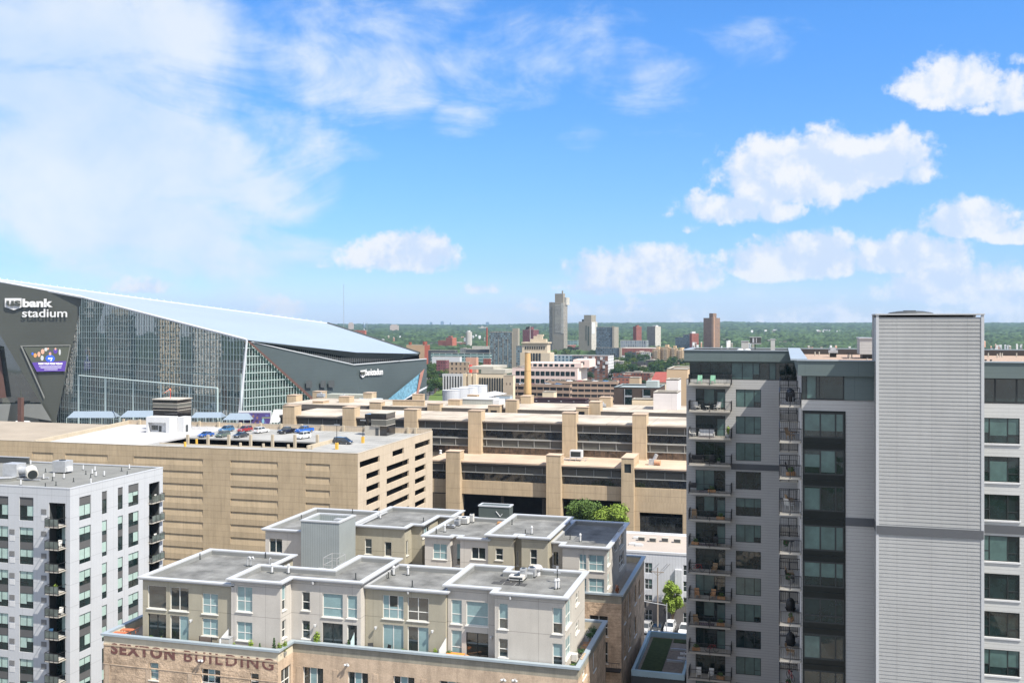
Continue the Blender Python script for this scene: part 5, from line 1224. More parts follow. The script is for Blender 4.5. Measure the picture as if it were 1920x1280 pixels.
    w.q([(xb, Yt, GZ), (xb, Yt + 4, GZ), (xb, Yt + 4, zt), (xb, Yt, zt)]); w.q([(xa, Yt, zt), (xb, Yt, zt), (xb, Yt + 4, zt), (xa, Yt + 4, zt)]); w.q([(xa, Yt, GZ), (xa, Yt, zt), (xa, Yt + 4, zt), (xa, Yt + 4, GZ)])
    w.build('base', m_white, st_root)
    win(st_root, kit(2.0, 1.3, (.4, .7), [.6], m_dark, m_glass_w, None, (), .02), (xa + 1.0, Yt + 1.15, GZ + .8)); 
    MB().box(xa + 3.3, xa + 4.1, Yt + 1.1, Yt + 1.19, GZ + .1, GZ + 2.0).build('door', m_darkpanel, st_root); MB().box(xb - 1.0, xb - .75, Yt + 1.0, Yt + 1.19, GZ + .1, GZ + 1.9).build('standpipe', MAT('dark_red', (.25, .03, .03), .6), st_root)
    MB().box(xa, xb - 1, Yt + 1.2, Yt + 1.3, GZ, zt - .1).build('back_wall', m_white, st_root)
    x2 = AX(341, Yt + 3); MB().box(xb + .05, xb + 2.2, Yt + 3.4, Yt + 7, GZ, zt - .2).build('white_annex', m_white, st_root); MB().box(xb + 2.2, xb + 2.24, Yt + 4.3, Yt + 5.5, GZ + .1, GZ + 2.1).build('annex_door', m_darkpanel, st_root)
    Yh = Yt + 6.0; xh0, xh1 = AX(287, Yh), AX(332.5, Yh); yh1 = YX(359, xh1); z0, z1 = GZ, ZP(749, xh0, Yh)
    dk = MAT('bronze_panel', (.10, .098, .085), .5, .35, .08); hh = z1 - zt
    b = MB(); fb = hh / 4.6
    for (o0, o1, mi, e) in ((0, -1.0, 1, .0), (-1.0, -1.16, 2, .06), (-1.16, -2.2, 0, .03), (-2.2, -2.34, 2, .06), (-2.34, -3.1, 1, 0), (-3.1, -3.24, 2, .05), (-3.24, -9, 1, 0)):
        b.box(xh0 - e, xh1 + e, Yh - e, yh1 + e, max(z1 + o1 * fb, GZ), z1 + o0 * fb, mi)
    b.box(xh0 - .2, xh1 + .2, Yh - .2, yh1 + .2, z1, z1 + .25, 2)
    b.build('banded_box', [dk, GLASS('black_band_glass', (.012, .012, .014), .05, .7), m_conc], st_root)
    # windsock on it
    x, y = AX(319.5, Yh + 2), Yh + 2
    t = thing('windsock', 'orange and white windsock on a short mast above the dark stair tower', 'windsock', (x, y, z1 + .25)); zz = ZP(729, x, y)
    MB().cyl(x, y, z1 + .25, zz, .08, .06, 6).build('mast', MAT('red_paint', (.6, .08, .05), .5), t)
    s = MB(); a = Vector((x, y, zz - .05)); dirs = Vector((-1.0, 0, -.55)).normalized()
    for i in range(5): s.tube(a + dirs * .45 * i, a + dirs * .45 * (i + 1), .28 - .035 * i, 9, i % 2, .28 - .035 * (i + 1))
    s.build('sock', [MAT('orange_cloth', (.75, .22, .10), .8), m_white], t)
    # second stair tower at the right
    Ys = 249.0; xa, xb = AX(684, Ys), AX(725, Ys)
    t = thing('stair_tower', 'small stair tower with a dark glazed top at the back right of the garage roof', 'stair tower', (xa, Ys, GZ))
    z1 = ZP(774, xa, Ys)
    xm = AX(697, Ys); yb = YX(741, xb)
    lo = MB().box(xa, xb - 2.0, Ys, Ys + 4.5, GZ, GZ + 2.7); lo.build('base', m_conc, t)
    MB().box(AX(704, Ys), AX(710, Ys), Ys - .04, Ys + .02, GZ + .05, GZ + 2.1).build('door', m_darkpanel, t)
    b = MB()
    for (za, zb, mi, e) in ((GZ + 2.7, GZ + 2.85, 2, .05), (GZ + 2.85, GZ + 4.3, 0, .02), (GZ + 4.3, GZ + 4.45, 2, .05), (GZ + 4.45, z1 - .25, 1, 0), (z1 - .25, z1, 0, .06), (z1, z1 + .1, 2, .12)):
        b.box(xm - e, xb + e, Ys - .3 - e, yb + e, za, zb, mi)
    b.box(xb - 2.0, xb, Ys, yb, GZ, GZ + 2.7, 1); b.box(xa, xm - .06, Ys, Ys + 3.5, GZ + 2.705, z1 - .3, 1)
    b.build('glazed_head', [MATS['bronze_panel'], MATS['black_band_glass'], m_conc], t)
    # light poles and yellow bollards
    for i, (px, py, H_, lab) in enumerate(((631.5, 842, 9.2, 'tall light pole on a yellow base beside the dark minivan on the garage roof'), (680.5, 830, 9.0, 'tall light pole on a yellow base before the small stair tower'))):
        x, y = GP(px, py, GZ); t = thing('light_pole', lab, 'light pole', (x, y, GZ), 0, 'garage roof light poles')
        MB().box(x - .32, x + .32, y - .32, y + .32, GZ, GZ + 1.6).build('base', m_yel, t); MB().cyl(x, y, GZ + 1.6, GZ + H_ - 3.3, .09, .06, 7).build('pole', m_black, t); MB().box(x - .7, x + .7, y - .15, y + .15, GZ + H_ - 3.3, GZ + H_ - 3.15).build('lamp_head', m_metal, t)
    for i, (px, py, lab) in enumerate(((347, 838, 'left yellow bollard'), (368.5, 832, 'right yellow bollard'))):
        x, y = GP(px, py, GZ)
        t = thing('bollard', lab + ' near the garage front edge', 'bollard', (x, y, GZ), 0, 'yellow bollards on the garage roof'); MB().cyl(x, y, GZ, GZ + 1.25, .3, n=10).build('post', m_yel, t); MB().cyl(x, y, GZ + 1.25, GZ + 1.3, .33, n=10).build('cap', m_yel, t)
    t = thing('guard_rail', 'white pipe guard rail behind the parked cars by the white stair base', 'railing', (AX(335, 250), 250, GZ)); x0, x1 = AX(333, 250), AX(401, 250); m_ = MB()
    for z in (.4, .75, 1.1): m_.box(x0, x1, 249.96, 250.04, GZ + z, GZ + z + .07)
    m_.build('rail', m_white, t)
    for k in range(6): x = x0 + (x1 - x0) * k / 5; MB().box(x - .05, x + .05, 249.95, 250.05, GZ, GZ + 1.15).build('post', m_white, t)
garage()
# ---------------------------------------------------------------- cars
CARM = {}
def paint(name, c):
    return MAT('paint_' + name, c, .25, .5, .03, .3, coat=.8, fine=.01)
m_tyre = MAT('tyre_rubber', (.02, .02, .02), .9); m_rim = MAT('alloy_rim', (.45, .45, .46), .3, .5, .02, metal=.8); m_cglass = GLASS('car_glass', (.015, .02, .022), .03, .9, 0, .5)
m_lamp = MAT('headlamp_glass', (.7, .7, .68), .15, .6); m_tail = MAT('tail_lamp', (.4, .03, .03), .3)
SPEC = {'sedan': (4.7, .90, [(-2.35, .5), (-2.3, .92), (-1.6, 1.0), (1.0, .95), (2.15, .76), (2.35, .5)], (-1.75, 1.15, -1.0, .25), .98, 1.44),
        'suv': (4.7, .93, [(-2.35, .5), (-2.33, 1.05), (-2.0, 1.1), (1.05, 1.08), (2.15, .95), (2.35, .55)], (-2.2, 1.2, -1.95, .35), 1.08, 1.70),
        'minivan': (5.1, .98, [(-2.55, .5), (-2.5, 1.0), (-2.3, 1.05), (1.5, 1.0), (2.4, .78), (2.55, .5)], (-2.4, 1.75, -2.15, .6), 1.02, 1.74),
        'pickup': (5.8, .99, [(-2.9, .6), (-2.9, 1.18), (-.9, 1.18), (1.3, 1.14), (2.75, 1.05), (2.9, .6)], (-.95, 1.45, -.75, .65), 1.14, 1.88),
        'jeep': (4.2, .92, [(-2.1, .6), (-2.1, 1.15), (-1.9, 1.2), (.7, 1.2), (2.0, 1.12), (2.1, .6)], (-2.0, .85, -1.95, .55), 1.18, 1.84)}
def car_meshes(kind, col):
    key = (kind, col.name)
    if key in CARM: return CARM[key]
    L, w, prof, (c0, c1, t0, t1), zb, zt = SPEC[kind]
    m = MB(); pts = prof; bot = [(pts[0][0], .32), (pts[-1][0], .32)]
    full = [(pts[0][0] + .05, .32)] + pts + [(pts[-1][0] - .05, .32)]
    for s in (-1, 1): m.q([(x, s * (w - (.03 if z > .9 else 0)), z) for x, z in (full if s < 0 else full[::-1])])
    for a, b in zip(full, full[1:] + full[:1]): m.q([(a[0], -w + (.03 if a[1] > .9 else 0), a[1]), (a[0], w - (.03 if a[1] > .9 else 0), a[1]), (b[0], w - (.03 if b[1] > .9 else 0), b[1]), (b[0], -w + (.03 if b[1] > .9 else 0), b[1])])
    # roof panel and pillars
    wt = w * .80
    m.box(t0 + .05, t1 - .05, -wt + .04, wt - .04, zt - .05, zt)
    for s in (-1, 1):
        for (xa, xb_) in ((c0 + .05, t0 + .05), (c1 - .05, t1 - .05), ((c0 + c1) / 2 - .05, (t0 + t1) / 2)):
            m.tube((xa, s * (w - .05), zb - .05), (xb_, s * (wt - .02), zt - .03), .05, 5)
    if kind == 'pickup':
        m.q([(-2.8, -w + .12, 1.19), (-1.0, -w + .12, 1.19), (-1.0, w - .12, 1.19), (-2.8, w - .12, 1.19)], 1)
    body = m.mesh('body', [col, m_inside])
    g = MB(); wb = w - .06
    A = [(c0, -wb, zb - .02), (c1, -wb, zb - .02), (c1, wb, zb - .02), (c0, wb, zb - .02)]; B = [(t0, -wt, zt - .03), (t1, -wt, zt - .03), (t1, wt, zt - .03), (t0, wt, zt - .03)]
    for i in range(4): g.q([A[i], A[(i + 1) % 4], B[(i + 1) % 4], B[i]])
    glass = g.mesh('windows', m_cglass)
    wh = MB(); r = .36 if kind in ('pickup', 'jeep') else .32
    def wheel():
        q = MB(); n = 14
        ring_ = [(r * math.cos(2 * math.pi * i / n), r * math.sin(2 * math.pi * i / n)) for i in range(n)]
        for y0, y1 in ((-.12, .12),):
            for i in range(n): a, b = ring_[i], ring_[(i + 1) % n]; q.q([(a[0], y0, a[1]), (b[0], y0, b[1]), (b[0], y1, b[1]), (a[0], y1, a[1])])
        q.q([(a[0], -.12, a[1]) for a in ring_]); q.q([(a[0], .12, a[1]) for a in ring_[::-1]])
        q.q([(a[0] * .62, -.125, a[1] * .62) for a in ring_], 1); q.q([(a[0] * .62, .125, a[1] * .62) for a in ring_[::-1]], 1)
        return q.mesh('wheel', [m_tyre, m_rim])
    hl = MB().box(L / 2 - .16, L / 2 + .01, -.18, .18, 0, .14).mesh('headlight', m_lamp); tl = MB().box(-.02, .08, -.14, .14, 0, .2).mesh('tail_light', m_tail)
    CARM[key] = (body, glass, wheel(), hl, tl, L, w, r); return CARM[key]
def car(kind, col, x, y, z, rz, lab, cat='car', group=None):
    body, glass, wheel, hl, tl, L, w, r = car_meshes(kind, col)
    t = thing('parked_' + {'sedan': 'car', 'suv': 'car', 'minivan': 'minivan', 'pickup': 'pickup_truck', 'jeep': 'off_road_car'}[kind], lab, cat, (x, y, z), rz, group)
    def ad(n, me, l): o = bpy.data.objects.new(n, me); COL.objects.link(o); o.parent = t; o.location = l
    ad('body', body, (0, 0, 0)); ad('windows', glass, (0, 0, 0))
    for sx in (-.31 * L, .31 * L):
        for sy in (-w + .10, w - .10): ad('wheel', wheel, (sx, sy, r))
    zl = SPEC[kind][2][-2][1] - .22
    for s in (-1, 1): ad('headlight', hl, (-.02, s * (w - .22), zl)); ad('tail_light', tl, (-L / 2, s * (w - .18), zl + .05))
    return t
P_ = {n: paint(n, c) for n, c in dict(blue=(.02, .08, .30), steelblue=(.04, .13, .26), green=(.07, .10, .085), dark=(.025, .03, .035), red=(.22, .012, .02), white=(.72, .72, .72), black=(.012, .012, .016), brightblue=(.01, .10, .42), silver=(.38, .38, .38)).items()}
for (k, c, px, py, rz, lab) in (('sedan', 'blue', 386, 818.5, -1.75, 'blue sedan at the left end of the car rows on the garage roof'), ('suv', 'steelblue', 424.5, 809, -1.75, 'steel blue car in the back row of the garage roof'),
        ('suv', 'green', 417.5, 819, -1.6, 'grey-green car in front of the steel blue one on the garage roof'), ('suv', 'red', 459, 809, -1.75, 'dark red car on the garage roof'), ('sedan', 'dark', 451.5, 819.5, -1.75, 'dark sedan in front of the dark red car on the garage roof'),
        ('suv', 'white', 489.5, 811, 1.35, 'white car by the back wall of the garage roof'), ('pickup', 'black', 538, 812, -1.85, 'black pickup truck on the garage roof'), ('pickup', 'brightblue', 571, 810.5, -1.85, 'bright blue pickup truck on the garage roof'),
        ('jeep', 'white', 568, 822, -1.85, 'boxy white off-road car in front of the blue pickup'), ('minivan', 'dark', 643, 832, -.08, 'dark minivan standing alone side-on on the garage roof')):
    x, y = GP(px, py, GZ); car(k, P_[c], x, y, GZ, rz, lab, {'pickup': 'pickup truck', 'minivan': 'minivan'}.get(k, 'car'))
# ================================================================ 5. hospital complex of tan pillars and dark window bands
m_hroof = MAT('dusty_pink_roof', (.42, .325, .245), .95, .1, .22, .08, fine=.08)
m_hroof2 = MAT('pale_gravel_roof', (.37, .325, .27), .95, .1, .34, .09, lines=(('X', 13.0, .3, .72, 0),), fine=.10)
m_fasc = MAT('bronze_fascia', (.085, .075, .065), .5, .35, .06, lines=(('Z', .35, .08, 2.2, 0),))
m_pan = MAT('olive_brown_spandrel', (.085, .082, .07), .6, .3, .10, .4)
m_strip = MAT('weathered_metal_strip', (.26, .26, .245), .5, .4, .08)
m_hglass = GLASS('bronze_glass', (.022, .024, .024), .05, .7, .008, .5, .9)
m_bglass = GLASS('brown_glass', (.11, .075, .05), .15, .5, .008, .5, .8)  # brown glazing for the lowest band of the middle wing
def hospital():
    def pillar(root, p0, p1, ps, yt, Yf, zb=0, win_=None):
        x0, x1 = AX(p0, Yf), AX(p1, Yf); y1 = YX(ps, x1) if ps > p1 + .5 else Yf + 4
        if x1 > 60 or y1 < Yf or y1 > Yf + 14: y1 = Yf + 6
        zt = ZP(yt, x0, Yf)
        m = MB()
        if win_:
            u0, u1, a, b = win_; hs = [((x1 - x0) * u0, (x1 - x0) * u1, zt - b, zt - a)]; wallh(m, (x0, Yf, 0), x1 - x0, zb, zt, hs, 0, .3); h = hs[0]; m.fq((x0, Yf, 0), [(h[0], .3, h[2]), (h[1], .3, h[2]), (h[1], .3, h[3]), (h[0], .3, h[3])], 1)
            m.q([(x1, Yf, zb), (x1, y1, zb), (x1, y1, zt), (x1, Yf, zt)]); m.q([(x0, Yf, zb), (x0, Yf, zt), (x0, y1, zt), (x0, y1, zb)]); m.q([(x0, y1, zb), (x0, y1, zt), (x1, y1, zt), (x1, y1, zb)]); m.q([(x0, Yf, zt), (x1, Yf, zt), (x1, y1, zt), (x0, y1, zt)])
        else: m.box(x0, x1, Yf, y1, zb, zt)
        o = m.build('pillar', [m_tan3, m_dark], root)
        c = MB(); c.box(x0 - .12, x1 + .12, Yf - .12, y1 + .12, zt + .002, zt + .16); k_ = c.build('cap', m_hroof, o)
        return o
    def bands(root, X0, X1, Y, lst, step=5.1):
        fr = (X0, Y, 0); L = X1 - X0
        for (z1, z0, kind) in lst:
            m = MB()
            if kind == 'fascia': m.fbox(fr, 0, L, -1.0, .6, z0, z1); m.build('fascia', m_fasc, root)
            elif kind == 'panel':
                m.fbox(fr, 0, L, .0, .4, z0, z1); m.build('spandrel_panel', m_pan, root); q = MB(); n = int(L / step)
                for i in range(n + 1): u = i * L / n; q.fbox(fr, u - .08, u + .08, -.30, -.005, z0, z1)
                q.build('mullion', m_strip, root)
            elif kind == 'strip': m.fbox(fr, 0, L, -.45, .4, z0, z1); m.build('metal_strip', m_strip, root)
            elif kind in ('glass', 'brown'):
                m.fbox(fr, 0, L, .25, .6, z0, z1); m.build('window_band', m_hglass if kind == 'glass' else m_bglass, root); q = MB(); n = int(L / 1.7)
                for i in range(n + 1): u = i * L / n; q.fbox(fr, u - .04, u + .04, .18, .245, z0, z1)
                q.build('window_mullion', m_dark, root)
            elif kind == 'wall': m.fbox(fr, 0, L, -.2, .6, z0, z1); m.build('precast_band', m_tan3, root)
    # front wing
    Y1 = 281.6; R = thing('hospital_wing', 'nearest tan hospital wing with broad pillars and an open underpass below', 'hospital building', (-60, Y1, 0)); X0, X1 = -104.0, 60.0
    bands(R, X0, X1, Y1, [(20.75, 20.0, 'fascia'), (19.7, 17.75, 'panel'), (17.75, 17.5, 'strip'), (17.5, 15.1, 'glass'), (15.1, 11.0, 'wall')])
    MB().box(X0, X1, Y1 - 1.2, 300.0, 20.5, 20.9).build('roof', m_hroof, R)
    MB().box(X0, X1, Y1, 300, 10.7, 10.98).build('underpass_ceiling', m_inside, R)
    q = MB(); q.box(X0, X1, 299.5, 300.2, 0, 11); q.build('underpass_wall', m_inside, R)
    q = MB()
    for i in range(12): q.cyl(X0 + 8 + i * 13, 291, 0, 10.7, .5, n=8)
    q.build('underpass_column', m_slab, R)
    for (p0, p1, ps, yt, wn) in ((836, 862, 870, 846, None), (1024, 1051, 1057, 853.5, None), (1165, 1188, 1198, 858.5, (.23, .80, 1.6, 4.2))): pillar(R, p0, p1, ps, yt, 279.3, 0, wn)
    # walled bay at the right
    xa, xb = AX(1188, 280.6), 60.0; w = MB(); wallh(w, (xa, 280.9, 0), xb - xa, 0, 11.2, [(AX(1199, 280.9) - xa, AX(1280, 280.9) - xa, 1.0, 8.2)], 0, .8); w.build('bay_wall', m_tan3, R)
    win(R, kit(AX(1280, 280.9) - AX(1199, 280.9), 6.0, tuple(i / 8 for i in range(1, 8)), [.3, .75], m_dark, m_hglass, None, (), .1, .12), (AX(1199, 280.9), 281.9, 1.0), 0, 'bay_window')
    # middle wing
    Y2 = 299.0; R = thing('hospital_wing', 'middle tan hospital wing with two storeys of dark windows above the front wing roof', 'hospital building', (-60, Y2, 20.9)); X0, X1 = -163.0, 70.0
    bands(R, X0, X1, Y2, [(31.25, 30.5, 'fascia'), (30.4, 28.55, 'panel'), (28.55, 28.3, 'strip'), (28.3, 25.8, 'glass'), (25.8, 25.4, 'strip'), (25.4, 23.3, 'panel'), (23.3, 23.05, 'strip'), (23.05, 20.9, 'brown')])
    MB().box(X0, X1, Y2 - 1.2, 326.0, 31.0, 31.4).build('roof', m_hroof2, R); MB().box(X0, X1, Y2 + .7, 325.8, 0, 30.9).build('core', m_tan3, R)
    for (p0, p1, ps, yt, wn) in ((530, 552, 565, 761, None), (642, 664.6, 675, 763.5, None), (757.7, 781.6, 790, 767.5, None), (877.7, 902, 909.5, 770, None), (1054, 1080, 1084.5, 774, None), (1185.5, 1211.7, 1216, 777, None)): pillar(R, p0, p1, ps, yt, 296.8, 20.9, wn)
    # back wing
    Y3 = 343.0; R = thing('hospital_wing', 'rear tan hospital wing with many square roof towers', 'hospital building', (-60, Y3, 0)); X0, X1 = -185.0, 75.0
    bands(R, X0, X1, Y3, [(31.1, 29.4, 'fascia'), (29.4, 26.0, 'glass'), (26.0, 24.0, 'panel'), (24.0, 20, 'glass')])
    MB().box(X0, X1, Y3 - 1.0, 372.0, 30.9, 31.3).build('roof', m_hroof2, R); MB().box(X0, X1, Y3 + .8, 371.8, 0, 30.8).build('core', m_tan3, R)
    for (p0, p1, ps, yt, wn, Yf) in ((947.6, 968.7, 974, 750, None, 341), (915, 937, 944, 760.5, (.2, .75, 1.6, 4.0), 339), (1080, 1103, 1109, 763.5, (.15, .7, 1.4, 3.6), 339), (1104.5, 1125, 1130, 753.5, None, 341), (1124, 1145, 1149, 745, None, 360), (840, 862, 867, 749.5, None, 352), (801, 824.5, 831, 757, None, 340),
        (692.7, 714, 722, 754, None, 341), (635, 655, 664, 743.5, None, 352), (586, 605.5, 617, 752, (.55, .85, 3.2, 9), 345), (586, 604, 613, 734, None, 380), (538, 555, 567, 741, (.1, .8, 3.0, 9), 352), (736, 795, 797, 750, None, 345),
        (773, 794, 796.5, 739, (.2, .75, 4, 7), 372), (681, 697, 706, 736.5, None, 385), (876, 894, 899, 740.5, (.1, .8, 2.2, 4.6), 371), (976, 995, 1001, 742.5, (.15, .75, 3, 7), 366)):
        pillar(R, p0, p1, ps, yt, Yf, 0 if Yf > 365 or Yf < 342 else 25, wn)
    m = MB(); x0, x1 = AX(867, 358), AX(924, 358); zt = ZP(748, x0, 358); m.box(x0, x1, 358, 366, 28, zt); m.build('plant_room', MAT('ribbed_grey_screen', (.33, .34, .31), .6, .3, .05, lines=(('H', 1.0, .1, .8, 0),)), R)
    MB().box(x0 - .2, x1 + .2, 357.8, 366.2, zt + .002, zt + .3).build('plant_room_coping', m_white, R); MB().box(x1, x1 + 2.5, 357.9, 366, 30, zt - .1).build('plant_room_end', m_white, R)
    m = MB(); x0, x1 = AX(612, 392), AX(688, 392); m.box(x0, x1, 392, 398, 0, ZP(738.5, x0, 392)); m.build('plant_room', MAT('grey_green_screen', (.36, .37, .31), .6, .3, .05, lines=(('H', 1.0, .1, .85, 0),)), R)
    m = MB(); x0, x1 = AX(672, 384), AX(711, 384); m.box(x0, x1, 384, 388, 0, ZP(747, x0, 384)); m.build('plant_room', MAT('pale_blue_panel', (.50, .56, .60), .6), R)
    # tall brick stack
    x, y = AX(989.5, 380), 380.0; t = thing('brick_chimney', 'tall yellow brick chimney rising behind the hospital roofs', 'chimney', (x, y, 0)); zt = ZP(661, x, y)
    br = MAT('yellow_brick', (.50, .33, .16), .9, .1, .10, .3, lines=(('Z', .5, .06, .85, 0), ('Z', 9.0, .35, .7, 2)), stain=.15)
    MB().cyl(x, y, 0, zt, 2.3, 1.12, 24, 0).build('shaft', br, t, True); MB().cyl(x, y, zt, zt + .3, 1.25, 1.25, 24).build('rim', m_conc, t)
    # roof equipment of the front and middle wings
    def eq(px, py, zr, fn): x, y = GP(px, py, zr); return fn(x, y, zr)
    x, y = GP(1080, 864, 20.9); t = thing('cooling_unit', 'white louvred cooling unit on a pipe frame on the front hospital roof', 'cooling unit', (x, y, 20.9)); MB().box(x - 1.9, x + 1.7, y, y + 2.6, 21.8, 24.0).build('cabinet', m_white, t); q = MB(); q.box(x - 1.6, x + 1.4, y - .03, y, 22.2, 23.7); q.build('louvre', m_dark, t)
    q = MB(); q.box(x - 3.6, x + 3.2, y - .8, y - .65, 21.4, 21.55); q.box(x - 3.6, x + 3.2, y + 2.9, y + 3.05, 21.4, 21.55)
    for a in (-3.5, -1.8, 0, 1.6, 3.1): q.box(x + a - .06, x + a + .06, y - .8, y + 3.0, 21.55, 21.65); q.box(x + a - .05, x + a + .05, y - .78, y - .68, 20.9, 21.4)
    q.build('pipe_frame', m_metal, t)
    x, y = GP(1225, 872, 20.9); t = thing('exhaust_fan', 'silver exhaust fan with a round orange drum on the front hospital roof', 'fan', (x, y, 20.9)); MB().box(x - 1.4, x + .2, y, y + 1.6, 20.9, 22.6).build('housing', m_metal, t); MB().tube((x + .3, y + .5, 21.7), (x + 2.0, y + .3, 21.7), .75, 14).build('drum', MAT('rusty_drum', (.45, .25, .15), .7), t, True); MB().tube((x + .1, y + 1, 22.4), (x + .8, y + 1, 24.0), .55, 10).build('stack', m_metal, t)
    x, y = GP(1216.5, 860, 20.9); t = thing('stub_vent', 'white capped vent pole beside the silver exhaust fan', 'vent', (x, y, 20.9)); MB().cyl(x, y, 20.9, 23.2, .25, n=8).build('pipe', m_white, t); MB().sphere((x, y, 24.0), .62, .62, .95, 10, 7).build('cap', m_white, t, True)
    x, y = GP(826, 850, 20.9); t = thing('roof_vent', 'small white vent on the front hospital roof near the garage corner', 'vent', (x, y, 20.9)); MB().cyl(x, y, 20.9, 21.6, .5, .3, 8).build('neck', m_white, t); MB().sphere((x, y, 21.8), .5, .5, .3, 8, 5).build('dome', m_white, t)
    for (px, py, w_, h_, lab) in ((1130, 763, 2.2, 1.2, 'pale equipment box on the rear hospital roof right of the tall pillar'), (983, 756, 1.6, 1.0, 'small grey equipment on the rear hospital roof by the chimney base'), (600, 745, 3, 1.6, 'grey machinery cluster on the hospital roof before the stadium'), (643, 748, 3, 1.5, 'grey machinery cluster beside the second far roof tower')):
        Zr = 31.3; D = (EYE - Zr) * FPX / (py - 607); x, y = GP(px, py, Zr); t = thing('roof_equipment', lab, 'equipment', (x, y, Zr)); MB().box(x - w_ / 2, x + w_ / 2, y, y + 2, Zr + .2, Zr + h_).build('cabinet', m_metal, t); MB().box(x - w_ / 2 - .3, x + w_ / 2 + .3, y - .1, y, Zr, Zr + .25).build('skid', m_dark, t); MB().cyl(x, y + 1, Zr + h_, Zr + h_ + .6, .3, n=8).build('stub', m_metal, t)
hospital()
# ================================================================ 6. trees
def tree(name, lab, cat, x, y, z, h, r, mat, n, ls, group=None, trunk_h=.35, seed=1, lobes=9, rzz=1.0):
    rnd = random.Random(seed); t = thing(name, lab, cat, (x, y, z), 0, group)
    tr = MB(); th = h * trunk_h; tr.cyl(0, 0, 0, th, .045 * r + .12, .03 * r + .08, 8)
    cr = MB(); cz = th + (h - th) * .45
    for i in range(lobes):
        a = i * 2.4 + rnd.random(); q = r * .55 * math.sqrt((i + .5) / lobes) * 1.25; zz = cz + (h - th) * rnd.uniform(-.22, .30) * rzz; rr = r * rnd.uniform(.36, .52)
        tr.tube((0, 0, th * .85), (q * math.cos(a) * .8, q * math.sin(a) * .8, zz), .10 * r / 3, 5, 0, .03)
        leaves(cr, (q * math.cos(a), q * math.sin(a), zz), rr, rr, rr * .85, n // lobes, ls, 0, rnd, .45)
    bark = MAT('bark', (.10, .075, .055), .95, .1, .2, 1.0)
    o = bpy.data.objects.new('trunk', tr.mesh('trunk', bark)); COL.objects.link(o); o.parent = t
    o = bpy.data.objects.new('crown', cr.mesh('crown', mat)); COL.objects.link(o); o.parent = t
    return t
tree('tree', 'round grey-green tree left of the bright one before the hospital front', 'tree', AX(1091, 266), 266, 0, 15.2, 5.4, m_leafA, 9000, .26, None, .30, 3, 14)
tree('tree', 'bright lime green tree right of the grey-green one before the hospital front', 'tree', AX(1149, 264), 264, 0, 14.6, 5.3, m_leafB, 8000, .28, None, .30, 8, 13)
tree('street_tree', 'slender bright green street tree beside the parked cars', 'tree', AX(1261, 203), 203, 0, 10.8, 2.3, m_leafB, 9000, .19, None, .14, 9, 30, 1.15)
tree('tree', 'dark green treetop at the foot of the hospital pillar behind the fourth back roof', 'tree', AX(1036, 276), 276, 0, 7.6, 2.4, m_leafC, 1500, .2, None, .3, 11, 7)
tree('tree', 'dark treetop at the foot of the leftmost hospital pillar', 'tree', AX(824, 276), 276, 0, 8.6, 2.8, m_leafC, 1500, .2, None, .3, 12, 7)
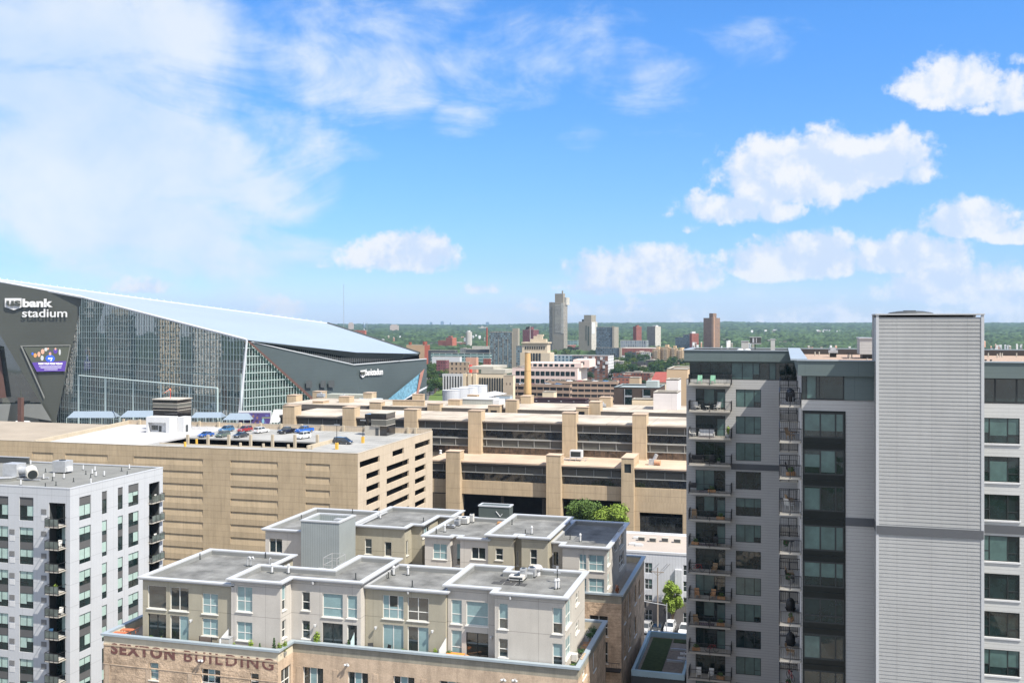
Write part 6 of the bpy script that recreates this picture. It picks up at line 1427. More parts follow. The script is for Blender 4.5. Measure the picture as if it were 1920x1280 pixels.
# ================================================================ 7. white warehouse, street and the dark roof in the corner
def street():
    Yw = 205.6; zt = EYE - 47.6; X0 = AX(1120, Yw); X1 = 70.0
    R = thing('warehouse', 'white ribbed warehouse with a pale roof behind the street tree', 'warehouse', (X0, Yw, 0))
    rib = MAT('white_ribbed_cladding', (.50, .51, .53), .5, .3, .04, lines=(('H', .6, .08, .84, 0),)); gb = MAT('grey_brick', (.17, .16, .155), .9, .1, .12, .6, lines=(('Z', .25, .03, .8, 0),)); pin = MAT('cream_roof_felt', (.35, .305, .265), .9, .1, .07, .1)
    w = MB(); cols = [(AX(a, Yw) - X0, AX(b, Yw) - X0) for a, b in ((1209, 1223), (1281, 1297), (1150, 1164), (1340, 1356))]
    hs = []
    for (a, b) in cols:
        for zb in (10.9, 7.55, 4.25, .9): hs.append((a, b, zb - .9, zb + 1.25))
    wallh(w, (X0, Yw, 0), X1 - X0, 4.2, zt, [h for h in hs if h[2] > 3.3], 0, .2); 
    w.build('cladding', rib, R); w = MB(); wallh(w, (X0, Yw, 0), X1 - X0, 0, 4.2, [(h[0], h[1], .2, 2.4) for h in hs if h[2] < 1], 0, .2); w.build('brick_base', gb, R)
    k = kit(cols[0][1] - cols[0][0], 2.15, (.5,), [.5], m_white, m_glass_w, m_blind_t, ((1, .3, 1),), .15, .08)
    for (a, b) in cols[:3]:
        for zb in (10.9, 7.55, 4.25): 
            if zb > 4.5: win(R, k, (X0 + a, Yw, zb - .9))
            else: win(R, k, (X0 + a, Yw, zb - .05 + .1))
        win(R, kit(b - a, 2.2, (.5,), [.5], m_white, m_glass_w, None, (), .15, .08), (X0 + a, Yw, .2))
    MB().box(X0, X1, Yw, 224, zt - .25, zt - .1).build('roof', pin, R); m = MB(); m.box(X0, X1, Yw - .1, Yw + .35, zt - .3, zt + .15); m.box(X0, X1, 223.6, 224, zt - .3, zt + .3); m.build('parapet', m_white, R)
    MB().box(X0, X1, 223.0, 223.6, 0, zt).build('back_wall', rib, R); MB().box(AX(1266, Yw), AX(1279, Yw), Yw - .5, Yw, 4.3, 11.2).build('ribbed_bay', rib, R)
    for i, (px, py, lab) in enumerate(((1204, 1014, 'leftmost'), (1225, 1016, 'second'), (1248, 1016, 'third'), (1271, 1018, 'rightmost'))):
        x, y = GP(px, py, zt - .1); t = thing('rooftop_unit', '%s of the four dark vents on the pale warehouse roof' % lab, 'roof vent', (x, y, zt - .1), 0, 'dark vents on the warehouse roof'); MB().box(x - .9, x + .6, y, y + 1.2, zt - .1, zt + .8).build('housing', m_conc, t); MB().box(x - .8, x + .5, y - .03, y, zt + .05, zt + .7).build('grille', m_darkpanel, t)
    for i, (px, py, lab) in enumerate(((1186, 1022, 'left'), (1198, 1024, 'right'), (1194, 1010, 'rear'))):
        x, y = GP(px, py, zt - .1); t = thing('skylight', '%s small white skylight at the left of the warehouse roof' % lab, 'skylight', (x, y, zt - .1), 0, 'warehouse skylights'); MB().box(x - .8, x + .8, y, y + 1.0, zt - .1, zt + .3).build('curb', m_white, t); MB().sphere((x, y + .5, zt + .3), .7, .45, .2, 8, 4).build('dome', m_white, t)
    # courtyard fence behind
    x0, x1 = AX(1180, 262), AX(1290, 262); t = thing('mesh_fence', 'dark green mesh fence in front of the hospital bay', 'fence', (x0, 262, 0)); m = MB(); n = 12
    for i in range(n + 1): x = x0 + (x1 - x0) * i / n; MB().box(x - .06, x + .06, 261.95, 262.05, 0, 3.0).build('post', m_metal, t)
    m.box(x0, x1, 261.99, 262.01, .1, 2.9); m.build('mesh', MAT('green_mesh', (.06, .10, .08), .8), t)
    # utility pole
    x, y = AX(1233, 199), 199.0; t = thing('utility_pole', 'wooden utility pole with a cross-arm before the white warehouse', 'utility pole', (x, y, 0)); zt2 = ZP(1063, x, y); MB().cyl(x, y, 0, zt2, .17, .11, 8).build('pole', MAT('weathered_wood', (.26, .22, .18), .9), t)
    MB().box(x - 1.25, x + 1.25, y - .08, y + .08, zt2 - 1.0, zt2 - .85).build('cross_arm', MATS['weathered_wood'], t); MB().tube((x - .9, y, zt2 - .9), (x, y, zt2 - 1.7), .05, 4).tube((x + .9, y, zt2 - .9), (x, y, zt2 - 1.7), .05, 4).build('brace', MATS['weathered_wood'], t)
    q = MB()
    for a in (-1.1, -.6, .6, 1.1): q.cyl(x + a, y, zt2 - .85, zt2 - .65, .06, n=6)
    q.build('insulators', m_metal, t); w = MB()
    for a in (-1.1, .6, 1.1): w.tube((x + a, y, zt2 - .65), (x + a + 6, 262, zt2 - 1.5), .03, 3)
    w.build('cable', m_black, t)
    x, y = AX(1250, 197), 197; t = thing('traffic_signal', 'signal mast arm over the street behind the parked cars', 'traffic signal', (x, y, 0)); MB().cyl(x, y, 0, 6.4, .12, .09, 7).build('pole', m_metal, t); MB().tube((x, y, 6.0), (x - 4.6, y, 6.5), .08, 6).build('mast_arm', m_metal, t); MB().box(x - 4.4, x - 4.05, y - .2, y + .2, 5.3, 6.4).box(x - .6, x - .25, y - .2, y + .2, 4.4, 5.4).build('signal_head', m_black, t)
    # street cars
    for (k_, c, px, py, rz, lab) in (('suv', 'silver', 1211, 1183, -1.7, 'silver car in the street at the left beside the brick building'), ('suv', 'white', 1256, 1181, -1.62, 'white car in the middle of the street'), ('pickup', 'white', 1284, 1186, -1.6, 'white vehicle beside the grey tower in the street'), ('sedan', 'dark', 1233, 1181, -1.6, 'dark car behind the signal mast in the street')):
        x, y = GP(px, py, 0.02); car(k_, P_[c], x, y, 0.03, rz, lab)
    # dark roof in the corner
    Z0 = EYE - 42.0; c0 = GP(1186, 1255, Z0); c1 = GP(1216, 1181, Z0)
    xl = c1[0]; ya, yb = c0[1], c1[1]; x2 = -11.3
    R = thing('green_roof_building', 'low dark-edged roof with grass strips at the foot of the grey tower', 'building', (xl, ya, 0)); poly = [(xl, ya), (x2, ya), (x2, yb), (xl, yb)]
    m = MB().prism(poly, 0, Z0 - .7); m.build('wall', m_darkpanel, R); r = MB(); ring(r, poly, offs(poly, -.35), Z0 - .75, Z0); r.build('parapet', MAT('pale_blue_coping2', (.30, .42, .48), .4, .5), R)
    g = MB(); w_ = x2 - xl
    for (a, b, c_, d) in ((.8, 3.4, 1, yb - ya - 1), (3.6, 9, yb - ya - 2.2, yb - ya - .9), (.8, 3.4, 1, 2)): g.box(xl + a, xl + b, ya + c_, ya + d, Z0 - .69, Z0 - .6)
    g.build('grass_strip', MAT('roof_grass', (.045, .06, .025), .95, .1, .3, 2.0, .5, 9), R); q = MB()
    for y in (ya + 6, ya + 10.5): q.box(xl + 3.6, x2, y, y + .15, Z0 - .69, Z0 - .4)
    q.box(xl + 8, xl + 8.15, ya + .5, ya + 10.5, Z0 - .69, Z0 - .4); q.build('divider', m_metal, R); MB().box(xl + .4, x2, ya + .4, yb - .4, Z0 - .75, Z0 - .695).build('gravel', MAT('brown_gravel', (.20, .17, .14), .95, .1, .2, 2.0, .4, 12, fine=.2), R)
    x, y = xl + 9.8, ya + 3.0; t = thing('skylight', 'small white table-like skylight on the dark corner roof', 'skylight', (x, y, Z0 - .69)); MB().box(x, x + 1.6, y, y + 1.6, Z0 - .5, Z0 + .1).build('curb', m_darkpanel, t); MB().box(x - .1, x + 1.7, y - .1, y + 1.7, Z0 + .1, Z0 + .2).build('lid', m_white, t)
    x, y = GP(1283, 1258, Z0 - 1); t = thing('camera_mast', 'white mast with cross arms at the right of the dark corner roof', 'mast', (x, y, Z0 - .7)); MB().cyl(x, y, Z0 - .7, Z0 + 1.4, .08, n=6).build('pole', m_metal, t); MB().box(x - .8, x + .8, y - .1, y + .1, Z0 + .5, Z0 + .75).box(x - .5, x + .4, y - .1, y + .1, Z0 + 1.1, Z0 + 1.3).build('cross_arm', m_white, t)
    # ground sheets
    asph = MAT('asphalt', (.075, .075, .078), .95, .1, .15, .15, fine=.1); pave = MAT('sidewalk_concrete', (.30, .25, .21), .95, .1, .12, .3, lines=(('X', 1.5, .03, .8, 0), ('Y', 1.5, .03, .8, 0)))
    lot = MAT('city_ground', (.12, .115, .105), .95, .1, .2, .02, fine=.1)
    struct('city_ground', MB().q([(-1500, -200, .004), (1500, -200, .004), (1500, 1150, .004), (-1500, 1150, .004)]), lot)
    struct('road', MB().q([(-28, 138, .012), (-12, 138, .012), (-12, 900, .012), (-28, 900, .012)]), asph)
    struct('road', MB().q([(-400, 184, .016), (400, 184, .016), (400, 197, .016), (-400, 197, .016)]), asph)
    struct('road', MB().q([(-400, 264, .02), (400, 264, .02), (400, 298, .02), (-400, 298, .02)]), asph)
    struct('pavement', MB().box(-11.9, 60, 197.2, 205, 0, .13).box(-90, -28.1, 197.2, 205, 0, .13), pave)
    st = MB()
    for i in range(40): st.box(-20.1, -19.9, 140 + i * 6, 143 + i * 6, .024, .028)
    for i in range(9): st.box(-26 + i * 1.2, -25.4 + i * 1.2, 180, 183, .024, .028)
    struct('road_marking', st, m_line)
street()
# ================================================================ 8. the glass and zinc stadium
m_zinc = MAT('dark_zinc', (.062, .066, .056), .42, .45, .10, .03, lines=(('Z', 1.9, .10, .86, 0),), fine=.05)
m_zinc2 = MAT('slate_zinc', (.058, .075, .078), .42, .45, .14, .03, lines=(('Z', 1.9, .10, .84, 0),), fine=.05)
m_etfe = MAT('white_roof_membrane', (.275, .325, .375), .45, .4, .06, .01, fine=.01, lines=(('Y', 13.0, .5, .90, 0),))
m_edge = MAT('white_steel_edge', (.48, .50, .53), .4, .4, .03)
m_cw = GLASS('curtain_wall_glass', (.022, .055, .050), .02, .5, .035, .14, .35, 3.6)
m_cw2 = GLASS('curtain_wall_glass_green', (.026, .055, .048), .02, .5, .03, .22, .9, 2.0)
m_mul = MAT('pale_mullion', (.46, .55, .53), .4, .4, .04)
m_brown = MAT('copper_brown_edge', (.10, .055, .045), .6, .3, .08)
def stadium():
    def g1(px): return 188.0 * (px + 1300) / 1405.0
    def D1(px): return 62.0 * FPX / g1(px)
    def g2(px): return 235.8 * (2464 - px) / 2002.0
    def D2(px): return 62.0 * FPX / g2(px)
    R = thing('stadium', 'huge angular stadium with a glass front, dark zinc walls and a white sloping roof', 'stadium', PD(300, 560) + (0,))
    # main glass wall
    def A(px, py, d=1.0): return P3(px, py, D1(px) * d)
    def B(px, py, d=1.0): return P3(px, py, D2(px) * d)
    def ground1(px, d=1.0): p = A(px, 700, d); return (p[0], p[1], 0)
    m = MB(); m.q([ground1(108), ground1(452), A(463, 638.5), A(153, 557.5)]); m.build('glass_wall', m_cw, R)
    mu = MB()
    n = 74
    for i in range(n + 1):
        px = 106 + (462 - 106) * i / n
        # unequal screen spacing from equal steps along the wall
        s = i / n; gA, gB = g1(106), g1(462); px = (1 / ((1 - s) / gA + s / gB)) * 1405 / 188.0 - 1300
        ytop = 557.5 + (px - 153) * (638.5 - 557.5) / 310.0
        if px < 153: ytop = 557.5 + (153 - px) / (153 - 103) * 240 
        a = A(px, ytop, .999); 
        if a[2] < 1: continue
        mu.tube((a[0], a[1], 0), a, .16 if i % 2 else .22, 4)
    for z in [4 + 3.55 * k for k in range(21)]:
        # span where the wall exists at this height
        pts = []
        for k in range(41):
            px = 104 + 358 * k / 40; t = A(px, 557.5 + max(px - 153, 0) * 81 / 310.0, .9985)
            lim = t[2] if px >= 153 else 77 * (px - 103) / 50.0 * 0 + max(0, (px - 103) / 50.0) * 1e3 * 0 + (1e3 if False else 0)
            if px < 153:
                zl = EYE + (607 - (557.5 + (153 - px) / 50 * 240)) / FPX * D1(px); ok = z < zl
            else: ok = z < t[2]
            if ok: pts.append((t[0], t[1], z))
        if len(pts) > 1: mu.tube(pts[0], pts[-1], .13 if int(z) % 2 else .09, 4)
    mu.build('mullion_grid', m_mul, R)
    # glass right of the corner, under the zinc wall
    m = MB(); c0 = B(463, 639); c1 = ground1(452)
    p2 = B(584, 747); p3 = B(690, 842)
    m.q([c1, (p3[0], p3[1], 0), p3, p2, c0]); m.build('side_glass_wall', m_cw2, R)
    mu = MB()
    for i in range(38):
        px = 452 + i * 5.2
        yt = 639 + (px - 463) * (747 - 639) / 121.0 if px > 463 else 700
        a = B(px, yt, .9985)
        if a[2] > 1: mu.tube((a[0], a[1], 0), a, .16, 4)
    for z in [5 + 4.1 * k for k in range(12)]:
        # from the leaning corner to the diagonal
        px_end = None
        for q in range(463, 690, 2):
            if B(q, 639 + (q - 463) * 108 / 121.0)[2] < z: px_end = q; break
        if px_end:
            a, b = B(456, 700, .998), B(px_end, 700, .998); mu.tube((a[0], a[1], z), (b[0], b[1], z), .18, 4)
    mu.build('side_mullion_grid', m_mul, R)
    # leaning white corner column
    m = MB(); a = A(463, 638, .995); b = ground1(443, .985); m.tube(b, a, 1.0, 6, 0, .55); m.build('corner_column', m_edge, R)
    # zinc wall on the right
    m = MB(); W = [B(467, 640), B(584, 744), B(690, 839), B(800, 740)]; t = [B(664, 684), B(800, 673)]
    g = [(B(690, 700)[0], B(690, 700)[1], 0), (B(800, 700)[0], B(800, 700)[1], 0)]
    m.q([B(467, 640, .999), B(690, 841, .999), g[0], g[1], t[1], t[0]]); 
    e = B(800, 673); e2 = B(797, 673, 1.2); m.q([g[1], (e2[0], e2[1], 0), (e2[0], e2[1], e[2] - 4), e])
    m.build('zinc_wall', m_zinc2, R)
    m = MB(); m.q([B(464, 640, .995), B(469, 640, .995), B(600, 757, .995), B(592, 757, .995)]); m.build('diagonal_edge', m_brown, R)
    m = MB(); m.q([B(716, 758, .994), B(746, 757, .994), B(782, 734, .994), B(788, 699, .994)]); m.build('blue_glass', GLASS('pale_blue_glass', (.12, .26, .35), .1, .6, .03, .2, .4), R)
    m = MB(); m.q([B(781, 738, .992), B(784.5, 738, .992), B(796, 691, .992), B(788, 699, .992)]); m.build('copper_edge', MAT('pinkish_copper', (.30, .15, .12), .6), R)
    m = MB(); m.q([B(745, 757, .993), B(800, 727, .993), B(800, 724, .993), B(781, 733, .993)]); m.build('white_edge', m_edge, R)
    for (a, b) in ((574, 585), (601, 611), (616, 627)):
        m = MB(); m.q([B(a, 727 - (a - 574) * .04, .996), B(b, 727, .996), B(b, 713, .996), B(a, 713.5, .996)]); m.build('louvre_panel', MAT('louvre_dark', (.06, .066, .068), .6), R)
    # clerestory strip and roof fascia
    m = MB(); m.q([B(480, 643, 1.012), B(664, 684.5, 1.012), B(664, 668, 1.012), B(500, 641, 1.012)]); m.q([B(664, 684.5, 1.012), B(750, 677, 1.012), B(756, 666, 1.012), B(664, 666, 1.012)]); m.build('clerestory', m_cw, R)
    mu = MB()
    for i in range(60):
        px = 520 + i * 3.9; yt = 668 if px > 640 else 650; yb = 684 if px > 664 else 643 + (px - 480) * .224
        mu.tube(B(px, yb if px < 664 else 684 - (px - 664) * .085, 1.011), B(px, yt, 1.011), .10, 3)
    mu.build('clerestory_mullions', m_mul, R)
    m = MB(); m.q([B(664, 684, .998), B(800, 673, .998), B(800, 671.6, .998), B(664, 682.3, .998)]); m.q([B(470, 641, .998), B(664, 684, .998), B(664, 682.6, .998), B(475, 640.6, .998)]); m.build('wall_cap', m_edge, R)
    # roof
    E0 = A(153, 557.0, 1.0); E00 = P3(-120, 506, 600); E1 = A(463, 637, 1.0); E2 = B(668, 660.5, .99); E3 = B(757, 662.5, .99); T = P3(786, 662, 600)
    R0 = P3(-120, 510 - 18, 680); R1 = P3(0, 524.5, 690); R2 = P3(615, 606.5, 690)
    m = MB(); m.q([E00, E0, R1, R0]); m.q([E0, E1, R2, R1]); m.q([E1, E2, R2]); m.q([E2, E3, R2]); m.q([E3, T, R2]); m.build('roof', m_etfe, R)
    m = MB(); m.tube(E0, E1, .75, 6); m.tube(R1, R2, .55, 6); m.tube(E00, E0, .9, 6); m.tube(R0, R1, .6, 6); m.build('white_roof_edge', m_edge, R)
    m = MB(); m.tube(R2, T, 1.0, 6); m.build('dark_roof_edge', m_zinc, R)
    L1, L2, L3, L4 = B(480, 641, .997), B(665, 671.5, .997), B(752, 673.5, .997), P3(783, 665.5, 596)
    m = MB(); m.q([E1, L1, L2, E2]); m.q([E2, L2, L3, E3]); m.q([E3, L3, L4, T]); m.build('roof_fascia', m_zinc2, R)
    b = MB(); bk = [(R0[0], R0[1], 0), (R1[0], R1[1], 0), (R2[0], R2[1], 0), (T[0], T[1], 0)]
    for p, q, u, v in ((R0, R1, bk[0], bk[1]), (R1, R2, bk[1], bk[2]), (R2, T, bk[2], bk[3])): b.q([u, v, q, p])
    b.build('rear_wall', m_zinc, R)
    s = MB(); rd = Vector(R2) - Vector(R1)
    for i in range(46):
        p = Vector(R1) + rd * (i / 46.0); s.box(p.x - .3, p.x + .3, p.y - .3, p.y + .3, p.z, p.z + 1.5)
    s.build('snow_guard', m_mul, R)
    # zinc prow panel with the name
    def Pn(px, py, d=0.0): return P3(px, py, 590.0 - d)
    m = MB(); m.q([Pn(103, 800), Pn(155, 557), Pn(0, 530), Pn(-120, 509), Pn(-120, 540), Pn(-2, 624)]); 
    m.build('prow_wall', m_zinc, R)
    m = MB(); m.q([P3(-120, 520, 600), P3(-120, 757, 600), P3(88, 757, 600), P3(0, 600, 600)]); m.build('prow_glass', GLASS('prow_glass', (.09, .10, .085), .04, .5, .03, .06, .3, 3.0), R)
    m = MB(); m.q([P3(-120, 620, 597), P3(-120, 757, 597), P3(12, 745, 597), P3(-2, 650, 597)]); m.build('prow_brown_wall', m_brown, R)  # brown sheet over the left of the prow glass
    m = MB(); m.q([P3(-60, 757, 594), P3(-60, 820, 594), P3(103, 800, 594), P3(80, 757, 594)]); m.build('entrance_plinth', MAT('plinth_dark', (.05, .055, .055), .6, .3, .3, .05), R)
    m = MB(); m.q([P3(48, 757, 588), P3(78, 757, 588), P3(97, 789, 588), P3(32, 778, 588)]); m.q([P3(-10, 757, 588), P3(20, 757, 588), P3(12, 800, 588), P3(-10, 806, 588)]); m.build('entrance_canopy', MAT('pale_zinc', (.17, .175, .165), .5, .4, .1, .1, lines=(('Z', 1.2, .1, .85, 0),)), R)  # paler grey zinc than the prow wall
    # screen
    m = MB(); m.q([Pn(39, 648.5, .6), Pn(132, 647, .6), Pn(122, 697.5, .6), Pn(69, 698, .6), Pn(83, 746, .6)]); m.build('screen_surround', MAT('surround_dark', (.035, .037, .036), .6), R)  # dark surround, with the notch's shading put into the same flat colour
    m = MB(); m.q([Pn(38, 648, .9), Pn(42, 650, .9), Pn(84, 744, .9), Pn(83, 748, .9)]).q([Pn(38, 647.5, .95), Pn(132.5, 646, .95), Pn(132, 648, .95), Pn(40, 649.5, .95)]).q([Pn(131, 648, .93), Pn(132.5, 648, .93), Pn(122.5, 698, .93), Pn(121, 696.5, .93)]); m.build('screen_frame', MAT('frame_lit', (.20, .205, .19), .6), R)  # paler flat colour stands for the lit facets
    scr = MB(); scr.q([Pn(44, 651, 1.0), Pn(130.5, 650, 1.0), Pn(121.5, 696, 1.0), Pn(69, 697, 1.0)], 0)
    scr.q([Pn(60, 679.5, 1.1), Pn(124.5, 676.5, 1.1), Pn(121.5, 695.5, 1.1), Pn(69, 696.5, 1.1)], 1)
    def el(cx, cy, rx, ry, mi, d): scr.q([Pn(cx + rx * math.cos(a * .6283), cy + ry * math.sin(a * .6283), d) for a in range(10)], mi)
    for (cx, cy, rx, ry, mi) in ((94, 672, 9, 7, 2), (94, 663, 2.4, 3, 3), (94, 660.5, 2.6, 1.8, 1), (80, 659, 3.4, 5, 3), (104, 658, 4, 5, 1), (104, 654, 1.8, 2.2, 3), (86, 655, 3, 3.5, 4), (73, 664, 3, 5, 3), (66, 666, 3, 4, 5), (112, 660, 2, 6, 4), (90, 653.5, 2, 2, 3), (61, 663, 2, 2.4, 2), (79, 671, 3, 5, 4)): el(cx, cy, rx, ry, mi, 1.05 + .01 * mi + .002 * cy % .02)
    def emi(n, c, s=.45):
        if n in MATS: return MATS[n]
        mm = bpy.data.materials.new(n); mm.use_nodes = True; bs = mm.node_tree.nodes['Principled BSDF']; bs.inputs['Base Color'].default_value = c + (1,); bs.inputs['Emission Color'].default_value = c + (1,); bs.inputs['Emission Strength'].default_value = s; MATS[n] = mm; return mm
    scr.build('screen', [emi('screen_olive', (.055, .06, .045)), emi('screen_purple', (.07, .035, .22)), emi('screen_blue', (.03, .09, .55)), emi('screen_skin', (.45, .25, .18)), emi('screen_grey', (.35, .36, .36)), emi('screen_orange', (.5, .22, .08))], R)
    wt = emi('screen_white', (.8, .8, .85))
    def lettering(name, body, px0, px1, pyb, pyt, d, mat, parent=R, off=.02, plane=None, ext=.35, shear=0):
        p0 = (plane or Pn)(px0, pyb, d); p1 = (plane or Pn)(px1, pyb, d); w = math.hypot(p1[0] - p0[0], p1[1] - p0[1]); Dd = dep(p0[0], p0[1])
        return text_obj(name, body, mat, parent, p0, math.atan2(p1[1] - p0[1], p1[0] - p0[0]), width=w, height=(pyb - pyt) / FPX * Dd, extrude=ext / max(w, 1) * 3, offset=off)
    lettering('screen_text', 'BOOK YOUR TOUR TODAY!', 72, 117, 683.5, 680.0, 1.4, wt, off=.04, ext=.02)
    lettering('screen_number', '97', 90, 98.5, 677, 670.5, 1.4, wt, off=.03, ext=.02)
    b = MB()
    for (x0_, x1_, y) in ((73, 116, 686.5), (76, 115, 689), (83, 108, 692.5)): b.q([Pn(x0_, y + .5, 1.3), Pn(x1_, y + .3, 1.3), Pn(x1_, y - .3, 1.3), Pn(x0_, y - .1, 1.3)])
    b.build('screen_small_print', wt, R)
    # name on the prow
    sign = MAT('white_sign', (.60, .60, .60), .4, .4, .02)
    def shield(pl, pts, w=None):
        m = MB(); f = [pl(x, y, 1.2) for x, y in pts]; k = [pl(x, y, .3) for x, y in pts]; m.q(f)
        for i in range(len(f)): m.q([k[i], k[(i + 1) % len(f)], f[(i + 1) % len(f)], f[i]])
        return m.build('shield_emblem', sign, R)
    shield(Pn, [(9, 575.5), (26, 581.3), (40.5, 576), (40.5, 559), (9, 559)])
    lettering('name_lettering', 'us', 12, 38.5, 573.7, 563.5, 1.9, m_zinc, off=.035)
    lettering('name_lettering', 'bank', 42, 99, 576.0, 560.0, 1.4, sign, off=.045)
    lettering('name_lettering', 'stadium', 41.5, 126, 594.6, 579.0, 1.4, sign, off=.012)
    def Bn(px, py, d=0.0): return P3(px, py, D2(px) - d)
    shield(Bn, [(676, 704.5), (680.5, 708.0), (685.5, 703.5), (685.5, 693.3), (676, 694.3)])
    lettering('name_lettering', 'us', 677, 684.6, 702.4, 696.6, 1.8, m_zinc, off=.03, plane=Bn, ext=.2)
    lettering('name_lettering', 'bankstadium', 686, 718, 704.0, 691.8, 1.3, sign, off=.03, plane=Bn, ext=.2)
    # ---- frame before the glass
    F = thing('steel_portal', 'row of tall pale goalpost-like frames in front of the stadium glass', 'steel frame', PD(148, 540) + (0,)); posts = []
    for i, px in enumerate((148, 198, 250, 302, 355, 408)):
        Df = D1(px) * .90; x, y = PD(px, Df); zt = ZP(703.5 + (px - 148) * 24 / 260.0, x, y); MB().box(x - .26, x + .26, y - .26, y + .26, 0, zt).build('post', m_mul, F); posts.append((x, y, zt))
    m = MB(); m.tube(posts[0], posts[-1], .34, 6); m.build('beam', m_mul, F)
    # ---- marquees
    canv = MAT('pale_blue_canvas', (.19, .235, .285), .7, .2, .03); canw = MAT('white_canvas', (.42, .42, .41), .7, .2, .03)
    def marquee(px0, px1, yt, yb, D, lab, mat=canv, peak=.5, grp='pale marquees before the stadium glass'):
        a = P3(px0, yb, D); b = P3(px1, yb, D); zt = ZP(yt, a[0], a[1]); zb = a[2]
        t = thing('marquee', lab, 'marquee', (a[0], a[1], 0), 0, grp); dx, dy = b[0] - a[0], b[1] - a[1]; L = math.hypot(dx, dy); nx, ny = -dy / L * 9, dx / L * 9
        e = peak * .5
        c = MB(); r0 = (a[0] + dx * e * .3 + nx * .5, a[1] + dy * e * .3 + ny * .5, zt); r1 = (b[0] - dx * e * .3 + nx * .5, b[1] - dy * e * .3 + ny * .5, zt)
        A1, B1 = (a[0] + nx, a[1] + ny, zb), (b[0] + nx, b[1] + ny, zb)
        c.q([a, b, r1, r0]); c.q([b, B1, r1]); c.q([B1, A1, r0, r1]); c.q([A1, a, r0]); c.build('canopy', mat, t)
        for k in range(5):
            for q in (0, 1):
                x, y = a[0] + dx * k / 4 + nx * q, a[1] + dy * k / 4 + ny * q; MB().box(x - .08, x + .08, y - .08, y + .08, 0, zb).build('post', m_mul, t)
    marquee(125, 213, 772, 783, 505, 'leftmost long pale blue marquee before the stadium glass'); marquee(224, 333, 771, 782, 470, 'second long pale blue marquee, partly behind the dark stair tower'); marquee(357, 414, 774, 783, 440, 'third pale blue marquee right of the dark stair tower'); marquee(417, 470, 776, 787, 420, 'small peaked pale blue marquee left of the billboard', peak=1.2); marquee(506, 536, 769, 792, 400, 'slanting white marquee right of the billboard', canw)
    marquee(13, 56, 790, 804, 520, 'white peaked tent at the left edge beside the garage', canw, 1.4, 'white tents at the left edge'); marquee(52, 135, 797, 806, 500, 'long low white tent behind the garage side wall', canw, .4, 'white tents at the left edge')
    x, y = PD(39, 505); t = thing('sign_pylon', 'dark square pylon in front of the stadium entrance', 'pylon', (x, y, 0)); zt = ZP(745, x, y); MB().box(x - 1.1, x + 1.1, y - 1, y + 1, 0, zt).build('column', m_brown, t); MB().box(x - .3, x + .3, y - .3, y + .3, zt, zt + 4).build('finial', m_zinc, t)
    # billboard
    a = P3(447, 797, 425); b = P3(508, 797.5, 425); zt = ZP(770, a[0], a[1]); t = thing('billboard', 'purple billboard of cheering faces standing before the stadium corner', 'billboard', (a[0], a[1], 0))
    dx, dy = b[0] - a[0], b[1] - a[1]; L = math.hypot(dx, dy); rot = math.atan2(dy, dx); fr = (a[0], a[1], rot); zb = a[2] - .5
    MB().fbox(fr, 0, L, 0, 1.0, zb, zt).build('panel', m_white, t); q = MB(); q.fbox(fr, .25, L - .25, -.06, -.02, zb + .3, zt - .8)
    def e2(cx, cz, rx, rz, mi, d): q.fq(fr, [(cx * L + rx * .62 * math.cos(k * .6283), -d, zb + cz * (zt - zb) + rz * .66 * math.sin(k * .6283)) for k in range(10)], mi)
    rnd = random.Random(5)
    for (cx, cz, rx, rz, mi) in ((.28, .62, .6, .8, 1), (.46, .66, .75, .95, 1), (.58, .56, .7, .9, 1), (.36, .28, .8, .9, 1), (.52, .22, .7, .8, 1), (.66, .3, .6, .8, 1), (.42, .46, .5, .6, 2), (.18, .22, 1.1, .7, 3), (.76, .35, .9, 1.7, 3), (.88, .7, 1.4, .8, 4), (.3, .78, .6, .35, 2), (.47, .84, .7, .35, 2), (.6, .76, .6, .4, 2), (.12, .5, .9, .9, 0), (.36, .4, 1.2, .5, 2), (.56, .36, 1.0, .5, 2), (.66, .14, 1.2, .9, 4), (.3, .1, 1.3, .8, 2), (.82, .2, 1.0, 1.2, 4)): e2(cx, cz, rx, rz, mi, .07 + .004 * mi + rnd.random() * .01)
    q.fbox(fr, L * .72, L * .97, -.1, -.07, zb + (zt - zb) * .55, zb + (zt - zb) * .58, 5)
    q.build('picture', [emi('poster_purple', (.07, .05, .17), .0), emi('poster_skin', (.22, .12, .09), .0), emi('poster_hair', (.06, .03, .03), .0), emi('poster_cyan', (.22, .42, .50), .0), emi('poster_violet', (.10, .10, .30), .0), emi('poster_lime', (.45, .55, .12), .0)], t)
    for k in (.1, .5, .9): x, y = a[0] + dx * k, a[1] + dy * k; MB().box(x - .3, x + .3, y + .2, y + .8, 0, zb).build('post', m_mul, t)
stadium()
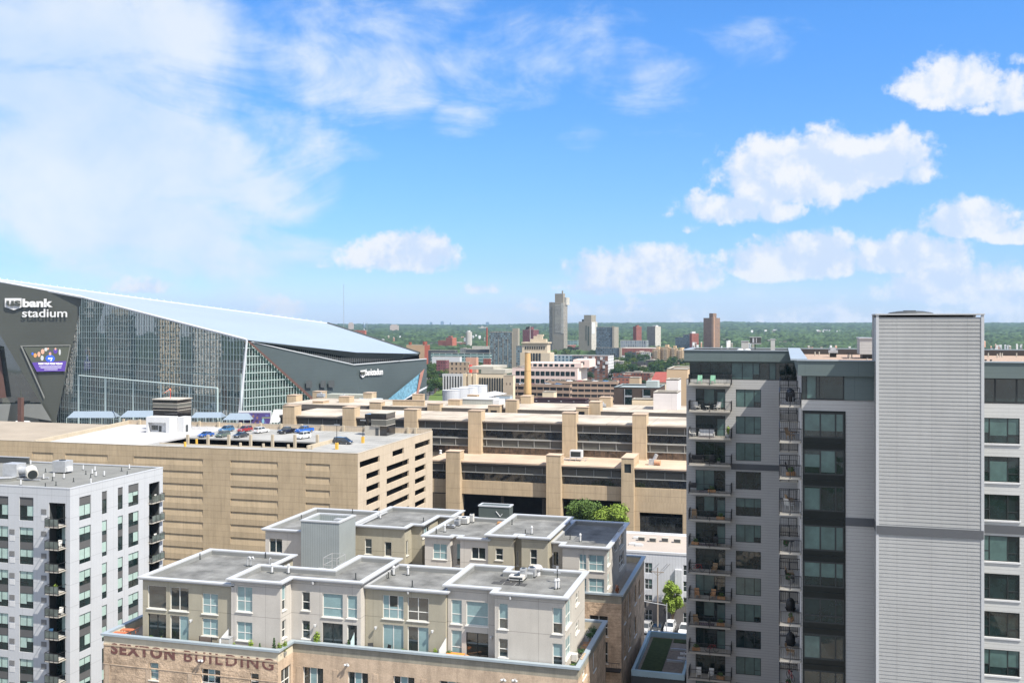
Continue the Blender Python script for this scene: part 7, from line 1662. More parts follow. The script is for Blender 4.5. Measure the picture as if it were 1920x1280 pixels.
# downtown blocks beyond the left edge of the view (they stand in the stadium glass)
def downtown():
    fa = [FAC('dt_beige', (.95, .80, .60), (.03, .035, .035), 3.2, 3.6, .55, .6), FAC('dt_grey', (.34, .34, .33), (.03, .035, .04), 2.6, 3.8, .7, .65), FAC('dt_brown', (.25, .16, .11), (.03, .03, .03), 4.0, 3.8, .5, .5), FAC('dt_white', (1.0, .97, .90), (.04, .05, .06), 2.2, 3.4, .45, .7)]
    spots = [(-620, 300, 26, 22, 62, 2, 'brown office block beyond the left edge'), (-640, 336, 22, 20, 120, 0, 'slim beige office tower beyond the left edge'), (-676, 372, 24, 22, 84, 3, 'white office block beyond the left edge'), (-690, 404, 22, 18, 132, 0, 'taller beige office tower beyond the left edge'), (-736, 436, 28, 24, 70, 1, 'grey office block beyond the left edge'), (-760, 474, 26, 20, 112, 3, 'tall white office tower beyond the left edge'), (-800, 512, 34, 26, 90, 2, 'broad brown office tower beyond the left edge')]
    for (x, y, w, d, h, k, lab) in spots:
        t = thing('office_tower', lab, 'office building', (x, y, 0)); MB().box(x, x + w, y, y + d, 0, h).build('wall', fa[k], t); MB().box(x + 4, x + w - 4, y + 4, y + d - 4, h, h + 5).build('plant_room', m_conc, t)
downtown()
def below_camera():
    # low blocks around the photographer's own tower: out of the frame, but they stand in the windows opposite
    for (x0, x1, y0, y1, h, c, lab) in ((-62, -24, 6, 48, 15, 'dt_beige', 'low beige block below the camera on the left'), (-14, 22, 4, 44, 9, 'dt_white', 'low white block below the camera'), (30, 70, 10, 60, 18, 'dt_brown', 'low brown block below the camera on the right'), (-120, -74, 10, 60, 20, 'dt_grey', 'low grey block below the camera at the far left')):
        t = thing('low_building', lab, 'building', (x0, y0, 0)); MB().box(x0, x1, y0, y1, 0, h).build('wall', MATS[c], t); m = MB(); m.box(x0 + .3, x1 - .3, y0 + .3, y1 - .3, h + .01, h + .08); m.box(x0 + 6, x0 + 12, y0 + 8, y0 + 14, h + .08, h + 3); m.box(x1 - 14, x1 - 9, y1 - 16, y1 - 8, h + .08, h + 2.2); m.build('roof', MATS['pale_gravel_roof'], t)
below_camera()
# ================================================================ 9. the city beyond
def block(name, lab, cat, pL, pC, pR, yt, D, alpha=None, wall=None, side=None, roofc=None, tops=(), zb=0.0, group=None, par=.8):
    alpha = TH if alpha is None else math.radians(alpha)
    tC, tL, tR = [(p - 960) / FPX for p in (pC, pL, pR)]; cx = tC * D
    a = (cx - tL * D) / (math.cos(alpha) + tL * math.sin(alpha)) if pL < pC else 0
    den = math.sin(alpha) - tR * math.cos(alpha); b = (tR * D - cx) / den if (pR > pC + .2 and den > .02) else (a * .8 if a else 20)
    a = a or b * .8; b = min(max(b, 4), 160)
    X, Y = D * (tC * CS - SN), D * (tC * SN + CS); H = EYE + (607 - yt) / FPX * D
    rz = TH - alpha
    t = thing(name, lab, cat, (X, Y, zb), rz, group); H -= zb
    def ch(nm, mb, mats): o = bpy.data.objects.new(nm, mb.mesh(nm, mats)); COL.objects.link(o); o.parent = t; return o
    m = MB(); m.q([(-a, 0, 0), (0, 0, 0), (0, 0, H), (-a, 0, H)], 0); m.q([(0, 0, 0), (0, b, 0), (0, b, H), (0, 0, H)], 1); m.q([(0, b, 0), (-a, b, 0), (-a, b, H), (0, b, H)], 0); m.q([(-a, b, 0), (-a, 0, 0), (-a, 0, H), (-a, b, H)], 0)
    ch('wall', m, [wall, side or wall]); r = MB(); r.box(-a + .3, -.3, .3, b - .3, H - par, H - par + .05); ring(r, [(-a, 0), (0, 0), (0, b), (-a, b)], [(-a + .4, .4), (-.4, .4), (-.4, b - .4), (-a + .4, b - .4)], H - .3, H + .15); ch('roof', r, roofc or m_conc)
    for (u0, u1, v0, v1, h, mt, nm) in tops: q = MB(); q.box(-a * (1 - u0), -a * (1 - u1), b * v0, b * v1, H - par, H + h); ch(nm, q, mt)
    return t, a, b, H, ch
far_grey = FAC('far_concrete', (.36, .33, .28), (.09, .09, .09), 2.2, 2.9, .5, .5); far_dark = FAC('far_shade_concrete', (.30, .28, .24), (.14, .14, .13), 3, 2.9, .4, .4)
f_plain = MAT('far_plain_concrete', (.27, .245, .20), .9, .1, .08, .1, stain=.2, coord='O'); f_roof = MAT('far_roof', (.27, .25, .22), .9, .1, .1, .05)
f_white = FAC('far_white_ribs', (.62, .58, .50), (.20, .20, .20), 2.6, 2.9, .45, .5); f_red = FAC('far_red_brick', (.30, .10, .07), (.10, .045, .04), 3.0, 3.1, .5, .45); f_redp = MAT('far_red_plain', (.24, .07, .045), .9, .1, .08, .1, coord='O')
f_orange = FAC('far_orange_brick', (.46, .14, .08), (.16, .06, .05), 3.4, 3.2, .38, .4); f_blue = FAC('far_dark_grid', (.16, .19, .20), (.035, .055, .075), 2.8, 2.9, .78, .72, rnd=.9); f_blue2 = FAC('far_window_wall', (.20, .22, .22), (.05, .085, .10), 2.4, 2.9, .8, .6, rnd=1.0)
f_brick = FAC('far_brown_brick', (.30, .185, .12), (.09, .07, .055), 2.4, 2.9, .42, .5); f_tan = FAC('far_tan_brick', (.42, .30, .18), (.10, .09, .08), 7.5, 2.9, .52, .42); f_maroon = FAC('far_maroon', (.20, .07, .075), (.07, .04, .045), 3, 3.4, .5, .45)
def city():
    def conc(n='column'): return n
    # tall concrete tower: dark slab, banded core, white ribs, top box
    t, a, b, H, ch = block('concrete_tower', 'tallest grey concrete tower on the skyline with a square top', 'tower block', 1036, 1057, 1064, 568, 2050, 30, f_plain, far_grey)
    m = MB(); m.box(-a - 10, -a, 4, b - 2, 0, H + 2); ch('dark_wing', m, far_dark)
    m = MB(); m.box(-a + 3, -a * .15, 5, b - 3, H, H + 20); ch('top_box', m, f_plain); m = MB(); m.box(-a * .15, 2, 8, b + 6, H - 4, H + 12); ch('rear_wing', m, f_white)
    m = MB(); n = 22
    for i in range(n): z = H * .42 + i * (H * .56 / n); m.box(-a * .78, -a * .25, -.5, 0, z, z + 1.3)
    ch('balcony_rows', m, f_white); m = MB(); m.box(-a * .22, 0, -.4, 0, H * .40, H); ch('white_rib', m, f_white); MB()
    m = MB(); m.box(-a * .35, -a * .25, 9, 11, H + 20, H + 26); ch('mast_box', m, f_plain)
    t, a, b, H, ch = block('concrete_tower', 'second concrete tower with a blank upper box and dark vertical patches', 'tower block', 1085, 1109, 1120, 603, 2050, 30, f_plain, f_white)
    m = MB(); m.box(-a * .62, -a * .05, 2, b - 4, H, H + 14); ch('top_box', m, f_plain); m = MB(); m.box(-a * .8, -a * .62, 3, b * .6, H, H + 5); ch('side_box', m, m_darkpanel); m = MB(); m.box(-a * .45, -a * .38, -.3, 0, H * .42, H * .88); m.box(-a * .28, -a * .18, -.3, 0, H * .25, H * .85); ch('dark_patch', m, MAT('dark_green_patch', (.07, .085, .06), .9)); m = MB(); m.box(0, .3, 1, b * .55, H * .62, H * .98); ch('white_panel', m, m_white)  # dark green vertical patches on the front face
    t, a, b, H, ch = block('panel_tower', 'dark gridded slab with a pale concrete end, right of the second concrete tower', 'tower block', 1118, 1152, 1160, 613, 1900, 20, f_blue, f_plain); m = MB(); m.box(-4, 0, -1.5, 0, 0, H + 2); ch('concrete_column', m, f_plain)
    t, a, b, H, ch = block('panel_slab', 'lower dark gridded slab below the right-hand gridded tower', 'apartment building', 1117, 1164, 1166, 652, 1500, 18, f_blue, f_plain); m = MB(); m.box(-2.5, 0, -1.2, 0, 0, H + .5); ch('concrete_column', m, f_plain)
    t, a, b, H, ch = block('panel_tower', 'broad dark gridded tower left of the old courthouse', 'tower block', 918, 960, 972, 622, 1400, 16, f_blue2, f_plain); m = MB(); m.box(0, 8, 2, 12, 0, H + 5); ch('concrete_column', m, f_plain)
    m = MB()
    for i in range(6): m.box(-a + a * i / 5.0 - .3, -a + a * i / 5.0 + .3, -.4, 0, 0, H * .82)
    ch('concrete_fin', m, f_plain)
    block('panel_slab', 'grey-blue gridded slab just left of the old courthouse', 'apartment building', 968, 982, 984, 648, 1150, 16, f_blue2, f_blue2)
    block('brick_office', 'maroon brick office block behind the old courthouse roof', 'office building', 980, 1000, 1010, 618, 1800, 25, f_maroon, f_maroon, tops=((.2, .7, .2, .7, 5, f_maroon, 'plant_room'),))
    block('brick_tower', 'slim red brick tower left of the grey and white tower', 'tower block', 1187, 1193, 1203, 612, 2300, 60, f_redp, f_red, tops=((.2, .8, .3, .7, 3, f_redp, 'plant_room'),))
    block('slab_tower', 'grey and white slab tower right of the slim red tower', 'tower block', 1213, 1228.5, 1239, 612, 2300, 55, far_dark, f_white, tops=((.5, .9, .3, .7, 3, m_white, 'plant_room'),))
    t, a, b, H, ch = block('brick_tower', 'tall brown brick tower just left of the grey apartment roof', 'tower block', 1319, 1337, 1350, 596, 2100, 40, f_brick, f_brick); m = MB(); m.box(-a * .4, 0, 0, b * .5, H, H + 10); ch('top_box', m, f_brick)
    m = MB(); m.box(-2.5, 2.5, -1.6, 1.5, 0, H + 2); ch('pier', m, MAT('far_light_brick', (.42, .26, .17), .9, .1, .1, .1, coord='O'))
    block('brick_block', 'left low part of the blue and red brick complex', 'apartment building', 1266, 1282, 1284, 632, 2200, 30, f_blue, f_red, group='parts of the brick complex near the brown tower')
    block('brick_block', 'middle part of the blue and red brick complex', 'apartment building', 1281, 1293, 1296, 627, 2150, 30, f_blue, f_red); block('brick_block', 'tallest right part of the blue and red brick complex', 'apartment building', 1293, 1297, 1310, 625, 2100, 50, f_redp, f_red, tops=((.2, .8, .1, .6, 4, m_white, 'plant_room'),))
    t, a, b, H, ch = block('brick_apartments', 'orange-red brick apartment cluster in the trees right of the stadium', 'apartment building', 836, 848, 856, 633, 2300, 35, f_orange, f_orange); m = MB(); m.box(-a - 26, -a, 3, b, 0, H - 7); ch('lower_wing', m, f_orange); m = MB(); m.box(-a * .7, -a * .3, 2, b * .6, H, H + 4); ch('plant_room', m, f_redp)
    block('brick_hall', 'long tan brick hall behind the right tip of the stadium', 'building', 762, 796, 806, 646.5, 1500, 20, MAT('hall_tan', (.46, .31, .19), .9, .1, .08, .1, coord='O'), f_redp, tops=((.1, .2, .1, .3, 4, f_redp, 'plant_room'), (.9, 1.0, 0, .5, 5, f_redp, 'tower')))
    block('brick_hall', 'small orange brick building peeping over the stadium roof edge', 'building', 655, 684, 687, 619, 2600, 20, f_orange, f_orange)
    t = thing('water_tower', 'round pale tower among the trees above the brick apartments', 'tower', PD(879, 2400) + (0,)); x, y = PD(879, 2400); MB().cyl(x, y, 0, ZP(622, x, y), 8, n=20).build('shaft', FAC('round_ribs', (.52, .48, .42), (.28, .28, .27), 4, 60, .3, .98, 'W'), t); MB().cyl(x, y, ZP(622, x, y), ZP(619.5, x, y), 4, n=14).build('cap', m_white, t)
    t = thing('brick_chimney', 'thin dark red chimney left of the broad gridded tower', 'chimney', PD(913, 1700) + (0,)); x, y = PD(913, 1700); MB().cyl(x, y, 0, ZP(614, x, y), 2.0, 1.4, 10).build('shaft', f_redp, t)
    # glassy low campus buildings
    teal = FAC('campus_teal', (.30, .40, .38), (.05, .09, .09), 9, 4, .85, .5)
    for (pl, pc, pr, yt, D, mt, lab) in ((803, 853, 858, 657, 1420, m_darkpanel, 'long dark low building below the orange brick apartments'), (873, 919, 924, 655, 1420, m_darkpanel, 'long dark low building left of the gridded tower'), (808, 919, 922, 662.5, 1330, teal, 'long teal glass building in front of the dark low ones'), (810, 862, 866, 669, 1230, m_white, 'long white low building right of the stadium tip'), (885, 919, 922, 649, 1560, f_white, 'beige low building left of the gridded tower'),
        (1160, 1228, 1240, 653, 1750, f_red, 'long red brick low building in the trees left of the tan apartments'), (1163, 1212, 1216, 638.5, 2150, FAC('row_grey', (.34, .36, .38), (.12, .14, .16), 5, 9, .5, .8), 'row of pale grey town houses below the slim red tower'), (1040, 1083, 1086, 638, 2400, teal, 'dark glass building between the two concrete towers'), (1050, 1070, 1080, 647, 2250, m_redw if False else f_red, 'small red house roofs between the concrete towers'),
        (818, 836, 842, 675, 1120, f_maroon, 'maroon row house among the trees right of the stadium'), (873, 893, 897, 670, 1180, MAT('salmon_brick', (.48, .27, .19), .9, .1, .1, .1, coord='O'), 'salmon brick house left of the gridded tower base'), (842, 878, 881, 679, 1000, FAC('tan_palazzo', (.45, .34, .23), (.07, .06, .05), 4.6, 5, .4, .5), 'tan brick building with pale trim among the trees'), (906, 919, 921, 672, 1160, f_red, 'small red building at the foot of the gridded tower'), (879.5, 883, 884, 683, 980, MAT('signal_red', (.62, .06, .03), .6), 'bright red end wall of the building among the trees')):
        block('low_building', lab, 'building', pl, pc, pr, yt, D, 16, mt)
    # tan apartment slabs with balcony bands
    for i, (pl, pc, pr, yt, lab) in enumerate(((1223, 1236, 1243, 655, 'first'), (1239, 1254, 1259, 651, 'second'), (1256, 1268, 1272, 653, 'third'), (1268, 1278, 1290, 657, 'fourth'))):
        t, a, b, H, ch = block('tan_apartments', '%s tan apartment slab from the left, in the trees beside the grey tower' % lab, 'apartment building', pl, pc, pr, yt, 1500, 24, f_tan, f_tan, group='tan apartment slabs', tops=((.5, .9, .1, .5, 4, MAT('tan_plain', (.50, .36, .22), .9, .1, .1, .1, coord='O'), 'lift_tower'),)); m = MB()
        for k in range(int(H / 3)): m.box(-a * .72, -a * .15, -1.4, 0, 1.6 + k * 3, 2.7 + k * 3)
        ch('balcony_rows', m, MAT('pale_balcony', (.56, .46, .34), .9, .1, .05))
    # red and white new apartments
    t, a, b, H, ch = block('new_apartments', 'long new apartment block, pale blue at the left, brick with white balconies at the right', 'apartment building', 1032, 1140, 1151, 667.5, 1080, 20, FAC('new_brick', (.22, .11, .08), (.12, .13, .14), 6.2, 3.4, .45, .6), FAC('new_white', (.66, .66, .66), (.16, .18, .2), 4, 3.4, .4, .5), m_white)
    m = MB(); m.box(-a, -a * .62, -.6, 0, 0, H); ch('pale_blue_bay', m, FAC('new_blue', (.36, .44, .47), (.05, .10, .14), 4.4, 3.4, .45, .7)); m = MB(); m.box(-a * .62, -a * .42, -.4, 0, 0, H - .5); ch('dark_bay', m, FAC('new_dark', (.10, .13, .15), (.05, .08, .1), 3, 3.4, .5, .5))
    for k in range(9):
        for j in range(3):
            m = MB(); m.box(-a * .40 + k * a * .045, -a * .40 + k * a * .045 + 2.4, -1.6, 0, H - 4.2 - j * 4.6, H - 1.0 - j * 4.6)
            if (k + j) % 3 == 0: ch('white_balcony', m, m_white)
    # courthouse
    D = 930; t, a, b, H, ch = block('courthouse', 'old pale stone courthouse with tall dark slots and a small stepped top', 'courthouse', 979, 1026, 1032, 644, D, None, MAT('court_stone', (.47, .40, .30), .9, .1, .08, .2, stain=.15, coord='O'), MAT('court_stone_side', (.47, .40, .31), .9, .1, .06, .2, coord='O'), MAT('pale_roof', (.36, .335, .29), .9))
    st = MATS['court_stone']; m = MB(); m.box(-a * 1.06, 3, -2, b + 3, 0, H * .80); 
    ch('podium', m, st); m = MB()
    for k in range(4): x = -a * (.66 - .115 * k); m.box(x, x + a * .075, -2.3, -1.9, H * .30, H * .79)
    ch('tall_window', m, m_dark); m = MB()
    for k in range(9): x = -a * .88 + k * a * .092; m.box(x, x + a * .045, -.35, 0, H * .875, H * .935)
    ch('attic_window', m, m_dark); m = MB(); m.box(-a * 1.02, 1, -1.2, b + 1, H, H + 1.3); ch('cornice', m, st); m = MB(); m.box(-a * .72, -2, 4, b - 4, H + 1.3, H + 4.2); m.box(-a * .6, -6, 8, b - 8, H + 4.2, H + 7.0); m.box(-a * .5, -a * .25, 9, 13, H + 7, H + 8.5); ch('stepped_top', m, st)
    x, y = PD(994, D + 10); f = thing('flagpole', 'flagpole with a dark flag above the courthouse', 'flagpole', (x, y, 0)); zt = ZP(611, x, y); MB().cyl(x, y, H - 1, zt, .25, .15, 6).build('pole', m_white, f); MB().q([(x, y, zt), (x - 3.0, y, zt - .8), (x - 5.2, y, zt - 4.0), (x - 1.2, y, zt - 2.6)]).build('flag', m_dark, f)
    # pink building
    D = 770; t, a, b, H, ch = block('office_block', 'pinkish stone office block with two rows of square windows before the courthouse', 'office building', 960, 1083, 1101, 690, D, None, MAT('pink_stone', (.62, .49, .44), .9, .1, .04, .3, coord='O'), MAT('pink_stone_side', (.68, .58, .50), .9, .1, .04, .3, coord='O'), f_roof)
    pk = MATS['pink_stone']; m = MB(); m.box(-a + 9, 2, 5, b - 6, H, H + 3.6); ch('top_storey', m, pk); m = MB(); m.box(-6, 7, 12, b, H, H + 6.2); ch('corner_tower', m, pk)
    kk = kit(3.3, 3.4, (.5,), [.5], m_dark, m_glass_t, None, (), .03, .15)
    def wn(x, z, k=kk): o = bpy.data.objects.new('window', k[0]); COL.objects.link(o); o.parent = t; o.location = (x, -.12, z); p = bpy.data.objects.new('pane', k[1]); COL.objects.link(p); p.parent = o
    for z in (H - 6.2, H - 12.2, H - 18):
        for k in range(12): wn(-a + 3.2 + k * (a - 4.6) / 12, z)
    k2 = kit(2.8, 1.9, (), [], m_dark, m_glass_t, None, (), .03, .12)
    for k in range(9): o = bpy.data.objects.new('window', k2[0]); COL.objects.link(o); o.parent = t; o.location = (-a + 12 + k * (a - 14) / 9, 4.85, H + .9); p = bpy.data.objects.new('pane', k2[1]); COL.objects.link(p); p.parent = o
    k3 = kit(3, 2.4, (), [], m_dark, m_glass_t, None, (), .03, .12); o = bpy.data.objects.new('window', k3[0]); COL.objects.link(o); o.parent = t; o.location = (0, 11.85, H + 2.2); p = bpy.data.objects.new('pane', k3[1]); COL.objects.link(p); p.parent = o
    # colonnaded low building and its white roofs
    cst = MAT('cream_stone', (.60, .50, .36), .9, .1, .06, .2, coord='O')
    D = 640; t, a, b, H, ch = block('colonnade_building', 'low cream building with a colonnade behind the white tanks', 'building', 869, 944, 950, 701, D, None, cst, cst, MAT('white_flat_roof', (.35, .33, .28), .9, .1, .05))
    m = MB(); 
    for k in range(10): x = -a * .60 + k * a * .062; m.box(x, x + a * .034, -.3, 0, .5, H - 2.6)
    ch('dark_bay', m, m_dark); m = MB()
    for k in range(3): x = -a * 1.0 + a * .13 * k; m.box(x, x + a * .08, -1.4, -.05, 0, H)
    ch('pier', m, cst); m = MB(); m.box(-a * .6, 0, 4, b + 14, H, H + 2.6); m.box(-a * .9, -a * .3, b * .6, b + 30, H + 2.6, H + 4.4); ch('upper_roof', m, MATS['white_flat_roof'])
    D = 690; t, a, b, H, ch = block('portico', 'open white colonnade wing at the left of the cream building', 'portico', 831, 869, 872, 701.5, D, None, m_dark, m_dark, MATS['white_flat_roof']); m = MB(); m.box(-a - .5, 0, -.8, .5, H - 1.4, H + .2); ch('architrave', m, m_white)
    for k in range(8): x = -a + k * a / 7.5; m = MB(); m.box(x, x + .9, -1.2, -.4, 0, H - 1.4); ch('column', m, m_white)
    # white tanks
    tk = MAT('white_tank', (.42, .43, .45), .5, .3, .04, .4, lines=(('Z', 1.4, .08, .85, 0),))
    for i, (px, yt, yb, D, r, lab) in enumerate(((846, 731, 746, 520, 4.6, 'leftmost'), (862, 727.5, 744, 540, 5.0, 'second'), (879, 725, 743, 560, 5.4, 'third'), (896, 722, 741, 580, 5.6, 'rightmost'))):
        x, y = PD(px, D); t = thing('storage_tank', '%s of the white round tanks right of the stadium' % lab, 'tank', (x, y, 0), 0, 'white round tanks'); zt = ZP(yt, x, y); MB().cyl(x, y, 0, zt, r, n=22).build('shell', tk, t, True); MB().cyl(x, y, zt, zt + .3, r + .15, r * .3, 22).build('roof', m_white, t)
    x, y = PD(905, 560); t = thing('fabric_canopy', 'long white fabric canopy beside the white tanks', 'canopy', (x, y, 0)); a0, a1 = P3(880, 741, 545), P3(928, 733, 600); m = MB()
    for k in range(6):
        f0, f1 = k / 6, (k + 1) / 6; p = [Vector(a0).lerp(Vector(a1), f) for f in (f0, f1)]
        m.q([p[0], p[1], p[1] + Vector((7, 3, -1.5)), p[0] + Vector((7, 3, -1.5))]); m.q([p[0], p[1], p[1] + Vector((-4, -2, -2.5)), p[0] + Vector((-4, -2, -2.5))])
    m.build('fabric', m_white, t)
    for k in (0, 1): p = Vector(a0).lerp(Vector(a1), k); MB().cyl(p.x, p.y, 0, p.z, .4, n=6).build('mast', m_metal, t)
    x, y = PD(900, 520); block('low_building', 'small pale blue roofed shed behind the hospital roofs', 'building', 930, 956, 958, 742, 500, 20, MAT('shed_blue', (.36, .42, .46), .6), None)
    block('stucco_house', 'small cream stucco building with four dark openings left of the pink office block', 'building', 944, 962, 966, 703.5, 610, None, FAC('cream_slots', (.52, .42, .31), (.1, .08, .06), 2.3, 8, .35, .18), cst)
    # brown parking decks
    bd = MAT('brown_deck_band', (.30, .22, .165), .9, .1, .06, .2)
    for (pl, pc, pr, yt, D, nl, lab) in ((935, 1068, 1071, 722, 640, 4, 'left brown banded parking deck around the brick chimney'), (1023, 1157, 1160, 716, 720, 5, 'right brown banded parking deck behind the purple-roofed building')):
        t, a, b, H, ch = block('parking_deck', lab, 'parking garage', pl, pc, pr, yt, D, 22 if pl == 935 else 10, m_inside, m_inside, f_roof)
        for k in range(nl): m = MB(); z1 = H + .3 - k * 3.9; m.box(-a - .2, .2, -.4, .2, z1 - 1.9, z1); m.box(.0, .4, 0, b, z1 - 1.9, z1); ch('deck_band', m, bd)
        m = MB()
        for k in range(12): m.box(-a + k * a / 11 - .3, -a + k * a / 11 + .3, -.2, .2, 0, H)
        ch('deck_column', m, bd)
        for k in range(5):
            xx = (pl + (pc - pl) * (.12 + .18 * k + .03 * (k % 2))); x, y = PD(xx, D + 14); z = H - .7
            car(('sedan', 'suv')[k % 2], (P_['dark'], P_['white'], P_['red'], P_['silver'], P_['steelblue'])[k], x, y, z, .4 + TH, '%s car from the left on the roof of the %s' % (['first', 'second', 'third', 'fourth', 'fifth'][k], lab.split(' parking')[0] + ' parking deck'), group='cars on the brown parking decks')
    # boxes near the right: brown brick block, tan and white boxes, red roof
    t, a, b, H, ch = block('brown_brick_building', 'dark brown brick building with tall windows left of the white panelled box', 'building', 1151, 1235, 1247, 727, 470, None, MAT('dark_brown_brick', (.085, .065, .055), .9, .1, .1, .4, lines=(('Z', .5, .05, .8, 0),), coord='O'), None, MAT('grey_green_roof', (.24, .28, .29), .9))
    for u in (.25, .66): m = MB(); m.box(-a * (1 - u), -a * (1 - u) + 3.4, -.15, 0, 4, H - .8); o = ch('window', m, m_glass_t); q = MB(); q.box(-a * (1 - u) - .3, -a * (1 - u), -.25, 0, 4, H - .8); q.box(-a * (1 - u), -a * (1 - u) + 3.4, -.25, 0, H - 4.6, H - 3.8); ch('window_frame', q, m_metal)
    m = MB(); m.box(-a * .3, -1, 4, 12, H, H + 3.0); ch('roof_house', m, MAT('pale_metal_house', (.36, .40, .38), .6))
    pn = MAT('white_panel_box', (.58, .54, .52), .6, .3, .04, .3, lines=(('Z', 1.5, .06, .88, 0), ('H', 9, .1, .8, 0)))
    for (pl, pc, pr, yt, yb_, D, mt, lab) in ((1225, 1270, 1276, 736, 0, 350, pn, 'large white panelled box right of the dark brown building'), (1249, 1272, 1277, 711.5, 0, 372, pn, 'taller white panelled box behind the large one'), (1250, 1289, 1300, 692, 0, 420, MAT('tan_smooth', (.50, .37, .24), .9, .1, .04, .2), 'tall tan block beside the grey tower'), (1185, 1226, 1230, 749, 0, 372, cst, 'low cream box left of the large white panelled one'), (1180, 1199, 1203, 708, 0, 520, FAC('slot_house', (.56, .42, .28), (.15, .1, .08), 2.2, 40, .4, .07), 'cream rooftop house with four slots above the brown building')):
        block('plain_block', lab, 'building', pl, pc, pr, yt, D, None, mt)
    D = 560; x0, y0 = PD(1221, D); x1, y1 = PD(1250, D); z0, z1, z2 = ZP(716, x0, y0), ZP(698, x0, y0), 0
    t = thing('red_roofed_house', 'building with a bright red pitched roof between the grove and the tan block', 'house', (x0, y0, 0)); MB().prism([(x0, y0), (x1 + 4, y1), (x1 + 4, y1 + 14), (x0, y0 + 14)], 0, z0).build('wall', cst, t)
    MB().q([(x0 - .5, y0 - .5, z0), (x1 + 4.5, y1 - .5, z0), (x1 + 4, y1 + 7, z1), (x0 + 1.5, y0 + 7, z1)]).q([(x0 - .5, y0 + 14.5, z0), (x1 + 4.5, y1 + 14.5, z0), (x1 + 4, y1 + 7, z1), (x0 + 1.5, y0 + 7, z1)]).q([(x0, y0, z0), (x0, y0 + 14, z0), (x0 + 1.5, y0 + 7, z1)]).build('roof', MAT('red_roof', (.23, .06, .05), .7), t)
    # purple-black low roof behind the rear wing
    block('low_building', 'dark purple-roofed low building behind the rear hospital wing', 'building', 1000, 1098, 1104, 749, 420, None, FAC('purple_band', (.055, .035, .045), (.30, .30, .30), 5.5, 2.6, .12, .12), None, MAT('purple_roof', (.10, .06, .065), .8)); block('low_building', 'small tan building with rooftop machines before the brown parking decks', 'building', 1017, 1038, 1044, 735, 520, None, cst)
    # skyline specks
    sky_m = MAT('distant_blue_glass', (.12, .17, .22), .4, .4); sky_b = MAT('distant_beige', (.36, .30, .26), .8)
    for (pl, pr, yt, D, mt, lab) in ((805.5, 810.5, 603.5, 12000, sky_m, 'leftmost of the far blue skyline towers'), (816, 820, 608, 12000, sky_m, 'short second far blue skyline tower'), (826, 832, 602, 12000, sky_m, 'tallest of the far blue skyline towers'), (843, 846, 605, 12000, sky_m, 'thin fourth far blue skyline tower'), (910.5, 917, 603.5, 9500, sky_m, 'grey twin-topped tower above the gridded tower'), (878, 884, 606.5, 12000, sky_b, 'far capitol-like dome mass on the horizon'), (653, 662, 604.5, 5200, sky_b, 'beige tower on the horizon above the stadium roof edge'), (731, 746, 608.5, 5000, sky_b, 'long brown building on the horizon')):
        X, Y = PD((pl + pr) / 2, D); w = (pr - pl) / FPX * D; z1 = ZP(yt, X, Y); t = thing('skyline_tower', lab, 'tower', (X, Y, 0), TH); m = MB(); m.box(-w / 2, w / 2, 0, w, 0, z1 * .93); m.box(-w / 3, w / 3, w * .1, w * .8, z1 * .93, z1); o = bpy.data.objects.new('wall', m.mesh('wall', mt)); COL.objects.link(o); o.parent = t
    for (px, yt, yb, D, lab) in ((644.5, 532, 612, 4200, 'tall thin lattice mast on the horizon above the stadium roof'), (688, 603, 612, 4600, 'short thin mast on the horizon beside the pale water tower')):
        X, Y = PD(px, D); z1 = ZP(yt, X, Y); t = thing('radio_mast', lab, 'mast', (X, Y, 0)); m = MB()
        for a in range(3): m.tube((X + 1.6 * math.cos(a * 2.09), Y + 1.6 * math.sin(a * 2.09), 0), (X + .5 * math.cos(a * 2.09), Y + .5 * math.sin(a * 2.09), z1), .35, 3)
        for k in range(30): z = z1 * k / 30; m.tube((X - 1.6, Y, z), (X + 1.6, Y, z + z1 / 30), .15, 3)
        m.build('lattice', m_metal, t)
    X, Y = PD(682.5, 3600); t = thing('water_tower', 'small pale water tower above the orange brick building', 'water tower', (X, Y, 0)); z1 = ZP(604, X, Y); MB().cyl(X, Y, 0, z1 - 20, 2, n=8).build('shaft', m_white, t); MB().cyl(X, Y, z1 - 20, z1 - 8, 5, n=12).cyl(X, Y, z1 - 8, z1, 5, .6, 12).build('tank', sky_m, t)
    # stadium bowl roofs of the far campus
    for (pl, pr, yt, D, lab) in ((945, 985, 611, 6500, 'white low buildings on the horizon above the gridded tower'), (897, 914, 611, 6000, 'pale brick buildings on the horizon left of the gridded tower')):
        X, Y = PD((pl + pr) / 2, D); w = (pr - pl) / FPX * D; z1 = ZP(yt, X, Y); t = thing('campus_building', lab, 'building', (X, Y, 0), TH); m = MB(); r_ = random.Random(2)
        for k in range(7): u = -w / 2 + w * k / 7; m.box(u, u + w / 8, 0, 30, 0, z1 - r_.uniform(0, 8))
        o = bpy.data.objects.new('wall', m.mesh('wall', m_conc)); COL.objects.link(o); o.parent = t
city()
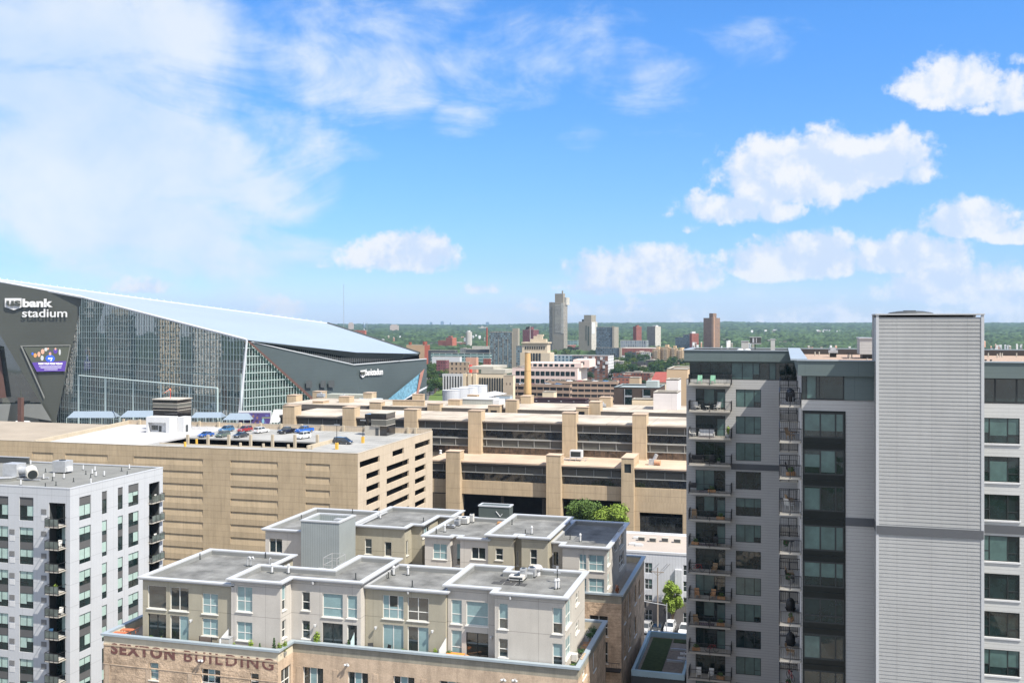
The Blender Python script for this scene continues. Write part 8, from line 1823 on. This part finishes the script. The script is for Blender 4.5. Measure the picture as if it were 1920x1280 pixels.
def small_blocks():
    rnd = random.Random(77); cols = [('brick', (.24, .09, .06)), ('cream', (.42, .36, .27)), ('white', (.46, .46, .45)), ('grey', (.24, .24, .23)), ('tan', (.36, .26, .17)), ('dark', (.07, .07, .07))]
    zones = [((806, 918), (668, 690), 15, 'among the trees between the stadium and the gridded tower'), ((1100, 1225), (662, 700), 16, 'among the trees left of the tan apartment slabs'), ((1005, 1120), (652, 664), 10, 'behind the new apartment block'), ((1165, 1300), (640, 652), 14, 'beyond the tan apartment slabs'), ((700, 915), (636, 655), 16, 'in the woods beyond the long teal glass building'), ((975, 1040), (640, 660), 6, 'behind the old courthouse'), ((1120, 1240), (715, 735), 7, 'on the open ground behind the dark brown building'), ((1352, 1640), (646, 655), 14, 'just beyond the grey tower roof')]
    for (xr, yr, n, where) in zones:
        for i in range(n):
            px, py = rnd.uniform(*xr), rnd.uniform(*yr); X, Y = GP(px, py, 0); nm, c = rnd.choice(cols); D = dep(X, Y); w = rnd.uniform(10, 34) * (1.25 if D > 1800 else .8); d = rnd.uniform(9, 16); h = rnd.uniform(5, 13) * (1.3 if D > 1800 else 1)
            t = thing('low_building', 'low %s building %s' % (nm, where), 'building', (X, Y, 0), rnd.choice([0, 0, .3, -.2]), 'low %s buildings %s' % (nm, where))
            o = bpy.data.objects.new('wall', MB().box(-w / 2, w / 2, 0, d, 0, h).mesh('wall', FAC('small_' + nm, c, (.05, .055, .06), 3.6, 3.3, .42, .45))); COL.objects.link(o); o.parent = t
            m = MB(); ring(m, [(-w / 2, 0), (w / 2, 0), (w / 2, d), (-w / 2, d)], [(-w / 2 + .4, .4), (w / 2 - .4, .4), (w / 2 - .4, d - .4), (-w / 2 + .4, d - .4)], h, h + .5); m.box(-w / 2 + .3, w / 2 - .3, .3, d - .3, h + .01, h + .06); m.box(-w * .2, w * .1, d * .3, d * .7, h + .06, h + 1.8); o = bpy.data.objects.new('roof', m.mesh('roof', (m_conc, f_roof, m_darkpanel, f_roof)[i % 4])); COL.objects.link(o); o.parent = t
small_blocks()
# ---------------------------------------------------------------- trees, lawn, woods
def far_trees():
    rnd = random.Random(21); meshes = []
    bark = MATS['bark']; gm = [MAT('far_leaf_green', (.052, .090, .026), .85, .1, .45, .12, fine=.35), MAT('far_leaf_dark', (.032, .065, .028), .85, .1, .45, .12, fine=.35), MAT('far_leaf_lime', (.10, .135, .035), .85, .1, .4, .12, fine=.35)]
    for k in range(6):
        tr = MB(); tr.cyl(0, 0, 0, .45, .045, .03, 6); cr = MB(); r2 = random.Random(k)
        for i in range(9):
            a = i * 2.4; q = .28 * math.sqrt((i + .5) / 9); zz = .58 + r2.uniform(-.2, .2); rr = r2.uniform(.15, .24)
            tr.tube((0, 0, .38), (q * math.cos(a) * .7, q * math.sin(a) * .7, zz), .02, 4, 0, .008); leaves(cr, (q * math.cos(a), q * math.sin(a), zz), rr, rr, rr * .9, 150, .036, 0, r2, .5)
        tm = tr.mesh('trunk', bark)
        for g in gm: meshes.append((tm, cr.mesh('crown', g)))
    zones = [((803, 865), (684, 716), 30, 15, 'tree in the grove between the stadium and the gridded tower'), ((860, 920), (676, 700), 16, 13, 'tree in the grove between the stadium and the gridded tower'), ((803, 832), (712, 742), 14, 13, 'tree at the edge of the lawn beside the stadium'),
             ((1105, 1165), (684, 716), 30, 15, 'tree in the grove behind the pink office block'), ((1165, 1240), (672, 712), 46, 14, 'tree in the grove left of the tan apartment slabs'), ((1225, 1292), (684, 706), 26, 14, 'tree in front of the tan apartment slabs'), ((1040, 1094), (744, 752), 14, 9, 'tree in the row behind the dark purple-roofed building'), ((1120, 1215), (712, 728), 12, 8, 'small tree on the open ground right of the pink office block'), ((1040, 1085), (660, 668), 12, 14, 'tree between the two concrete towers'), ((862, 900), (735, 752), 8, 9, 'tree before the cream colonnade building'), ((1295, 1640), (664, 690), 0, 14, ''), ((1846, 1925), (655, 672), 14, 14, 'tree behind the right wing of the grey tower')]
    for (xr, yr, n, h, lab) in zones:
        for i in range(n):
            px = rnd.uniform(*xr); py = rnd.uniform(*yr); x, y = GP(px, py, 0); s = h * rnd.uniform(.7, 1.15)
            mi = rnd.choice([0, 3, 6, 9, 12, 15]) + rnd.choice([0, 0, 1, 1, 2])
            t = thing('tree', lab, 'tree', (x, y, 0), rnd.uniform(0, 6.28), lab.replace('tree', 'trees', 1)); t.scale = (s * 1.1, s * 1.1, s)
            for nm, me in (('trunk', meshes[mi][0]), ('crown', meshes[mi][1])): o = bpy.data.objects.new(nm, me); COL.objects.link(o); o.parent = t
far_trees()
def terrain():
    import numpy as np
    lawn = MAT('lawn_grass', (.09, .135, .035), .95, .1, .15, .05); rough_ = MAT('dry_grass', (.15, .135, .075), .95, .1, .3, .03)
    def patch(name, pts, z, m): struct(name, MB().q([GP(px, py, z)[:2] + (z,) for px, py in pts]), m)
    patch('lawn', [(800, 760), (870, 760), (880, 742), (850, 728), (808, 733)], .03, lawn); patch('grass', [(1090, 735), (1225, 728), (1225, 706), (1105, 708)], .03, rough_)
    patch('road', [(800, 740), (812, 740), (836, 715), (832, 710)], .05, MATS['asphalt']); patch('road', [(1100, 731), (1215, 722), (1215, 719.5), (1100, 727)], .06, MAT('pale_road', (.22, .2, .17), .9))
    # ground sheet
    gm = MAT('suburban_ground', (.055, .07, .038), .95, .1, .45, .004, fine=.25)
    struct('ground', MB().q([(-8900, -280, 0), (8900, -280, 0), (8900, 13900, 0), (-8900, 13900, 0)]), gm)
    NA, NR = 1150, 330; az = np.linspace(math.radians(-31), math.radians(31), NA); r = 2000 * (12600 / 2000.0) ** np.linspace(0, 1, NR)
    co = np.zeros((NR, NA, 3)); dl = .0052
    lr = np.log(r)
    for j in range(NR):
        rise = min(max((r[j] - 3300) / 6200, 0), 1); rise = rise * rise * (3 - 2 * rise)
        nr_ = min(max((r[j] - 2000) / 1600.0, 0), 1); amp = min(r[j] * dl * 1.3, 17) * (.45 + .55 * nr_)
        for i in range(NA):
            u, v = az[i] / dl, lr[j] / dl
            n1 = noise.noise(Vector((u, v, 0))); n2 = noise.noise(Vector((u * .37, v * .37, 5)))
            far = noise.noise(Vector((az[i] * 9, lr[j] * 3, 9)))
            px = 960 + FPX * math.tan(az[i]); top = 31 + 16 * min(max((px - 900) / 250, 0), 1) + 7 * math.exp(-((px - 1372) / 40) ** 2)
            h = rise * (top + far * 9) + 1 + 5 * nr_ + amp * (.45 + .95 * abs(n1) ** .6 + .6 * n2)
            if j == 0: h = 0
            a = az[i]; d = r[j]; cx, cy = d * math.sin(a), d * math.cos(a)
            co[j, i] = (cx * CS - cy * SN, cx * SN + cy * CS, h)
    me = bpy.data.meshes.new('far_woods'); V = co.reshape(-1, 3); idx = np.arange(NR * NA).reshape(NR, NA)
    q = np.stack([idx[:-1, :-1], idx[:-1, 1:], idx[1:, 1:], idx[1:, :-1]], -1).reshape(-1, 4)
    me.vertices.add(len(V)); me.vertices.foreach_set('co', V.ravel()); me.loops.add(q.size); me.loops.foreach_set('vertex_index', q.ravel()); me.polygons.add(len(q)); me.polygons.foreach_set('loop_start', np.arange(0, q.size, 4)); me.polygons.foreach_set('loop_total', np.full(len(q), 4)); me.update(); me.validate()
    wm = MAT('woodland_canopy', (.038, .062, .025), .95, .05, .85, .018, fine=0.0)
    me.materials.append(wm); o = bpy.data.objects.new('far_woods', me); COL.objects.link(o); tag(o, 'wide green woodland rolling to the horizon', 'woods', kind='stuff')
    # houses showing in the woods
    rnd = random.Random(4); wh = MATS['white_trim']; tn = f_plain; first = {}
    for (x0, x1, y0, y1, n, sc, key) in ((1392, 1455, 617, 621, 14, 1.0, 'white building in the far woods left of the tower roof box'), (1505, 1575, 617, 622, 16, 1.0, 'white building in the far woods above the gravel roof'), (850, 920, 628, 636, 7, .7, 'pale house in the woods below the skyline towers'), (1846, 1920, 640, 655, 16, .55, 'pale house beyond the right wing of the grey tower'), (1300, 1330, 640, 650, 6, .6, 'pale flat building left of the tall brown tower'), (1352, 1420, 640, 650, 10, .6, 'pale flat building right of the tall brown tower'), (700, 760, 630, 640, 5, .6, 'pale house in the woods above the stadium roof edge'), (1500, 1600, 648, 654, 7, .5, 'pale building just beyond the gravel roof parapet')):
        for i in range(n):
            px, py = rnd.uniform(x0, x1), rnd.uniform(y0, y1); zz = 22 if py > 626 else 30
            D = (EYE - zz) * FPX / (py - 607); D = min(D, 6800); X, Y = PD(px, D); w = D * rnd.uniform(2.0, 5.0) / FPX; h = D * rnd.uniform(.8, 1.8) / FPX
            t = thing('house', key, 'house', (X, Y, 0), rnd.uniform(-.3, .6), key.replace('building', 'buildings', 1).replace('house', 'houses', 1)); z1 = ZP(py, X, Y)
            mm = (wh, tn, f_plain, MATS['white_panel_box'], MATS['salmon_brick'])[rnd.choice([0, 0, 1, 3, 4 if py > 626 else 0])]
            m = MB(); m.box(-w / 2, w / 2, 0, w * .5, 0, z1 + h); o = bpy.data.objects.new('wall', m.mesh('wall', mm)); COL.objects.link(o); o.parent = t
            m = MB(); m.q([(-w / 2, 0, z1 + h), (w / 2, 0, z1 + h), (w / 2, w * .25, z1 + h * 1.5), (-w / 2, w * .25, z1 + h * 1.5)]); m.q([(-w / 2, w * .5, z1 + h), (w / 2, w * .5, z1 + h), (w / 2, w * .25, z1 + h * 1.5), (-w / 2, w * .25, z1 + h * 1.5)]); o = bpy.data.objects.new('roof', m.mesh('roof', (m_darkpanel, m_conc, m_white)[rnd.randrange(3)])); COL.objects.link(o); o.parent = t
terrain()
# ---------------------------------------------------------------- the air
def haze():
    m = bpy.data.materials.new('haze'); m.use_nodes = True; nt = m.node_tree; nt.nodes.clear(); out = nt.nodes.new('ShaderNodeOutputMaterial'); v = nt.nodes.new('ShaderNodeVolumePrincipled')
    v.inputs['Color'].default_value = (.52, .74, 1.0, 1); v.inputs['Density'].default_value = 4.8e-5; v.inputs['Anisotropy'].default_value = .2
    nt.links.new(v.outputs[0], out.inputs['Volume'])
    o = MB().box(-9000, 9000, -300, 14000, -1, 330).build('haze', m); tag(o, 'pale air over the city', 'haze', kind='stuff')
haze()
